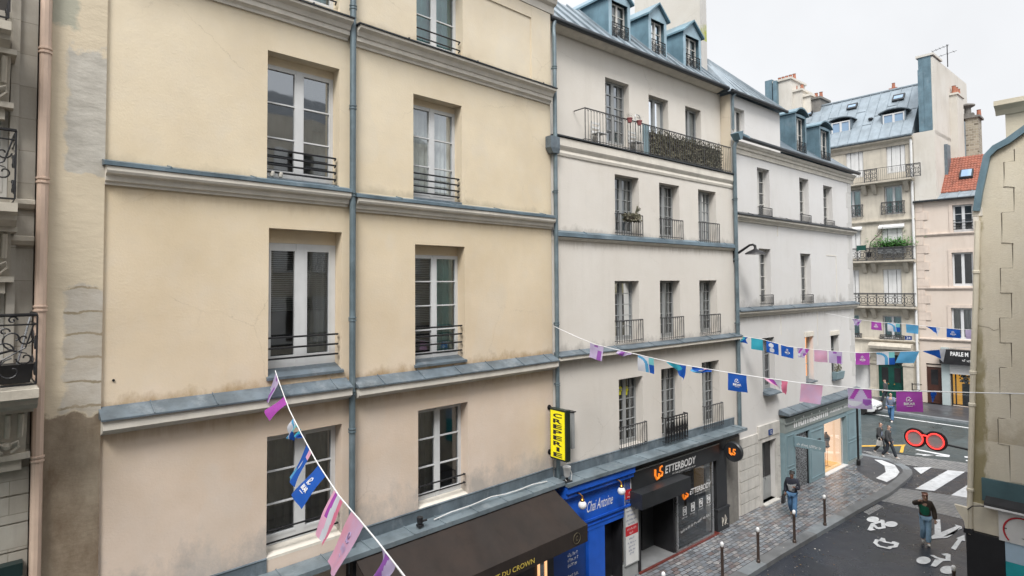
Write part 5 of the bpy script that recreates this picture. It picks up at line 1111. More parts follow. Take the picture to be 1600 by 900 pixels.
# chimneys behind the corner building
q = MB(); hx = lambda px, py, w: Hf.uz(px, py, -w)
def stack(pl, pr, yt, yb_, w, dp, mat, name='chimney_stack', pots=0, lab=None, cap=True):
    u0, zt = hx(pl, yt, w); u1 = hx(pr, yt, w)[0]; zb = hx(pl, yb_, w)[1]; q = MB(); q.box(u0, u1, w, w+dp, zb-3, zt); 
    if cap: q.box(u0-.12, u1+.12, w-.12, w+dp+.12, zt, zt+.18)
    s_ = q.build(name, M[mat], hb, label=lab)
    for i in range(pots): q = MB(); q.lathe([(.17, 0), (.13, .55), (.17, .58)], (u0+(u1-u0)*(i+.5)/pots, w+dp*.4, zt+.18), 8); q.build('chimney_pot', M['pot'], s_, smooth=True)
    return s_
stack(1195, 1206, 127, 180, 1.5, 3, 'zincteal', cap=False, name='zinc_clad_flue'); stack(1207.5, 1213, 127, 180, 1.3, 3, 'zincteal', cap=False, name='zinc_clad_flue'); stack(1206, 1235, 131, 180, 1.7, 3, 'white_pl', pots=5); stack(1233, 1252, 146, 180, 2.2, 2, 'white_pl', pots=2); stack(1252, 1266, 153, 180, 2.6, 2, 'cream'); stack(1266, 1281, 157, 178, 2.8, 2, 'greyst', pots=2)
u, z = Hf.uz(1395, 140, -3.3); q = MB(); q.box(u-.3, u+.3, 3.3, 3.8, z-.3, z+.15); q.lathe([(.14, 0), (.11, .4), (.14, .42)], (u, 3.5, z+.15), 8); q.build('chimney_pot', M['pot'], hb)
# ---------------------------------------------------------------- pink building
pkb = thing('pink_building', 'narrow pink-beige building with toothed quoins and a red tiled roof', 'building', Pf.M)
PL = HR_ = HR+.012; PR = 9.0; PZ = Pf.uz(1460, 313)[1]
PO = {k: op(Pf, *v) for k, v in {'a': (1488, 1521, 321, 363), 'b': (1487, 1521, 395, 447), 'c': (1486, 1520, 481, 530)}.items()}
pd = op(Pf, 1444, 1472, 567, 634); pd = (pd[0]+.12, pd[1], .12, pd[3]); ps_ = op(Pf, 1486, 1517, 584, 637); ps_ = (ps_[0], ps_[1]+1.5, .2, ps_[3])
wall(pkb, 'wall', PL, PR, 0, PZ, list(PO.values())+[pd, ps_], [M['pinkw'], M['room'], M['lit']], r=.2, deep=.7, back=9)
for k, o in PO.items():
    wn = window(pkb, *o, r=.15, rows=3 if k == 'a' else 1, fb=.08, mull=.12, mat='white', bars=(4, o[2]+.85, o[2]+.2, -.06) if k == 'a' else None, curtain=('full', 'curtain') if k == 'c' else None, glassm='glass')
    q = MB(); e = .22; q.box(o[0]-e, o[0]-.005, -.05, 0, o[2]-.2, o[3]+e); q.box(o[1]+.005, o[1]+e, -.05, 0, o[2]-.2, o[3]+e); q.box(o[0]-.005, o[1]+.005, -.05, 0, o[3]+.003, o[3]+e); q.build('window_surround', M['pinkt'], pkb)
for py in (366, 451, 532): z = Pf.uz(1480, py)[1]; ledge(pkb, PL, PR, z-.1, [(0, 0), (.04, 0), (.12, .12), (.12, .2), (0, .22)], 'pinkt')
q = MB(); z = 5.6; i = 0
while z < PZ-.6: q.box(PL-.02, PL+(.75 if i % 2 else .45), -.06, 0, z, z+.60); z += .62; i += 1
q.build('quoin', M['pinkt'], pkb)
q = MB(); z0 = PZ; a = Pf.uz(1500, 299, -.9); a_z = a[1]; b_ = Pf.uz(1500, 246, -3.2); 
q.quad((PL, -.25, z0), (PR, -.25, z0), (PR, .95, a_z), (PL, .95, a_z))
for i in range(14): u = PL+.3+i*.75; q.tube([(u, -.24, z0+.03), (u, .95, a_z+.03)], .03, 4)
q.build('roof_skirt', M['zincl'], pkb); MB().tube([(PL-.1, -.27, z0-.02), (PR, -.27, z0-.02)], .08, 8).build('gutter', M['zincd'], pkb)
q = MB(); nr = 15; z1 = b_[1]; y0, y1 = .90, 3.3; nu = 46
for r__ in range(nr):
    ya, yb_ = y0+(y1-y0)*r__/nr, y0+(y1-y0)*(r__+1)/nr; za, zb_ = a_z+.02+(z1-a_z)*r__/nr, a_z+.02+(z1-a_z)*(r__+1)/nr
    prev = None
    for i in range(nu*3+1):
        u = PL+(PR-PL)*i/(nu*3); hgt = .045*abs(math.sin(math.pi*i/3)); cur = ((u, ya, za+hgt+.05), (u, yb_, zb_+hgt))
        if prev: q.quad(prev[0], cur[0], cur[1], prev[1]); q.quad((prev[0][0], ya, za-.02), (u, ya, za-.02), cur[0], prev[0])
        prev = cur
q.quad((PL, y1, z1), (PR, y1, z1), (PR, 9, PZ), (PL, 9, PZ))
rp = q.build('tiled_roof', M['tile'], pkb)
def on_p(px, py): 
    for i in range(200):
        t = i/199; y = y0+(y1-y0)*t; zz_ = a_z+(z1-a_z)*t; u, z = Pf.uz(px, py, -y)
        if z <= zz_: break
    return u, y, zz_
u0, ya, za = on_p(1499, 282); u1, yb_, zb_ = on_p(1522, 268); q = MB(); q.hexa([(u0, ya, za), (u1, ya, za), (u1, yb_, zb_), (u0, yb_, zb_), (u0, ya-.1, za+.22), (u1, ya-.1, za+.22), (u1, yb_-.1, zb_+.22), (u0, yb_-.1, zb_+.22)]); s_ = q.build('skylight', M['zincd'], pkb); q = MB(); e = .1; q.quad((u0+e, ya-.07, za+.27), (u1-e, ya-.07, za+.27), (u1-e, yb_-.13, zb_+.20), (u0+e, yb_-.13, zb_+.20)); q.build('pane', skyg, s_)
q = MB(); q.box(pd[0], pd[1], .15, .2, .12, pd[3]); dr = q.build('door', M['brownd'], pkb); q = MB(); q.box(pd[0]+.25, pd[1]-.25, .135, .15, 1.5, 2.6, 1); q.box(pd[0]+.2, pd[1]-.2, .13, .15, .35, 1.2, 0); q.box(pd[0]+.05, pd[1]-.05, .13, .15, 3.0, pd[3]-.1, 1); q.box(pd[0], pd[1], .1, .15, 2.8, 2.95, 2); q.build('door_panel', [M['brownd'], M['black'], M['pinkt']], dr)
q = MB(); q.box(pd[0]-.3, pd[1]+.2, -.3, .1, .02, .14); q.build('door_step', M['stoneHd'], pkb)
mar = simple('pale_marble', (.50, .56, .56), .25, 0, .12, 1.2, alt=(.36, .43, .43))
fsh = thing('flower_shopfront', 'small shop with a rounded black awning and warm lit window beside the brown door', 'shopfront', Pf.M)
s0 = Pf.uz(1472, 600, .1)[0]; bx('marble_pilaster', fsh, mar, (s0, ps_[0]-.05, -.16, -.003, .15, 4.3)); bx('lintel', fsh, 'shutter', (ps_[0]-.045, PR, -.14, -.003, ps_[3]+.02, ps_[3]+.85)); bx('plinth', fsh, 'black', (s0, PR, -.2, -.003, .0, .14))
z0, z1 = Pf.uz(1480, 569, .6)[1], Pf.uz(1480, 546, .6)[1]; q = MB(); q.slab([(s0-.02, z0), (PR, z0), (PR, z1), (s0+.35, z1), (s0+.15, z1-.06), (s0+.02, z1-.2), (s0-.02, z1-.4)], -.62, -.003); aw_ = q.build('awning', M['black'], fsh)
q = MB(); u = Pf.uz(1485, 556, .63)[0]; ue = Pf.uz(1513, 557, .63)[0]; put_text(q, 'PARLE M', (u, -.63, z0+.62), (ue-u, 0, 0), (0, 0, .30), 0, 0, .03); q.build('lettering', M['wtext'], aw_); q = MB(); scrib(q, (ue-.35, -.63, z0+.28), (.6, 0, 0), .14, 0, 4); q.build('lettering', M['wtext'], aw_)
amber = simple('amber_lit_display', (.7, .4, .08), .7, 0, .35, 2.5, emit=(1.0, .48, .06), estr=.32); bx('display_back', fsh, amber, (ps_[0]-.0, PR-.1, .55, .6, .15, ps_[3])); bx('window_post', fsh, 'black', (ps_[0], ps_[0]+.08, -.05, .02, .2, ps_[3]), (ps_[0]+.2, ps_[0]+.28, .1, .16, .2, ps_[3])); bx('display_plinth', fsh, 'black', (ps_[0]+.6, ps_[0]+1.35, .1, .4, .2, 1.75))
q = MB(); q.quad((ps_[0], .0, .2), (PR-.1, .0, .2), (PR-.1, .0, ps_[3]), (ps_[0], .0, ps_[3])); q.build('pane', M['glass'], fsh)
bq = thing('flower_bouquet', 'dark bouquet with pale flowers on the black plinth in the amber shop window', 'flowers', Pf.M @ Matrix.Translation((ps_[0]+.85, .25, 1.75)))
q = MB()
for i in range(160): c_ = Vector((rnd.gauss(-.05, .22), rnd.gauss(0, .08), rnd.uniform(.1, 1.6))); s_ = .07; q.quad(c_+Vector((s_, 0, 0)), c_+Vector((0, s_*.4, s_)), c_-Vector((s_, 0, 0)), c_+Vector((0, -s_*.4, -s_)))
q.build('foliage', M['leaf'], bq, fix=False); q = MB()
for i in range(14): q.ball((rnd.gauss(.05, .2), -.1, rnd.uniform(.1, .5)), .06, 6)
q.build('blossom', M['wtext'], bq); MB().lathe([(.1, 0), (.14, .3), (.12, .3)], n=10).build('vase', M['black'], bq)
# rubble chimney behind the tiles
def on_pw(px, py, w): u, z = Pf.uz(px, py, -w); return u, z
u0, zt = on_pw(1508, 186, 6); u1 = on_pw(1528, 186, 6)[0]; ul = on_pw(1488, 186, 6)[0]
q = MB(); q.box(u0, u1, 6.0, 7.5, 12, zt, 0); q.box(ul, u0-.003, 5.9, 7.4, 12, zt-.2, 1); q.box(ul-.05, u1+.15, 5.85, 7.6, zt, zt+.16, 2); ck = q.build('chimney_stack', [M['rubble'], M['zincl'], M['greyst']], pkb)
q = MB(); q.lathe([(.25, 0), (.22, .8), (.5, .95), (.5, 1.05), (.1, 1.2)], ((ul+u0)/2+.5, 6.6, zt+.16), 10); q.box((ul+u0)/2+.1, (ul+u0)/2+.9, 6.3, 6.9, zt+.16, zt+.5); q.build('chimney_cowl', M['greyst'], ck); q = MB(); q.lathe([(.16, 0), (.13, .5), (.16, .52)], ((ul+u1)/2+.8, 6.6, zt+.16), 8); q.build('chimney_pot', M['pot'], ck)
# ================================================================== right gable building
GC = Vector((11.1766, 14.4829)); Gf = Fac(GC, -S.i)
gb = thing('gable_building', 'stained cream gable wall with a zigzag joint and a curved blue zinc edge', 'building', Gf.M)
def gp(px, py, o=0): return Gf.uz(px, py, o)
e0, e1 = gp(1520, 700), gp(1527, 345); kx = (e1[0]-e0[0])/(e1[1]-e0[1]); zt_e = gp(1526, 330)[1]; ex_ = lambda z: e0[0]+kx*(z-e0[1])
prof = [(ex_(0), 0), (ex_(zt_e), zt_e)]+[gp(*p) for p in ((1528, 326), (1532, 300), (1544, 244), (1556, 232), (1575, 222), (1600, 204))]
zr_ = prof[-1][1]; prof += [(1.9, zr_+.55), (4.63, zr_+1.0), (4.63, 0)]
q = MB(); q.slab(prof, 0.0, 12.0); q.build('wall', M['gable'], gb)
q = MB(); e = [Vector((p[0], 0, p[1])) for p in prof[1:-1]]
nr_ = []
for i in range(len(e)):
    d_ = (e[min(i+1, len(e)-1)]-e[max(i-1, 0)]).normalized(); nr_.append(Vector((-d_.z, 0, d_.x)))
for i in range(len(e)-1):
    a, b, na, nb = e[i], e[i+1], nr_[i], nr_[i+1]; t0, t1 = -.06, .08
    q.hexa([a+na*t0+Vector((0, -.10, 0)), b+nb*t0+Vector((0, -.10, 0)), b+nb*t0+Vector((0, 12, 0)), a+na*t0+Vector((0, 12, 0)), a+na*t1+Vector((0, -.10, 0)), b+nb*t1+Vector((0, -.10, 0)), b+nb*t1+Vector((0, 12, 0)), a+na*t1+Vector((0, 12, 0))])
q.build('roof_edge', M['zincteal'], gb)
tx = prof[1][0]; q = MB(); q.box(tx-.10, tx+.10, -.02, .4, prof[1][1]-.12, prof[1][1]+.08); q.box(tx-.07, tx+.03, -.10, 11, prof[1][1]-.45, prof[1][1]-.14); q.build('eave_return', M['cream'], gb)
pts = [(1585, 233), (1585, 252), (1570, 253), (1568, 291), (1585, 292.5), (1584, 331), (1566, 332.5), (1565, 379), (1583, 380), (1582, 419), (1564, 419), (1563, 457.5), (1581, 457.5), (1580.6, 497), (1562.5, 497), (1562.5, 535), (1581, 535.5), (1580.5, 574), (1562.5, 575), (1562, 613.5), (1579, 615.5), (1578.5, 654), (1560, 654.5), (1559.5, 693), (1578, 696), (1578, 752)]
gz = [gp(*p) for p in pts]; q = MB(); t = .007
for (a, b) in zip(gz, gz[1:]):
    if abs(a[0]-b[0]) < abs(a[1]-b[1]): x = (a[0]+b[0])/2; q.box(x-t, x+t, -.004, .0, min(a[1], b[1]), max(a[1], b[1]))
    else: z = (a[1]+b[1])/2; q.box(min(a[0], b[0])-t, max(a[0], b[0])+t, -.003, .0, z-t, z+t)
q.build('stone_joint', M['joint'], gb)
q = MB(); dz_ = .0105; zz_ = [(a[0]+dz_, a[1]) for a in gz]; q.slab([(p[0], p[1]) for p in zz_]+[(1.88, gz[-1][1]), (1.88, gz[0][1]+.42), (gz[0][0]+dz_, gz[0][1]+.02)], -.016, -.001); q.build('facing_stones', M['gable'], gb)
q = MB(); r2 = random.Random(3)
for (x0, z0, n) in ((.06, gp(1528, 478)[1], 4), (.1, gp(1530, 505)[1], 5)):   # cracks in the render
    p = [Vector((x0, -.003, z0))]
    for i in range(n): p.append(p[-1]+Vector((r2.uniform(.03, .13), 0, r2.uniform(-.09, .06))))
    q.tube(p, .004, 4)
q.build('crack', M['joint'], gb)
pc_ = [gp(px, py, .07) for px, py in ((1515.5, 780), (1516.5, 740), (1517.8, 680), (1521, 560), (1524, 480), (1526, 400), (1527.5, 345))]; q = MB(); q.tube([(pc_[0][0]-.02, -.07, 2.9)]+[(a, -.07, b) for a, b in pc_], .060, 10); pp = q.build('drainpipe', M['creamp'], gb, smooth=True)
for px, py in ((1525.5, 425), (1520.2, 582), (1519, 632), (1516, 765)): q = MB(); q.lathe([(.064, -.04), (.078, -.03), (.078, .03), (.064, .04)], (gp(px, py, .07)[0], -.07, gp(px, py, .07)[1]), 10); q.build('pipe_collar', M['creamp'], pp)
# facade of the gable building along the street (edge-on from here)
q = MB()
for i in range(4):
    for z in (4.2, 7.0): q.box(ex_(z)-.03, ex_(z)+.1, 1.2+2.7*i, 2.3+2.7*i, z, z+1.5)
q.build('window', M['room'], gb)
q = MB(); z0 = gp(1575, 165, -1.5)[1]; ub = gp(1571, 190, -1.5)[0]; q.box(ub, 5.0, 1.5, 6, prof[-2][1]-3, z0); q.sweep([(-1.5, z0-.22), (-1.46, z0-.22), (-1.40, z0-.1), (-1.26, z0), (-1.26, z0+.12), (-1.5, z0+.14)], gp(1553, 168, -1.3)[0], 5.0); q.build('upper_storey', M['gable'], gb)
# shop at its foot
gs = thing('corner_sign_shop', 'black and white shopfront with a red circle sign at the foot of the gable wall', 'shopfront', Gf.M)
z_ = lambda px, py, o=0: gp(px, py, o)[1]; x_ = lambda px, py, o=0: gp(px, py, o)[0]
zA, zB_ = z_(1550, 748, .05), z_(1550, 778, .05); bx('fascia_board', gs, 'tealboard', (x_(1534, 760, .05), 3.6, -.06, -.003, zB_-.1, zA-.02))
zc_ = z_(1560, 786, .25); q = MB(); q.hexa([(x_(1545, 782, .2)-.08, -.30, zc_-.14), (3.6, -.30, zc_-.14), (3.6, -.061, zc_-.10), (x_(1545, 782, .2)-.08, -.061, zc_-.10), (x_(1545, 782, .2)-.08, -.28, zc_-.05), (3.6, -.28, zc_-.05), (3.6, -.061, zc_+.06), (x_(1545, 782, .2)-.08, -.061, zc_+.06)]); q.build('canopy', M['black'], gs)
q = MB(); q.box(x_(1545, 782, .2)-.07, 3.6, -.315, -.302, zc_-.15, zc_-.11); q.build('canopy_trim', M['wtext'], gs)
x0 = x_(1561, 830, .14); zs1, zs0 = z_(1561, 795, .14), z_(1561, 843, .14); bx('sign_panel', gs, 'shutter', (x0, 3.4, -.16, -.003, zs0, zs1))
q = MB(); c = x0+.42; rr = .33; zc2 = (zs0+zs1)/2-.08
q.tube([(c+rr*math.cos(a), -.165, zc2+rr*math.sin(a)) for a in [math.pi*(.3+.055*i) for i in range(18)]], .018, 6, 0); q.build('red_circle', M['red'], gs)
q = MB(); q.box(c-rr-.01, c-rr+.06, -.172, -.165, zc2+.02, zc2+.04); q.poly([(c-.02, -.168, zc2-.12), (c+.25, -.168, zc2-.16), (c+.25, -.168, zc2-.06)]); q.build('lettering', M['black'], gs)
zp = z_(1575, 900, .14); q = MB(); q.box(x0+.10, 3.4, -.13, -.003, zs0-.46, zs0-.01, 0); q.box(x0+.10, 3.4, -.13, -.003, zs0-1.6, zs0-.462, 1); q.build('poster', [simple('pale_blue_poster', (.42, .56, .68), .5, 0, .05), simple('turquoise_poster', (.02, .34, .38), .5, 0, .25, 1.5)], gs); q = MB(); q.poly([(x0+.45, -.134, zs0-.80), (x0+.9, -.134, zs0-.62), (x0+.9, -.134, zs0-1.0)]); q.build('print', M['black'], gs)
bx('shutter_panel', gs, 'black', (-.16, x0+.09, -.12, -.003, .05, z_(1520, 830, .1)))
bx('end_panel', gs, 'creamp', (-.05, x0-.01, -.05, -.003, z_(1520, 830, .1)+.01, z_(1520, 786, .1)))
sb = thing('bracket_sign', 'small cream box sign projecting over the street from the gable corner', 'sign', Gf.M)
u0, z1 = gp(1492, 787, .1); u1 = -.10; zl = gp(1517, 826, .1)[1]; q = MB(); q.slab([(u0, z1), (u1, z1-.01), (u1, zl), (u1-.06, zl), (u1-.08, zl+.16), (u0+.06, z1-.14)], -.16, -.08); q.build('sign_box', M['creamp'], sb); q = MB(); q.box(u1-.1, u1+.08, -.15, -.05, zl-.12, zl-.0); q.build('bracket', M['black'], sb)
q = MB(); q.tube([(u1+.0, -.16, z1-.05), (u1+.1, -.18, z1+.06), (u1+.25, -.15, z1+.1), (u1+.5, -.1, z1+.1)], .012, 5); tag(q.build('cable', M['black'], None, M=Gf.M), 'black cable looping from the bracket sign to the dark canopy', 'cable')
# neon spectacles
ng = thing('neon_glasses_sign', 'red neon spectacles sign on a long arm over the street', 'sign', None)
gu = 7.15; og, zg = S.oz(1445, 687, gu); ng.matrix_world = S.M @ Matrix.Translation((gu, -og, zg)) @ Matrix.Rotation(R(-90), 4, 'Z')
neon = simple('red_neon_tube', (.9, .05, .04), .4, 0, 0, emit=(1.0, .035, .03), estr=1.25)
sg = .235; q = MB(); q2 = MB(); q3 = MB()
for c in (-sg, sg):
    q.lathe([(.001, .03), (.255, .03), (.265, .05), (.255, .09), (.001, .09)], (c, 0, 0), 24, 0, 'y'); q2.tube([(c+.19*math.cos(a*math.pi/14), -.005, .195*math.sin(a*math.pi/14)) for a in range(28)], .015, 7, closed=True); q3.lathe([(.001, .02), (.172, .02), (.172, .028), (.001, .028)], (c, 0, 0), 24, 0, 'y')
q2.tube([(-.07, -.005, .08), (-.03, -.005, .11), (.03, -.005, .11), (.07, -.005, .08)], .017, 7); q.box(-.1, .1, .03, .09, .05, .16)
q.build('sign_back', M['black'], ng, smooth=True); q2.build('neon_tube', neon, ng, smooth=True); q3.build('lens', M['greyp'], ng)
MB().tube([(.46, .06, -.05), (8.0-og+.0, .06, -.10)], .028, 6).build('bracket_arm', M['black'], ng)
# ================================================================== left stone building
lb = thing('stone_building', 'grey stone building with carved corbels and scrolled iron balconies beside the pink drainpipe', 'building', Yf.M)
UE2 = UL-.14; LL = UE2-9.0
def lz(px, py, o=0): return Yf.uz(px, py, o)[1]
def lu(px, py, o=0): return Yf.uz(px, py, o)[0]
wx = lu(10, 400, 0)
lo_ = [(UE2-2.2, wx, lz(20, 310), lz(20, 130)+.4), (UE2-2.2, wx, lz(20, 600), lz(20, 345)-.2), (UE2-2.2, wx, lz(20, 20), 17)]
wall(lb, 'wall', LL, UE2, 0, 18, lo_, [M['stone'], M['room'], M['lit']], r=.3, back=9)
for o in lo_[:2]: window(lb, *o, r=.18, rows=2, mat='offw', curtain=('full', 'curtain'))
for k, (py, oo, pe) in enumerate(((32, .75, 18), (316, .80, 28), (612, .95, 63))):
    ue = min(UE2+.02, lu(pe, py, oo)); zt = lz(10, py, oo); q = MB(); q.sweep([(0, zt-.36), (oo-.25, zt-.30), (oo-.12, zt-.22), (oo-.1, zt-.16), (oo, zt-.12), (oo, zt), (0, zt+.03)], LL, ue); q.build('balcony_slab', M['stoneHd'], lb)
    q = MB(); rr = .011; u0, u1, z0, z1, o = LL+5.5, ue-.03, zt+.06, zt+1.0, oo-.06
    q.tube([(u0, -o, z1), (u1, -o, z1), (u1, 0, z1)], .022, 6); q.tube([(u0, -o, z1-.13), (u1, -o, z1-.13), (u1, 0, z1-.13)], .012, 5); q.tube([(u0, -o, z0), (u1, -o, z0), (u1, 0, z0)], .014, 5)
    def spiral(c, z, r0, a0, turns, sx=1, ret=False, y=None):
        p = []
        for i in range(15):
            t = i/14; a = a0+sx*turns*2*math.pi*t; r_ = r0*(1-.85*t); p.append((c+r_*math.cos(a), -o, z+r_*math.sin(a)) if not ret else (u1, -o+(c-u1)+r_*math.cos(a)+.4, z+r_*math.sin(a)))
        q.tube(p, rr, 5)
    x = u1-.46
    while x > u0+.4:
        for sx in (-1, 1):
            spiral(x+sx*.20, z0+.20, .17, math.pi/2, .95, sx); spiral(x+sx*.22, z1-.32, .15, -math.pi/2, .9, -sx); spiral(x+sx*.10, z0+.48, .12, math.pi*(0 if sx > 0 else 1), .8, sx); q.tube([(x, -o, z0+.1), (x+sx*.10, -o, z0+.35), (x+sx*.34, -o, z0+.5), (x+sx*.42, -o, z1-.14)], rr, 5)
            spiral(x+sx*.2, z1-.065, .055, 0, 1.2, sx); spiral(x+sx*.34, z0+.36, .10, math.pi, 1.0, sx); spiral(x+sx*.33, z0+.62, .09, 0, 1.0, -sx); q.tube([(x, -o, z0+.42), (x+sx*.2, -o, z0+.47), (x+sx*.36, -o, z0+.42)], [.02, .014, .006], 5); spiral(x+sx*.12, z1-.22, .06, 0, .9, sx)
        q.tube([(x, -o, z0), (x, -o, z0+.3), (x, -o, z1-.13)], [.012, .03, .016], 6); q.ball((x, -o, z0+.42), .045, 8); q.ball((x, -o, z1-.3), .035, 8)
        for sx in (-.46, .46): q.tube([(x+sx, -o, z0), (x+sx, -o, z1)], .012, 5)
        x -= .92
    for j in range(2):
        for sx in (-1, 1): spiral(u1+.2*sx, z0+.22+.36*j, .15, 0, 1.0, sx, True)
    q.build('balcony_railing', M['iron'], lb)
    for cu0 in ((lu(12, 640, .3) if k == 2 else lu(-6, py, .2)),):   # carved corbel under the slab
        q = MB(); w = .21 if k == 2 else .16; z = zt-.37
        q.hexa([(cu0-w, -.18, z-.62), (cu0+w, -.18, z-.62), (cu0+w, 0, z-.62), (cu0-w, 0, z-.62), (cu0-w, -.42, z), (cu0+w, -.42, z), (cu0+w, 0, z), (cu0-w, 0, z)]); q.box(cu0-w-.06, cu0+w+.06, -.5, 0, z-.0, z+.07); q.box(cu0-w-.05, cu0+w+.05, -.24, 0, z-.70, z-.62); q.box(cu0-w+.04, cu0+w-.04, -.16, 0, z-.86, z-.70)
        for i in range(3): x = cu0-w+.07+(2*w-.14)*i/2; q.tube([(x, -.43, z-.02), (x, -.38, z-.15), (x, -.30, z-.36)], .035, 6)
        for sx in (-1, 1): q.tube([(cu0+sx*.05, -.26, z-.58), (cu0+sx*.13, -.30, z-.50), (cu0+sx*.11, -.32, z-.42), (cu0+sx*.04, -.31, z-.46)], .022, 5)
        q.ball((cu0, -.27, z-.48), .06, 8); q.build('corbel', M['stoneHd'], lb, smooth=True)
for (py, py2) in ((328, 322), (385, 378)): z = lz(40, py); ledge(lb, wx+.02, UE2, z, [(0, 0), (.06, .02), (.10, .08), (.10, .14), (0, .16)], 'stoneHd')
q = MB()
for i in range(5): z = lz(40, 727)-.0-.40*i; q.box(LL, UE2, -.03, 0, z-.385, z-.012)
q.build('rusticated_stone', M['stone'], lb)
bx('pilaster', lb, 'stone', (wx+.005, wx+.10, -.05, 0, lz(10, 600), 17))
z = lz(40, 868); q = MB(); q.hexa([(LL, -1.3, z-.62), (UE2-.08, -1.3, z-.62), (UE2-.08, -.03, z-.25), (LL, -.03, z-.25), (LL, -1.3, z-.58), (UE2-.08, -1.3, z-.58), (UE2-.08, -.03, z-.2), (LL, -.03, z-.2)]); q2 = MB(); q2.box(LL, UE2-.06, -.2, -.032, z-.2, z-.02)
lw = thing('teal_awning', 'dark teal shop awning at the foot of the stone building', 'awning', Yf.M); q.build('canopy', M['tealfl'], lw); q2.build('fascia', M['greend'], lw)
pt = thing('planter_tub', 'black planter tub behind the scrolled railing of the stone building', 'planter', Yf.M @ Matrix.Translation((lu(40, 590, .5)-.12, -.50, lz(45, 603, .6)+.05)))
MB().hexa([(-.16, -.12, 0), (.16, -.12, 0), (.16, .12, 0), (-.16, .12, 0), (-.2, -.15, .26), (.2, -.15, .26), (.2, .15, .26), (-.2, .15, .26)]).build('tub', M['black'], pt); MB().tube([(.0, .05, .1), (.16, .05, .9)], .014, 5).build('stake', M['galv'], pt)
# ================================================================== the near side of the street, at the photographer's back (it shades the street and shows in the panes)
ob = thing('opposite_building', 'pale apartment building behind the viewpoint, mirrored in the window panes', 'building', S.M)
OO = 12.6; ops_ = []
us = [-30+2.6*i for i in range(14)]
opn = [(u, u+1.2, z, z+2.0) for u in us for z in (3.6, 6.6, 9.6, 12.8)]
Of = S.M @ Matrix.Translation((0, -OO, 0)) @ Matrix.Rotation(math.pi, 4, 'Z')
ob.matrix_world = Of
wall(ob, "wall", -6.39, 31, 0, 16.2, [(-b, -a, c, d) for (a, b, c, d) in opn], [M['stoneH'], M['room'], M['lit']], r=.25, deep=.4, back=9)
for (a, b, c, d) in opn:
    q = MB(); q.box(-b-.58, -b-.02, -.05, -.01, c, d); q.box(-a+.02, -a+.58, -.05, -.01, c, d); q.build('shutter', M['shutter'], ob)
    q = MB(); q.box(-b, -a, .2, .25, c, c+.08); q.box(-(a+b)/2-.05, -(a+b)/2+.05, .19, .26, c+.081, d); q.box(-b, -a, .2, .25, d-.08, d); q.build('window', M['white'], ob)
q = MB(); q.hexa([(-6.2, 0, 16.2), (31, 0, 16.2), (31, 9, 16.2), (-6.2, 9, 16.2), (-6.2, 2.6, 18), (31, 2.6, 18), (31, 9, 18.5), (-6.2, 9, 18.5)]); q.build('roof', M['zincd'], ob)
# ================================================================== ground
def asphalt(name, col, rough=.45):
    m, t, b = nt(name); n = NB(t); oc = n.coord()
    c = n.mix(n.rng(n.noise(.25, 6, .6, oc), .3, .7), tuple(v*.8 for v in col), tuple(v*1.25 for v in col)); c = n.mix(n.rng(n.noise(55, 3, .7, oc), .45, .7, 0, .5), c, tuple(v*1.8 for v in col))
    c = n.mix(n.rng(n.noise(1.3, 6, .7, oc), .55, .75, 0, .6), c, tuple(v*.55 for v in col)); pa = n.rng(n.noise(.35, 1, .3, n.coord((1, .35, 1))), .555, .56, 0, .45); c = n.mix(pa, c, tuple(v*.62 for v in col)); c = n.mix(n.rng(n.noise(2.3, 7, .75, n.coord((1, 1, 1))), .62, .72, 0, .6), c, tuple(v*.35 for v in col)); n.l(c, b.inputs['Base Color'])
    n.l(n.rng(n.noise(.6, 5, .6, oc), .35, .65, rough-.16, rough+.2), b.inputs['Roughness'])
    bp = n.n('ShaderNodeBump'); bp.inputs['Strength'].default_value = .35; bp.inputs['Distance'].default_value = .01; n.l(n.noise(70, 3, .6, oc), bp.inputs['Height']); n.l(bp.outputs[0], b.inputs['Normal']); return m
M['road'] = asphalt('wet_asphalt', (.028, .032, .042), .27); M['road2'] = asphalt('green_grey_asphalt', (.048, .062, .065), .4); M['pvas'] = asphalt('pavement_asphalt', (.060, .061, .068), .36)
M['pave'] = paving('wet_paving_setts', [(.19, .21, .235), (.25, .265, .285), (.155, .17, .19), (.28, .28, .285), (.155, .115, .108), (.23, .255, .285), (.12, .125, .135), (.32, .32, .325), (.21, .185, .175)], .27, .15, (.035, .034, .034), .012, .24, 0, .6, .5)
M['cob'] = paving('granite_cobbles', [(.19, .195, .20), (.31, .31, .305), (.25, .255, .26), (.36, .355, .345)], .17, .12, (.06, .06, .06), .014, .45, R(20), .8, .4)
M['kerb'] = simple('granite_kerb', (.15, .155, .16), .4, 0, .25, 2.2, .2)
M['kerbl'] = simple('pale_granite_kerb', (.21, .23, .245), .4, 0, .2, 2.2, .2)
M['paint'] = simple('white_road_paint', (.66, .67, .68), .55, 0, .16, 5, .1, worn=(.09, .09, .10))
M['ypaint'] = simple('yellow_road_paint', (.62, .36, .05), .55, 0, .16, 5)
def S_(u, o): p = S.w(u, o, 0); return (p.x, p.y)
def flat(name, pts, z, mat, kind='structure', M_=None):
    q = MB(); q.poly([(p[0], p[1], z) for p in pts]); o = q.build(name, M[mat], None); return tag(o, kind=kind) if kind else o
def gpx(lst, z): return [tuple(g(x, y, z))[:2] for x, y in lst]
flat('ground', [(-200, -120), (260, -120), (260, 300), (-200, 300)], 0, 'road')
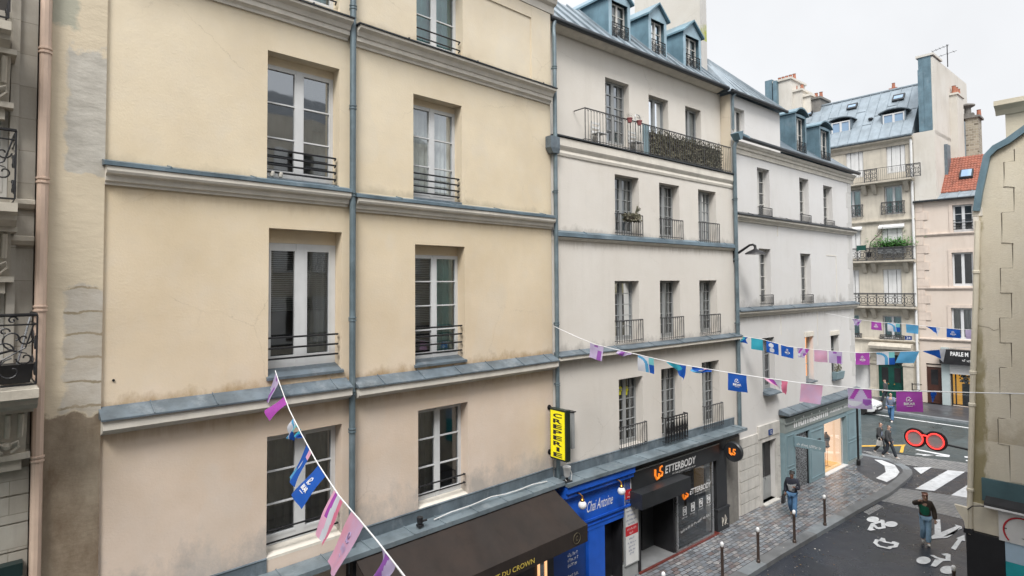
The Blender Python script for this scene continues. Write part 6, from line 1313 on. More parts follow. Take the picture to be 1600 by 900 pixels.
# pavement on the left, with its kerb running round the corner
KO = 2.52
edge = [S_(-30, KO-.25), S_(-8, KO-.2), S_(0, KO-.05), S_(8, KO)]+gpx([(1340, 796.5), (1393, 768), (1413, 752), (1425, 741), (1424.5, 735), (1419, 730), (1408, 724.5), (1392, 717.5)], .14)
hx0 = Hf.d*-1
c_end = Vector(edge[-1]); far = [tuple(c_end+hx0*3), tuple(c_end+hx0*30)]
inner = [S_(30, -3)]  # not used
poly = edge+far+[tuple(Vector(S_(11.0, 0))+hx0*30-Vector(S.d)*1.0), S_(10.5, -.5), S_(0, -.5), S_(-30, -2.2)]
base = S.M.inverted()
def loc2(p): v = base @ Vector((p[0], p[1], 0)); return (v.x, v.y)
q = MB(); q.prism([loc2(p) for p in poly], -.2, .14); o = q.build('pavement', M['pave'], None, M=S.M); tag(o, kind='structure')
q = MB(); E_ = [loc2(p) for p in edge+far[:1]]
def strip(q, pts, w0, w1, z0, z1, m=0, gap=None):
    P = [Vector(p) for p in pts]; N = []
    for i in range(len(P)):
        d = (P[min(i+1, len(P)-1)]-P[max(i-1, 0)]).normalized(); N.append(Vector((-d.y, d.x)))
    for i in range(len(P)-1):
        a, b, na, nb = P[i], P[i+1], N[i], N[i+1]; L = (b-a).length; k = max(1, int(L/1.1))
        for j in range(k):
            t0, t1 = j/k, (j+1)/k-(.008/L if L > .3 else 0); A, B_, n0, n1 = a.lerp(b, t0), a.lerp(b, t1), na.lerp(nb, t0), na.lerp(nb, t1)
            c = [A+n0*w0, B_+n1*w0, B_+n1*w1, A+n0*w1]; q.hexa([(p.x, p.y, z0) for p in c]+[(p.x, p.y, z1) for p in c], m if rnd.random() < .75 else 1)
strip(q, E_, -.02, .36, -.1, .148); tag(q.build('kerb', [M['kerb'], M['kerbl']], None, M=S.M), kind='structure')
flat('pavement', gpx([(1343, 706), (1392, 718.6), (1406, 725), (1414, 731), (1409, 742), (1392, 758), (1366, 752), (1338, 735)], .145), .145, 'pvas')
flat('road_marking', gpx([(1366, 718), (1378, 719), (1398, 726.5), (1405.6, 737.5), (1400, 745), (1385.6, 753), (1368.5, 747), (1384, 737.5), (1382, 727.7)], .15), .150, 'paint')
q = MB(); q.prism([(-30, -7.05), (24, -7.05), (24, -12.6), (-30, -12.6)], -.2, .14); tag(q.build('pavement', M['pvas'], None, M=S.M), kind='structure')
q = MB(); strip(q, [(24, -7.05), (-30, -7.05)], -.02, .3, -.1, .148); tag(q.build('kerb', [M['kerb'], M['kerbl']], None, M=S.M), kind='structure')
kl = [Hf.loc((*gpx([p], .14)[0], 0)) for p in ((1439, 648), (1515, 661))]; ko = -(kl[0].y+kl[1].y)/2
q = MB(); q.prism([(-40, 3), (-40, -ko), (30, -ko), (30, 3)], -.2, .14); tag(q.build('pavement', M['pvas'], None, M=Hf.M), kind='structure')
q = MB(); strip(q, [(-40, -ko), (30, -ko)], -.02, .3, -.1, .148); tag(q.build('kerb', [M['kerbl'], M['kerbl']], None, M=Hf.M), kind='structure')
kl2 = Hf.loc((*gpx([(1460, 661)], 0)[0], 0)); wl = -kl2.y
q = MB(); q.poly([(-40, -wl-.1, .008), (30, -wl-.1, .008), (30, -wl+.1, .008), (-40, -wl+.1, .008)]); tag(q.build('road_marking', M['paint'], None, M=Hf.M), kind='structure')
cs_ = Hf.loc((*gpx([(1430, 715)], 0)[0], 0)); q = MB(); q.poly([(-40, -ko-.0, .004), (-40, cs_.y+.3, .004), (30, cs_.y+.3, .004), (30, -ko, .004)]); tag(q.build('cross_street', M['road2'], None, M=Hf.M), kind='structure')
flat('cobbled_road', gpx([(1402.7, 762), (1512.7, 778), (1600, 791), (1640, 840), (1508, 812), (1434.5, 795), (1371, 781.5)], 0), .004, 'cob')
flat('cobbled_road', gpx([(1346, 704.5), (1400, 709.5), (1512.7, 724), (1600, 736), (1600, 752), (1513, 738.7), (1400, 725)], 0), .008, 'cob')
for p in ([(1427, 731), (1456.5, 730), (1439, 741)], [(1481, 735), (1508, 737.5), (1460, 767.5), (1429.6, 764.4)], [(1486, 774), (1525, 750), (1560, 755), (1525, 780)],
          [(1429.6, 703), (1434, 702.3), (1484, 711.5), (1484, 713.2), (1476, 712.4)], [(1429.5, 710), (1433, 709), (1484, 713), (1483, 714.5)], [(1441, 711), (1462, 711.3), (1462, 712.6), (1442, 712.4)], [(1507, 713), (1530, 716), (1530, 718), (1507, 715)], [(1509, 719), (1530, 722), (1530, 724), (1509, 720.5)],
          [(1460, 813), (1469, 812), (1470.5, 832), (1494, 822.5), (1492, 820), (1503, 823), (1503, 826), (1472, 840.5), (1484, 833.5), (1489.5, 835), (1481, 840.5), (1456, 842.5), (1455, 838.5), (1460.5, 835)],
          [(1486, 857), (1497, 842.5), (1494, 841.5), (1507, 836), (1508, 846), (1503, 845), (1493, 860)]):
    flat('road_marking', gpx(p, 0), .012, 'paint')
for p in ([(1339, 696.3), (1415.5, 695), (1413.5, 697), (1339, 698.4)], [(1408.5, 697.4), (1413.3, 697.2), (1411, 707.5), (1405.5, 707.3)]): flat('road_marking', gpx(p, 0), .012, 'ypaint')
def ell(cx, cy, rx, ry, n=20): return [(cx+rx*math.cos(2*math.pi*i/n), cy+ry*math.sin(2*math.pi*i/n)) for i in range(n)]
Z2 = lambda L: [(1300+x/4.09, 680+y/4.09) for x, y in L]
def pictogram(discs, strokes, wd=.11):                # a bicycle or car stencil: filled wheels and stroked lines
    q = MB(); z = .012
    for d in discs: q.poly([(*p, z) for p in gpx(ell(*d), 0)])
    for st in strokes:
        P = [Vector(p) for p in gpx(Z2(st), 0)]
        for a, b in zip(P, P[1:]):
            z += .0006; d = (b-a).normalized(); n_ = Vector((-d.y, d.x))*wd/2; a, b = a-d*wd*.3, b+d*wd*.3; q.poly([(*(a+n_), z), (*(a-n_), z), (*(b-n_), z), (*(b+n_), z)])
    tag(q.build('road_marking', M['paint'], None), kind='structure')
pictogram([(1364, 812, 9.8, 4.4), (1392.5, 819.4, 10, 4.5)], [[(240, 607), (262, 568), (325, 550)], [(322, 545), (330, 590)], [(262, 572), (292, 598), (330, 592)], [(240, 607), (266, 604)]], .13)
pictogram([], [[(276, 692), (288, 672), (312, 676), (326, 662)], [(326, 662), (334, 684), (388, 694), (398, 686), (416, 692), (406, 714), (374, 718), (362, 726), (300, 712), (276, 692)]], .12)
pictogram([(1443, 876, 11.3, 5.8), (1481, 891, 12.5, 6.3)], [[(648, 838), (672, 802), (738, 800)], [(645, 772), (668, 786), (722, 798)], [(715, 766), (742, 764), (742, 800)], [(650, 838), (690, 806)]], .13)
flat('drain_grate', gpx([(1349, 800), (1371, 788), (1380, 792), (1358, 805)], 0), .006, 'cob', None); tag(sc.objects['drain_grate'], 'rusty slotted drain grate in the gutter by the kerb', 'drain')
q = MB(); r4 = random.Random(11)                    # litter of pale petals and leaves on the road and pavement
for i in range(420):
    u, o = r4.uniform(-2, 22), r4.choice((r4.uniform(2.6, 7.0), r4.uniform(2.6, 3.4), r4.uniform(.2, 2.4))); z = .153 if o < 2.55 else .018; p = Vector(S_(u, o)); s_ = r4.uniform(.012, .035); a = r4.uniform(0, 6.3)
    d = Vector((math.cos(a), math.sin(a)))*s_; n_ = Vector((-d.y, d.x))*.6; q.poly([(p.x-d.x, p.y-d.y, z), (p.x+n_.x, p.y+n_.y, z+r4.uniform(0, .012)), (p.x+d.x, p.y+d.y, z), (p.x-n_.x, p.y-n_.y, z+r4.uniform(0, .012))], r4.choice((0, 0, 1)))
tag(q.build('fallen_leaves', [M['cream'], simple('dry_leaf', (.28, .16, .06), .8, 0, 0)], None, fix=False), 'scattered pale petals and leaves on the wet road', 'leaves', kind='stuff')
# bollards
M['bronze'] = simple('bollard_brown_paint', (.075, .052, .042), .45, .2, .2, 5)
proto = None; lab = ['brown post bollard with white cap just before the red step of the black shop', 'brown post bollard with white cap level with the black shop window', 'brown post bollard with white cap in front of the walker in the dark jacket', 'brown post bollard with white cap nearest the street corner', 'brown post bollard on the far side of the road by the black shutter', 'brown post bollard with white cap in front of the blue shop']
gpos = [(1129, 905), (1185, 879), (1241.5, 848), (1289, 821)]
pts = [g(x, y, .14) for x, y in gpos]; v = g(1490, 886, 1.2); v.z = .14; pts.append(v); v = g(1018, 888, 1.2); pts.append(Vector((*S_(S.M.inverted().__matmul__(v).x-0, 2.1), .14)))
for i, p in enumerate(pts):
    if proto is None:
        t = thing('bollard', '', 'bollard', p, 'bollards along the kerbs'); MB().lathe([(.060, 0), (.060, .08), (.045, .10), (.042, .90), (.05, .92), (.05, .96), (.043, .97)], n=14).build('post', M['bronze'], t, smooth=True); MB().lathe([(.043, .97), (.056, 1.0), (.06, 1.04), (.05, 1.08), (.025, 1.105), (.001, 1.11)], n=14).build('cap', M['wtext'], t, smooth=True); proto = t
    else: t = copy_tree(proto); t.location = p
    t['label'] = lab[i]
pm_ = g(1341.5, 727, .14); t = thing('street_post', 'thin black street post at the corner of the lingerie shop', 'post', pm_); q = MB(); q.tube([(0, 0, .2), (0, 0, 2.9)], .05, 10); q.build('pole', M['iron'], t); MB().lathe([(.09, 0), (.09, .25), (.051, .3)], n=10).build('base', M['iron'], t)
# ================================================================== bunting
FM = {k: simple('flag_'+k, c, .75, 0, .07, 4) for k, c in {'magenta': (.40, .07, .42), 'blue': (.012, .10, .46), 'sky': (.10, .36, .62), 'lilac': (.52, .44, .64), 'pink': (.80, .42, .58), 'rose': (.74, .20, .32), 'white': (.64, .66, .72), 'teal': (.20, .56, .58), 'violet': (.30, .10, .42), 'cyan': (.04, .38, .50)}.items()}
FM['blush'] = simple('flag_blush', (.78, .34, .44), .75, 0, .1, 1.6, alt=(.60, .44, .64)); fk = list(FM)
for m_ in FM.values():                              # thin cloth lets some daylight through
    t_ = m_.node_tree; pb_ = t_.nodes['Principled BSDF']; n_ = NB(t_); tl_ = n_.n('ShaderNodeBsdfTranslucent'); mx_ = n_.n('ShaderNodeMixShader'); mx_.inputs[0].default_value = .4
    t_.links.new(pb_.inputs['Base Color'].links[0].from_socket, tl_.inputs[0]); out_ = t_.nodes['Material Output']; n_.l(pb_.outputs[0], mx_.inputs[1]); n_.l(tl_.outputs[0], mx_.inputs[2]); n_.l(mx_.outputs[0], out_.inputs[0])
def pat(kind):
    I = lambda k: fk.index(k)
    if kind in FM: return lambda x, y: I(kind)
    if kind == 'arch':
        def f(x, y):
            r = math.hypot((x-.02)/.62, (y-.55)/.55) if y < .55 else abs(x-.02)/.62
            if x < .62: return I('sky') if .72 < r < 1.0 else I('white')
            return I('teal') if y < .45 and x > .68 else (I('blue') if x > .68 else I('white'))
        return f
    if kind == 'shapes':
        def f(x, y):
            if y < .55 and x < .5 and abs(x-.42+y*.5) < .11: return I('magenta')
            if x > .62 and y < .45 and x-.62 > y*.5: return I('magenta')
            if x > .62 and y > .48 and math.hypot(x-.80, y-.62) < .19: return I('violet')
            if x < .62 and y > .62 and math.hypot(x-.25, (y-.62)*1.2) < .34: return I('white')
            return I('lilac')
        return f
    if kind == 'fan': return lambda x, y: (I('rose') if x-.75+y*.15 > 0 else I('white') if x-.42+y*.1 > 0 else I('magenta') if (y < .55 and x > .18) else I('pink'))
    if kind == 'bluep': return lambda x, y: I('pink') if (x > .6 and y < .25) else (I('sky') if (y > .7 and x < .45) else (I('white') if math.hypot(x-.5, y-.5) < .12 else I('blue')))
    if kind == 'tealblue': return lambda x, y: I('cyan') if x < .5+.3*math.sin(6*y) else I('blue')
    if kind == 'petal': return lambda x, y: I('white') if min(math.hypot(x-.4, y-.3), math.hypot(x-.45, y-.72)) < .2 else I('blue')
    if kind == 'purp': return lambda x, y: I('violet') if (x > .55 and y > .35 and abs(x-.75) < .14) or (x > .3 and x < .6 and y < .18) else I('lilac')
    if kind == 'violetfan': return lambda x, y: I('violet') if abs(x-.45+.25*y) < .14 else I('lilac')
    if kind == 'bird': return lambda x, y: I('blue') if x < .75 and y < .8 else I('white')
def flag(par, P, e, dn, s, h, kind, mode='flat', logo=False, amp=.03, ph=0.0):
    nx = ny = 22; nrm = e.cross(dn).normalized(); q = MB(); f = pat(kind)
    def pos(x, y):
        if mode == 'flat': a, b = x*s, y*h
        elif mode == 'tri': a, b = s*(x*(1-.75*y)+.62*y), h*y*(.55+.45*x)                       # caught by the wind into a point
        elif mode == 'curl': a, b = s*(x*(1-.55*y)+.1*y), h*y*.8
        elif mode == 'twist': a, b = s*(x-.5)*(1-.45*math.sin(math.pi*min(1, y*1.1)))+s*.5, h*y*.55
        elif mode == 'roll': a, b = s*x, h*y*(.22+.12*math.sin(5*x))
        w = amp*math.sin(2.6*x+3.2*y+ph)*y+amp*.5*math.sin(6*x+ph)*y
        if mode in ('tri', 'curl', 'twist', 'roll'): w += .07*math.sin(7*x+4*y+ph)*y
        return P+e*a+dn*b+nrm*w
    g_ = [[pos(i/nx, j/ny) for i in range(nx+1)] for j in range(ny+1)]
    n0 = 0
    for j in range(ny+1):
        for i in range(nx+1): q.v.append(tuple(g_[j][i]))
    for j in range(ny):
        for i in range(nx):
            a = j*(nx+1)+i; q.f.append((a, a+1, a+nx+2, a+nx+1)); q.m.append(f((i+.5)/nx, (j+.5)/ny))
    fl = q.build('flag', [FM[k] for k in fk], par, smooth=True)
    if logo:
        q = MB(); side = nrm if nrm.dot(Vector((0, 0, H))-P) > 0 else -nrm; flip = (e.cross(Vector((0, 0, 1)))).dot(Vector((0, 0, H))-P) < 0
        ex = e
        vs, fs = text_mesh('BIKAR', 0, .03); n = len(q.v)
        def mp(x, y): return pos(x, y)+side*.008
        for (x, y) in vs: q.v.append(tuple(mp(.30+.42*x, .66-.13*y)))
        for f2 in fs: q.f.append(tuple(n+i for i in f2)); q.m.append(0)
        q.tube([mp(.42, .48), mp(.40, .40), mp(.42, .30), mp(.50, .28), mp(.56, .33), mp(.50, .38), mp(.46, .42), mp(.54, .47), mp(.62, .42)], .007, 5); q.tube([mp(.40, .72), mp(.62, .72)], .004, 4)
        q.build('emblem', M['wtext'] if kind != 'blush' else FM['lilac'], fl)
    return fl
def bunting(label, A, Pm, pxs, flags, s=.40, h=.38, r=.0075, end=None, extend=None):
    A = Vector(A); d = Vector((Pm[0]-A.x, Pm[1]-A.y)).normalized(); t = thing('bunting', label, 'bunting', None)
    def on(px, py):
        rr = ray(px, py); tt = (rr.x*A.y-rr.y*A.x)/(rr.y*d.x-rr.x*d.y); p = Vector((A.x+d.x*tt, A.y+d.y*tt)); k = p.y/rr.y; return Vector((p.x, p.y, H+rr.z*k)), tt
    pts = [on(*p) for p in pxs]; P3 = [p for p, _ in pts]; T_ = [k for _, k in pts]
    if extend: last = P3[-1]; sl = (P3[-1]-P3[-2]).normalized(); P3.append(last+sl*extend+Vector((0, 0, .02*extend)))
    def zat(tt):
        for i in range(len(T_)-1):
            if T_[i] <= tt <= T_[i+1]: k = (tt-T_[i])/(T_[i+1]-T_[i]); return P3[i].z+(P3[i+1].z-P3[i].z)*k
        return P3[-1].z if tt > T_[-1] else P3[0].z
    q = MB(); q.tube(P3, r, 6); q.tube([p+Vector((.0, .0, r*1.6*math.sin(i*2.2))) for i, p in enumerate(P3)], r*.8, 5); q.build('rope', M['wtext'], t)
    for k, fd in enumerate(flags):
        px, kind, mode = fd[:3]; opt = fd[3] if len(fd) > 3 else {}
        _, tt = on(px, 500); s2 = s*opt.get('w', 1); t0, t1 = tt-s2/2, tt+s2/2; a = Vector((A.x+d.x*t0, A.y+d.y*t0, zat(t0))); b = Vector((A.x+d.x*t1, A.y+d.y*t1, zat(t1)))
        e = (b-a).normalized(); dn = opt.get('dn', Vector((0, 0, -1))); dn = (dn+Vector((0, 0, 0))).normalized()
        flag(t, a-Vector((0, 0, r)), e, dn, (b-a).length, h*opt.get('h', 1), kind, mode, opt.get('logo', False), .034, k*1.7)
    return t
camx = Vector((1, 0, 0))
A1 = Yf.w(*[(lambda q_: (q_[0], .06, q_[1]))(Yf.uz(430, 579, .06))][0])
left = lambda a, b=1: Vector((-a, 0, -b))
bunting('bunting of large pink and blue flags hanging steeply from the yellow building', A1, (at(632, 900, 5.2).x, 5.2), [(430, 579), (437, 600), (452, 640), (470, 676), (495, 722), (530, 775), (558, 808), (590, 846), (632, 900), (665, 945)],
        [(434, 'purp', 'flat', {'dn': left(.42), 'w': .85, 'h': 1.1}), (447, 'magenta', 'flat', {'dn': left(1.3), 'w': .7, 'h': 1.1, 'logo': False}), (462, 'arch', 'curl', {'dn': left(.35), 'h': 1.0, 'w': .8}), (469, 'tealblue', 'roll', {'dn': left(.1)}), (484, 'bluep', 'flat', {'dn': left(.5), 'h': 1.4, 'w': .8}), (504, 'blue', 'flat', {'h': 1.4, 'dn': left(.75, .85), 'logo': True, 'w': 1.05}), (530, 'fan', 'flat', {'dn': left(.45), 'h': 1.55, 'w': 1.0}), (559, 'blush', 'flat', {'dn': left(.50), 'h': 1.6, 'logo': True, 'w': 1.15}), (607, 'violetfan', 'curl', {'dn': left(.18), 'h': 1.1}), (645, 'pink', 'flat', {'dn': left(.4)})], r=.0075, extend=3.5)
A2 = S.w(*[(lambda q_: (q_[0], .08, q_[1]))(S.uz(866, 510, .08))][0])
bunting('long low bunting with a blue and a purple flag lettered in white', A2, (at(1417, 612, 11.1).x, 11.1), [(866, 510), (900, 526), (930, 538), (960, 545.5), (1000, 555), (1060, 568.5), (1137, 582), (1190, 590), (1250, 598), (1300, 603.5), (1340, 607), (1395, 610.5), (1440, 611.5), (1525, 613.5), (1600, 615)],
        [(932, 'purp', 'flat', {'dn': left(.08)}), (975, 'violetfan', 'roll'), (1008, 'arch', 'flat', {'w': 1.05}), (1055, 'tealblue', 'tri', {'w': 1.25}), (1095, 'bluep', 'roll', {'w': 1.2}), (1150, 'blue', 'flat', {'logo': True}), (1210, 'fan', 'tri', {'w': 1.2, 'h': .8}), (1266, 'blush', 'flat', {'dn': left(.12)}), (1340, 'shapes', 'flat'), (1417, 'magenta', 'flat', {'logo': True}), (1455, 'blue', 'roll', {'w': .2, 'h': 1.4})], s=.41, extend=3)
A3 = S.w(*[(lambda q_: (q_[0], .05, q_[1]))(S.uz(1156, 525, .05))][0])
bunting('middle bunting crossing from the white building to the gable with a sky blue arch flag', A3, (15.6, 18.2), [(1156, 525), (1190, 530), (1230, 541), (1270, 546), (1310, 549.5), (1345, 551), (1385, 550), (1440, 548.5), (1480, 545), (1530, 541)],
        [(1161, 'tealblue', 'twist', {'w': .8}), (1182, 'cyan', 'flat'), (1206, 'petal', 'flat'), (1229, 'blue', 'flat', {'logo': True}), (1254, 'shapes', 'curl'), (1281, 'blush', 'flat'), (1304, 'purp', 'flat'), (1346, 'magenta', 'flat', {'logo': True}), (1382, 'arch', 'flat', {'w': 1.25}), (1420, 'sky', 'flat', {'dn': left(.5), 'w': 1.25}), (1458, 'bird', 'tri', {'w': 1.5})], s=.42, h=.42)
A4 = T.w(*[(lambda q_: (q_[0], .05, q_[1]))(T.uz(1290, 489, .05))][0])
bunting('highest and furthest bunting strung in front of the limestone building at first-floor height', A4, (19.5, 21.5), [(1290, 489), (1330, 497.5), (1370, 503), (1420, 506.5), (1460, 511), (1500, 514.5), (1535, 516)],
        [(1339, 'purp', 'curl', {'dn': left(-.2)}), (1369, 'magenta', 'flat', {'logo': True}), (1396, 'arch', 'flat', {'w': 1.15}), (1425, 'sky', 'flat', {'w': 1.1}), (1457, 'bird', 'tri', {'w': 1.2}), (1489, 'blue', 'flat', {'logo': True, 'w': 1.1}), (1518, 'lilac', 'flat')], s=.42, h=.36)
# ================================================================== people
def skin_obj(name, verts, edges, mat, parent, levels=2, root=0):
    """verts: (x, y, z, radius or (rx, ry)); grown with a Skin modifier, then baked to a plain mesh"""
    me = bpy.data.meshes.new(name); me.from_pydata([v[:3] for v in verts], edges, [])
    bm = bmesh.new(); bm.from_mesh(me); ly = bm.verts.layers.skin.verify(); bm.verts.ensure_lookup_table()
    for i, v in enumerate(verts):
        r_ = v[3] if isinstance(v[3], tuple) else (v[3], v[3]); bm.verts[i][ly].radius = r_; bm.verts[i][ly].use_root = (i == root)
    bm.to_mesh(me); bm.free()
    o = bpy.data.objects.new(name, me); COL.objects.link(o)
    o.modifiers.new('Skin', 'SKIN').use_smooth_shade = True
    sb_ = o.modifiers.new('Sub', 'SUBSURF'); sb_.levels = levels; sb_.render_levels = levels
    dg = bpy.context.evaluated_depsgraph_get(); dg.update(); m2 = bpy.data.meshes.new_from_object(o.evaluated_get(dg)); m2.name = name
    bpy.data.objects.remove(o); bpy.data.meshes.remove(me)
    m2.materials.clear(); m2.materials.append(mat); m2.polygons.foreach_set('use_smooth', [True]*len(m2.polygons))
    o = bpy.data.objects.new(name, m2); COL.objects.link(o); o.parent = parent; return o
def person(label, pos, yaw, pose, skin, hair, top, trousers, shoes, scale=1.0, jacket=None, long_hair=False, bag=None, group=None, bun=False):
    """pose: world-like local joints; +y is the way the person faces"""
    t = thing('person', label, 'person', Matrix.Translation(pos) @ Matrix.Rotation(yaw, 4, 'Z') @ Matrix.Scale(scale, 4), group)
    P = {'pel': (0, 0, .96), 'waist': (0, .0, 1.08), 'chest': (0, .01, 1.30), 'nk': (0, .01, 1.47), 'hd0': (0, .03, 1.55), 'hd1': (0, .035, 1.635), 'hd2': (0, .02, 1.70),
         'shL': (-.17, 0, 1.41), 'shR': (.17, 0, 1.41), 'elL': (-.22, -.03, 1.13), 'elR': (.22, -.03, 1.13), 'wrL': (-.22, .09, .90), 'wrR': (.22, .09, .90),
         'hiL': (-.09, 0, .90), 'hiR': (.09, 0, .90), 'knL': (-.10, .12, .50), 'knR': (.10, -.03, .50), 'anL': (-.10, .22, .09), 'anR': (.10, -.28, .16), 'toL': (-.11, .37, .04), 'toR': (.11, -.17, .04)}
    P.update(pose); rad = {'pel': (.145, .10), 'waist': (.125, .09), 'chest': (.155, .10), 'nk': .052, 'hd0': (.062, .07), 'hd1': (.074, .09), 'hd2': (.062, .072), 'shL': .062, 'shR': .062, 'elL': .042, 'elR': .042, 'wrL': .030, 'wrR': .030, 'hiL': .088, 'hiR': .088, 'knL': .058, 'knR': .058, 'anL': .040, 'anR': .040, 'toL': .03, 'toR': .03}
    E = [('pel', 'waist'), ('waist', 'chest'), ('chest', 'nk'), ('nk', 'hd0'), ('hd0', 'hd1'), ('hd1', 'hd2'), ('chest', 'shL'), ('chest', 'shR'), ('shL', 'elL'), ('elL', 'wrL'), ('shR', 'elR'), ('elR', 'wrR'), ('pel', 'hiL'), ('pel', 'hiR'), ('hiL', 'knL'), ('knL', 'anL'), ('anL', 'toL'), ('hiR', 'knR'), ('knR', 'anR'), ('anR', 'toR')]
    def build(name, keys, edges, mat, grow, over={}):
        ks = list(keys); ix = {k: i for i, k in enumerate(ks)}; V = []
        for k in ks:
            r_ = over.get(k, rad[k]); r_ = (r_[0]+grow, r_[1]+grow) if isinstance(r_, tuple) else r_+grow; V.append((*P[k], r_))
        return skin_obj(name, V, [(ix[a], ix[b]) for a, b in edges if a in ix and b in ix], mat, t)
    allk = ['pel']+[k for k in P if k != 'pel' and k in rad]
    # body: one continuous skinned figure, hands rooted in the wrists
    ks = list(allk); ix = {k: i for i, k in enumerate(ks)}; V = [(*P[k], rad[k]) for k in ks]; Ed = [(ix[a], ix[b]) for a, b in E]
    body = skin_obj('body', V, Ed, skin, t)
    for sd in 'LR':
        w, e = Vector(P['wr'+sd]), Vector(P['el'+sd]); d = (w-e).normalized(); side = Vector((1, 0, 0)) if abs(d.x) < .8 else Vector((0, 1, 0)); n_ = d.cross(side).normalized(); sx = d.cross(n_).normalized()
        q = MB(); q.tube([w-d*.01, w+d*.03, w+d*.085], [.024, .032, .034], 8)
        for i, L in enumerate((.062, .072, .068, .052)):
            b = w+d*.08+sx*(.0165*(i-1.5)*1.05); q.tube([b, b+d*L*.5+n_*.012, b+d*L*.85+n_*.035], [.0095, .0085, .006], 6)
        b = w+d*.03+sx*.03; q.tube([b, b+sx*.025+d*.03+n_*.01, b+sx*.028+d*.06+n_*.025], [.011, .010, .007], 6)
        q.build('hand', skin, body, smooth=True)
    # face
    hc = Vector(P['hd1']); q = MB()
    for sx in (-1, 1): q.ball((hc.x+sx*.030, hc.y+.082, hc.z+.005), .011, 8, 0); q.box(hc.x+sx*.030-.018, hc.x+sx*.030+.018, hc.y+.080, hc.y+.094, hc.z+.022, hc.z+.030, 0)
    q.tube([(hc.x-.022, hc.y+.079, hc.z-.062), (hc.x, hc.y+.089, hc.z-.064), (hc.x+.022, hc.y+.079, hc.z-.062)], .006, 5, 1); q.hexa([(hc.x-.016, hc.y+.08, hc.z-.035), (hc.x+.016, hc.y+.08, hc.z-.035), (hc.x+.012, hc.y+.118, hc.z-.032), (hc.x-.012, hc.y+.118, hc.z-.032), (hc.x-.008, hc.y+.08, hc.z+.015), (hc.x+.008, hc.y+.08, hc.z+.015), (hc.x+.006, hc.y+.092, hc.z+.012), (hc.x-.006, hc.y+.092, hc.z+.012)], 2)
    for sx in (-1, 1): q.ball((hc.x+sx*.082, hc.y-.0, hc.z-.01), .022, 8, 2, .4, .8, 1.2)
    q.build('face', [M['black'], M['lip'], skin], body, smooth=True)
    # hair
    hv = [(hc.x, hc.y-.03, hc.z+.01, (.088, .085)), (hc.x, hc.y-.012, hc.z+.065, (.080, .088))]
    he = [(0, 1)]
    if long_hair: hv += [(hc.x-.02, hc.y-.075, hc.z-.12, (.085, .05)), (hc.x-.02, hc.y-.085, hc.z-.24, (.075, .04))]; he += [(0, 2), (2, 3)]
    if bun: hv += [(hc.x, hc.y-.10, hc.z+.06, .05)]; he += [(0, 2)]
    skin_obj('hair', hv, he, hair, t)
    legs = ['pel', 'hiL', 'hiR', 'knL', 'knR', 'anL', 'anR']; build('trousers', legs, E, trousers, .014, {'knL': .075, 'knR': .075, 'anL': .072, 'anR': .072})
    build('top', ['pel', 'waist', 'chest', 'shL', 'shR', 'elL', 'elR']+(['wrL', 'wrR'] if jacket is None else []), E, top, .026)
    if jacket is not None:
        P2 = dict(P); P['jkL'] = (P['pel'][0]-.06, P['pel'][1]-.06, P['pel'][2]-.10); P['jkR'] = (P['pel'][0]+.06, P['pel'][1]-.06, P['pel'][2]-.10); rad['jkL'] = (.10, .07); rad['jkR'] = (.10, .07)
        sv = {k: P[k] for k in ('pel', 'waist', 'chest')}
        for k in sv: P[k] = (sv[k][0], sv[k][1]-.04, sv[k][2])
        build('jacket', ['chest', 'waist', 'pel', 'jkL', 'jkR', 'shL', 'shR', 'elL', 'elR', 'wrL', 'wrR'], E+[('pel', 'jkL'), ('pel', 'jkR')], jacket, .040)
        P.update(sv)
    for sd in 'LR':
        a, b = Vector(P['an'+sd]), Vector(P['to'+sd]); d = (b-a); q = [(a.x, a.y-.035, max(.05, a.z-.035), .044), (a.x+d.x*.5, a.y+d.y*.5, (a.z+b.z)/2-.008, .046), (b.x+d.x*.08, b.y+d.y*.08, b.z+.005, (.046, .034))]; skin_obj('shoe', q, [(0, 1), (1, 2)], shoes, t)
    if bag:
        kind, bm_, c = bag; q = MB(); q.hexa([(c[0]-.05, c[1]-.16, c[2]), (c[0]+.05, c[1]-.16, c[2]), (c[0]+.05, c[1]+.16, c[2]), (c[0]-.05, c[1]+.16, c[2]), (c[0]-.035, c[1]-.13, c[2]+.28), (c[0]+.035, c[1]-.13, c[2]+.28), (c[0]+.035, c[1]+.13, c[2]+.28), (c[0]-.035, c[1]+.13, c[2]+.28)]); q.tube([(c[0], c[1]-.09, c[2]+.27), (c[0], c[1]-.05, c[2]+.44), (c[0], c[1]+.05, c[2]+.44), (c[0], c[1]+.09, c[2]+.27)], .012, 5)
        bo = q.build('handbag', bm_, None); tag(bo, kind, 'bag'); bo.matrix_world = t.matrix_world
    return t
M['lip'] = simple('lip', (.30, .09, .08), .5, 0, 0)
jeans = simple('blue_denim', (.06, .14, .26), .85, 0, .2, 9); ljeans = simple('pale_denim', (.24, .38, .52), .85, 0, .15, 9); djeans = simple('dark_cloth', (.03, .035, .045), .85, 0, .2, 9)
navy = simple('navy_jacket_cloth', (.018, .020, .032), .85, 0, .2, 9); dbrown = simple('brown_jacket_cloth', (.045, .034, .026), .85, 0, .25, 9); gtop = simple('green_knit', (.008, .13, .075), .9, 0, .2, 12); ptop = simple('grey_patterned_cloth', (.26, .27, .28), .9, 0, .4, 30); btop = simple('blue_grey_cloth', (.16, .19, .26), .9, 0, .2, 9); gcoat = simple('charcoal_coat', (.05, .052, .055), .9, 0, .2, 9)
hbrown = simple('brown_hair', (.045, .022, .012), .6, 0, .3, 20); hred = simple('auburn_hair', (.16, .06, .03), .55, 0, .3, 20); hblack = simple('black_hair', (.012, .010, .009), .6, 0, .3, 20); hgrey = simple('grey_brown_hair', (.16, .12, .09), .6, 0, .3, 20)
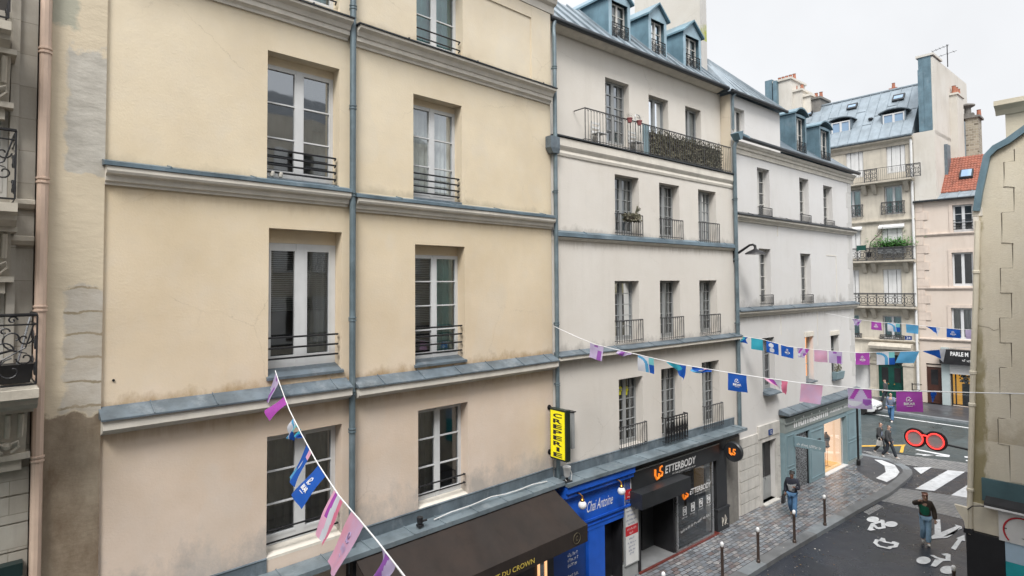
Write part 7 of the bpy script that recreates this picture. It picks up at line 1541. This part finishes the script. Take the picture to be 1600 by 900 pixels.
wsh = simple('white_shoe', (.60, .58, .55), .6, 0, .1, 8); bsh = simple('tan_shoe', (.30, .22, .16), .6, 0, .1, 8)
def yaw_to(p, q): d = Vector(q[:2])-Vector(p[:2]); return math.atan2(d.y, d.x)-math.pi/2
p1 = g(1239, 809, .14); d1 = Vector((-S.d.x, -S.d.y)); y1 = math.atan2(d1.y, d1.x)-math.pi/2+R(12)
person('walker in a dark jacket and blue jeans on the pavement outside the corner shop', p1, y1, {'elR': (.25, -.10, 1.14), 'wrR': (.25, -.02, .90), 'elL': (-.23, .02, 1.13), 'wrL': (-.13, .16, 1.20), 'hd1': (.0, .045, 1.63)}, M['skind'], hblack, ptop, jeans, bsh, 1.0, navy, bun=True,
       bag=('dark handbag hanging at the side of the walker in the dark jacket', M['black'], (.33, -.02, .50)))
p2 = g(1447, 850, .0); y2 = yaw_to(p2, (0, 0))+R(8)
person('woman in a green top, brown jacket and pale jeans with one arm raised', p2, y2, {'elR': (.34, .08, 1.36), 'wrR': (.20, .20, 1.50), 'elL': (-.26, -.02, 1.14), 'wrL': (-.27, .06, .88), 'knL': (-.07, .10, .50), 'anL': (-.05, .14, .09), 'toL': (-.06, .29, .04), 'knR': (.08, .05, .50), 'anR': (.07, -.16, .13), 'toR': (.07, -.03, .04)}, M['skin'], hred, gtop, ljeans, wsh, 1.0, dbrown, long_hair=True)
p3 = g(1393, 659, .0); d3 = -Hf.i; person('man in a blue-grey top and blue jeans crossing the far street beside the magenta flag', p3, math.atan2(d3.y, d3.x)-math.pi/2, {'elL': (-.24, .12, 1.16), 'wrL': (-.34, .26, 1.30), 'anR': (.10, -.32, .14), 'toR': (.1, -.2, .04)}, M['skin'], hbrown, btop, jeans, wsh, 1.08)
p4 = g(1347, 652, .0); p4 = Hf.w(Hf.loc((*gpx([(1357, 640)], .14)[0], 0)).x, ko*.45, .14); person('grey-haired person in a dark coat on the far pavement behind the white car', p4, math.atan2(-Hf.d.y, -Hf.d.x)-math.pi/2, {}, M['skin'], hgrey, gcoat, djeans, bsh, 1.0, gcoat)
p5 = g(1389, 716, .0); dd = Hf.d; person('person in a charcoal coat striding over the cobbles at the corner', p5, math.atan2(dd.y, dd.x)-math.pi/2, {'anL': (-.10, .30, .09), 'toL': (-.11, .45, .04), 'knL': (-.1, .18, .5)}, M['skin'], hbrown, gcoat, djeans, wsh, .98, gcoat)
p6 = g(1376, 709, .0); person('second walker with a pale bag just behind the person in the charcoal coat', p6, math.atan2(dd.y, dd.x)-math.pi/2, {'anL': (-.10, .26, .09), 'toL': (-.11, .41, .04)}, M['skin'], hbrown, btop, gcoat, wsh, .95, gcoat,
       bag=('pale tote bag hanging between the two walkers at the corner', M['offw'], (.30, .06, .50)))
# ================================================================== white car
cp_ = g(1374, 648, .0); cl = Hf.loc((cp_.x, cp_.y, 0)); car = thing('parked_car', 'white parked car whose bonnet shows past the corner shop', 'car', Hf.M @ Matrix.Translation((cl.x, cl.y, 0)) @ Matrix.Translation((-4.05, 0, 0)))
wp = simple('white_car_paint', (.70, .71, .72), .18, 0, .02, 2); cg = simple('dark_car_glass', (.012, .015, .017), .06, 0, 0); hl_ = simple('headlamp_glass', (.55, .60, .62), .08, .3, 0)
st_ = [(0.0, .42, .80, .62, .92, .56), (.25, .30, .92, .80, 1.15, .60), (.7, .22, .95, .86, 1.46, .62), (1.4, .20, .95, .88, 1.52, .64), (2.2, .20, .95, .88, 1.50, .64), (2.75, .20, .95, .88, 1.22, .66), (3.1, .20, .92, .87, .99, .68), (3.6, .22, .86, .84, .90, .62), (3.9, .28, .78, .76, .81, .56), (4.05, .36, .66, .60, .70, .46)]
q = MB()
rings = []
for (x, zb, zw, hw, zt, tw) in st_: rings.append([(x, -hw*.92, zb), (x, -hw, (zb+zw)/2), (x, -hw*.98, zw), (x, -tw, zt), (x, 0, zt+.03), (x, tw, zt), (x, hw*.98, zw), (x, hw, (zb+zw)/2), (x, hw*.92, zb), (x, 0, zb)])
for a, b in zip(rings, rings[1:]):
    for i in range(10): q.quad(a[i], a[(i+1) % 10], b[(i+1) % 10], b[i])
q.poly(rings[0]); q.poly(rings[-1]); q.build('body', wp, car, smooth=True)
q = MB(); q.quad((2.72, -.60, 1.265), (2.72, .60, 1.265), (3.06, .66, 1.045), (3.06, -.66, 1.045)); q.quad((2.24, -.58, 1.525), (2.24, .58, 1.525), (2.74, .60, 1.275), (2.74, -.60, 1.275)); q.build('windscreen', cg, car)
for s_ in (-1, 1): q = MB(); q.poly([(.9, s_*.885, .98), (2.75, s_*.885, .98), (2.35, s_*.72, 1.40), (1.0, s_*.72, 1.42)]); q.build('side_window', cg, car)
q = MB(); q.box(3.98, 4.075, -.62, .62, .26, .44); q.box(4.0, 4.07, -.5, .5, .50, .58); q.build('bumper', M['black'], car)
for s_ in (-1, 1): q = MB(); q.ball((3.86, s_*.60, .70), .17, 12, 0, 1.1, .9, .55); q.build('headlight', hl_, car, smooth=True)
q = MB(); q.box(4.078, 4.09, -.26, .26, .40, .50, 0); q.build('number_plate', M['wtext'], car)
for x in (.75, 3.25):
    for s_ in (-1, 1): q = MB(); q.lathe([(.20, -.1), (.30, -.1), (.33, -.06), (.33, .06), (.30, .1), (.20, .1)], (x, s_*.80, .33), 20, 0, 'y'); w = q.build('wheel', M['rubber'], car, smooth=True); q = MB(); q.lathe([(.001, -.09), (.20, -.08), (.205, .08), (.001, .09)], (x, s_*.80, .33), 14, 0, 'y'); q.build('rim', M['galv'], w, smooth=True)
# bin by the far doors
bn = thing('street_bin', 'dark street litter bin with a ring frame by the brown door', 'bin', Hf.w(HR-.0, .9, .14)); MB().lathe([(.22, .1), (.26, .9), (.24, .9)], n=12).build('bag', M['black'], bn, smooth=True); q = MB(); q.tube([(-.35, 0, 0), (-.35, 0, 1.5)], .04, 6); q.tube([(.30*math.cos(a*.52), .30*math.sin(a*.52), .95) for a in range(12)], .025, 5, closed=True); q.tube([(.30*math.cos(a*.52), .30*math.sin(a*.52), 1.4) for a in range(12)], .02, 5, closed=True); q.build('ring_frame', M['iron'], bn)
# ================================================================== camera, sky, light
cam = bpy.data.cameras.new('camera'); co_ = bpy.data.objects.new('camera', cam); COL.objects.link(co_); sc.camera = co_
cam.sensor_width = 36; cam.lens = 36*F/1600; cam.shift_y = -(450-PY0)/1600; cam.clip_start = .05; cam.clip_end = 2000
X_, Y_, Z_ = Vector((cr, -sr*sp*-1*-1, sr*cp)), Vector((-sr, -cr*sp, cr*cp)), Vector((0, -cp, -sp))
Rm = Matrix((X_, Y_, Z_)).transposed().to_4x4(); co_.matrix_world = Matrix.Translation((0, 0, H)) @ Rm
w = bpy.data.worlds.new('World'); sc.world = w; w.use_nodes = True; t = w.node_tree; n = NB(t); bg = t.nodes['Background']
SE, SA = R(52), R(188)                              # sun height; azimuth from +Y clockwise
sk = n.n('ShaderNodeTexSky'); sk.sky_type = 'NISHITA'; sk.sun_disc = False; sk.sun_elevation = SE; sk.sun_rotation = SA; sk.air_density = 1.0; sk.dust_density = 4.0; sk.altitude = 50
hs = n.n('ShaderNodeHueSaturation'); hs.inputs['Saturation'].default_value = .10; n.l(sk.outputs[0], hs.inputs['Color'])
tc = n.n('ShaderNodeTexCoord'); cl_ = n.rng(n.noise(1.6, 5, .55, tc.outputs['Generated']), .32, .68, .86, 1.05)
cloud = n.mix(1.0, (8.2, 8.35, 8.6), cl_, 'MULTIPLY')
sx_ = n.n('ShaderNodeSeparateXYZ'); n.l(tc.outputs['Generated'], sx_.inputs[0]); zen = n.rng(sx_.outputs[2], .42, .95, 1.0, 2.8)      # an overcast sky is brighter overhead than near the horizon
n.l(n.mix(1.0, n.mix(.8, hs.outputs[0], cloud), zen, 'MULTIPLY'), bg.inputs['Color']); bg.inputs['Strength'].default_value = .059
sun = bpy.data.lights.new('sun', 'SUN'); sun.energy = 1.5; sun.angle = R(20); sun.color = (1, .97, .93); so = bpy.data.objects.new('sun', sun); COL.objects.link(so)
sd = Vector((math.sin(SA)*math.cos(SE), math.cos(SA)*math.cos(SE), math.sin(SE))); so.rotation_euler = sd.to_track_quat('Z', 'Y').to_euler(); so.location = (0, 0, 40)
vs = sc.view_settings; vs.view_transform = 'Standard'; vs.look = 'None'; vs.exposure = 1.10; vs.gamma = 1
sc.cycles.max_bounces = 8; sc.cycles.transparent_max_bounces = 12; sc.cycles.caustics_reflective = False; sc.cycles.caustics_refractive = False
for o in sc.objects:
    if o.type == 'EMPTY' and not o.children: print('EMPTY THING', o.name)
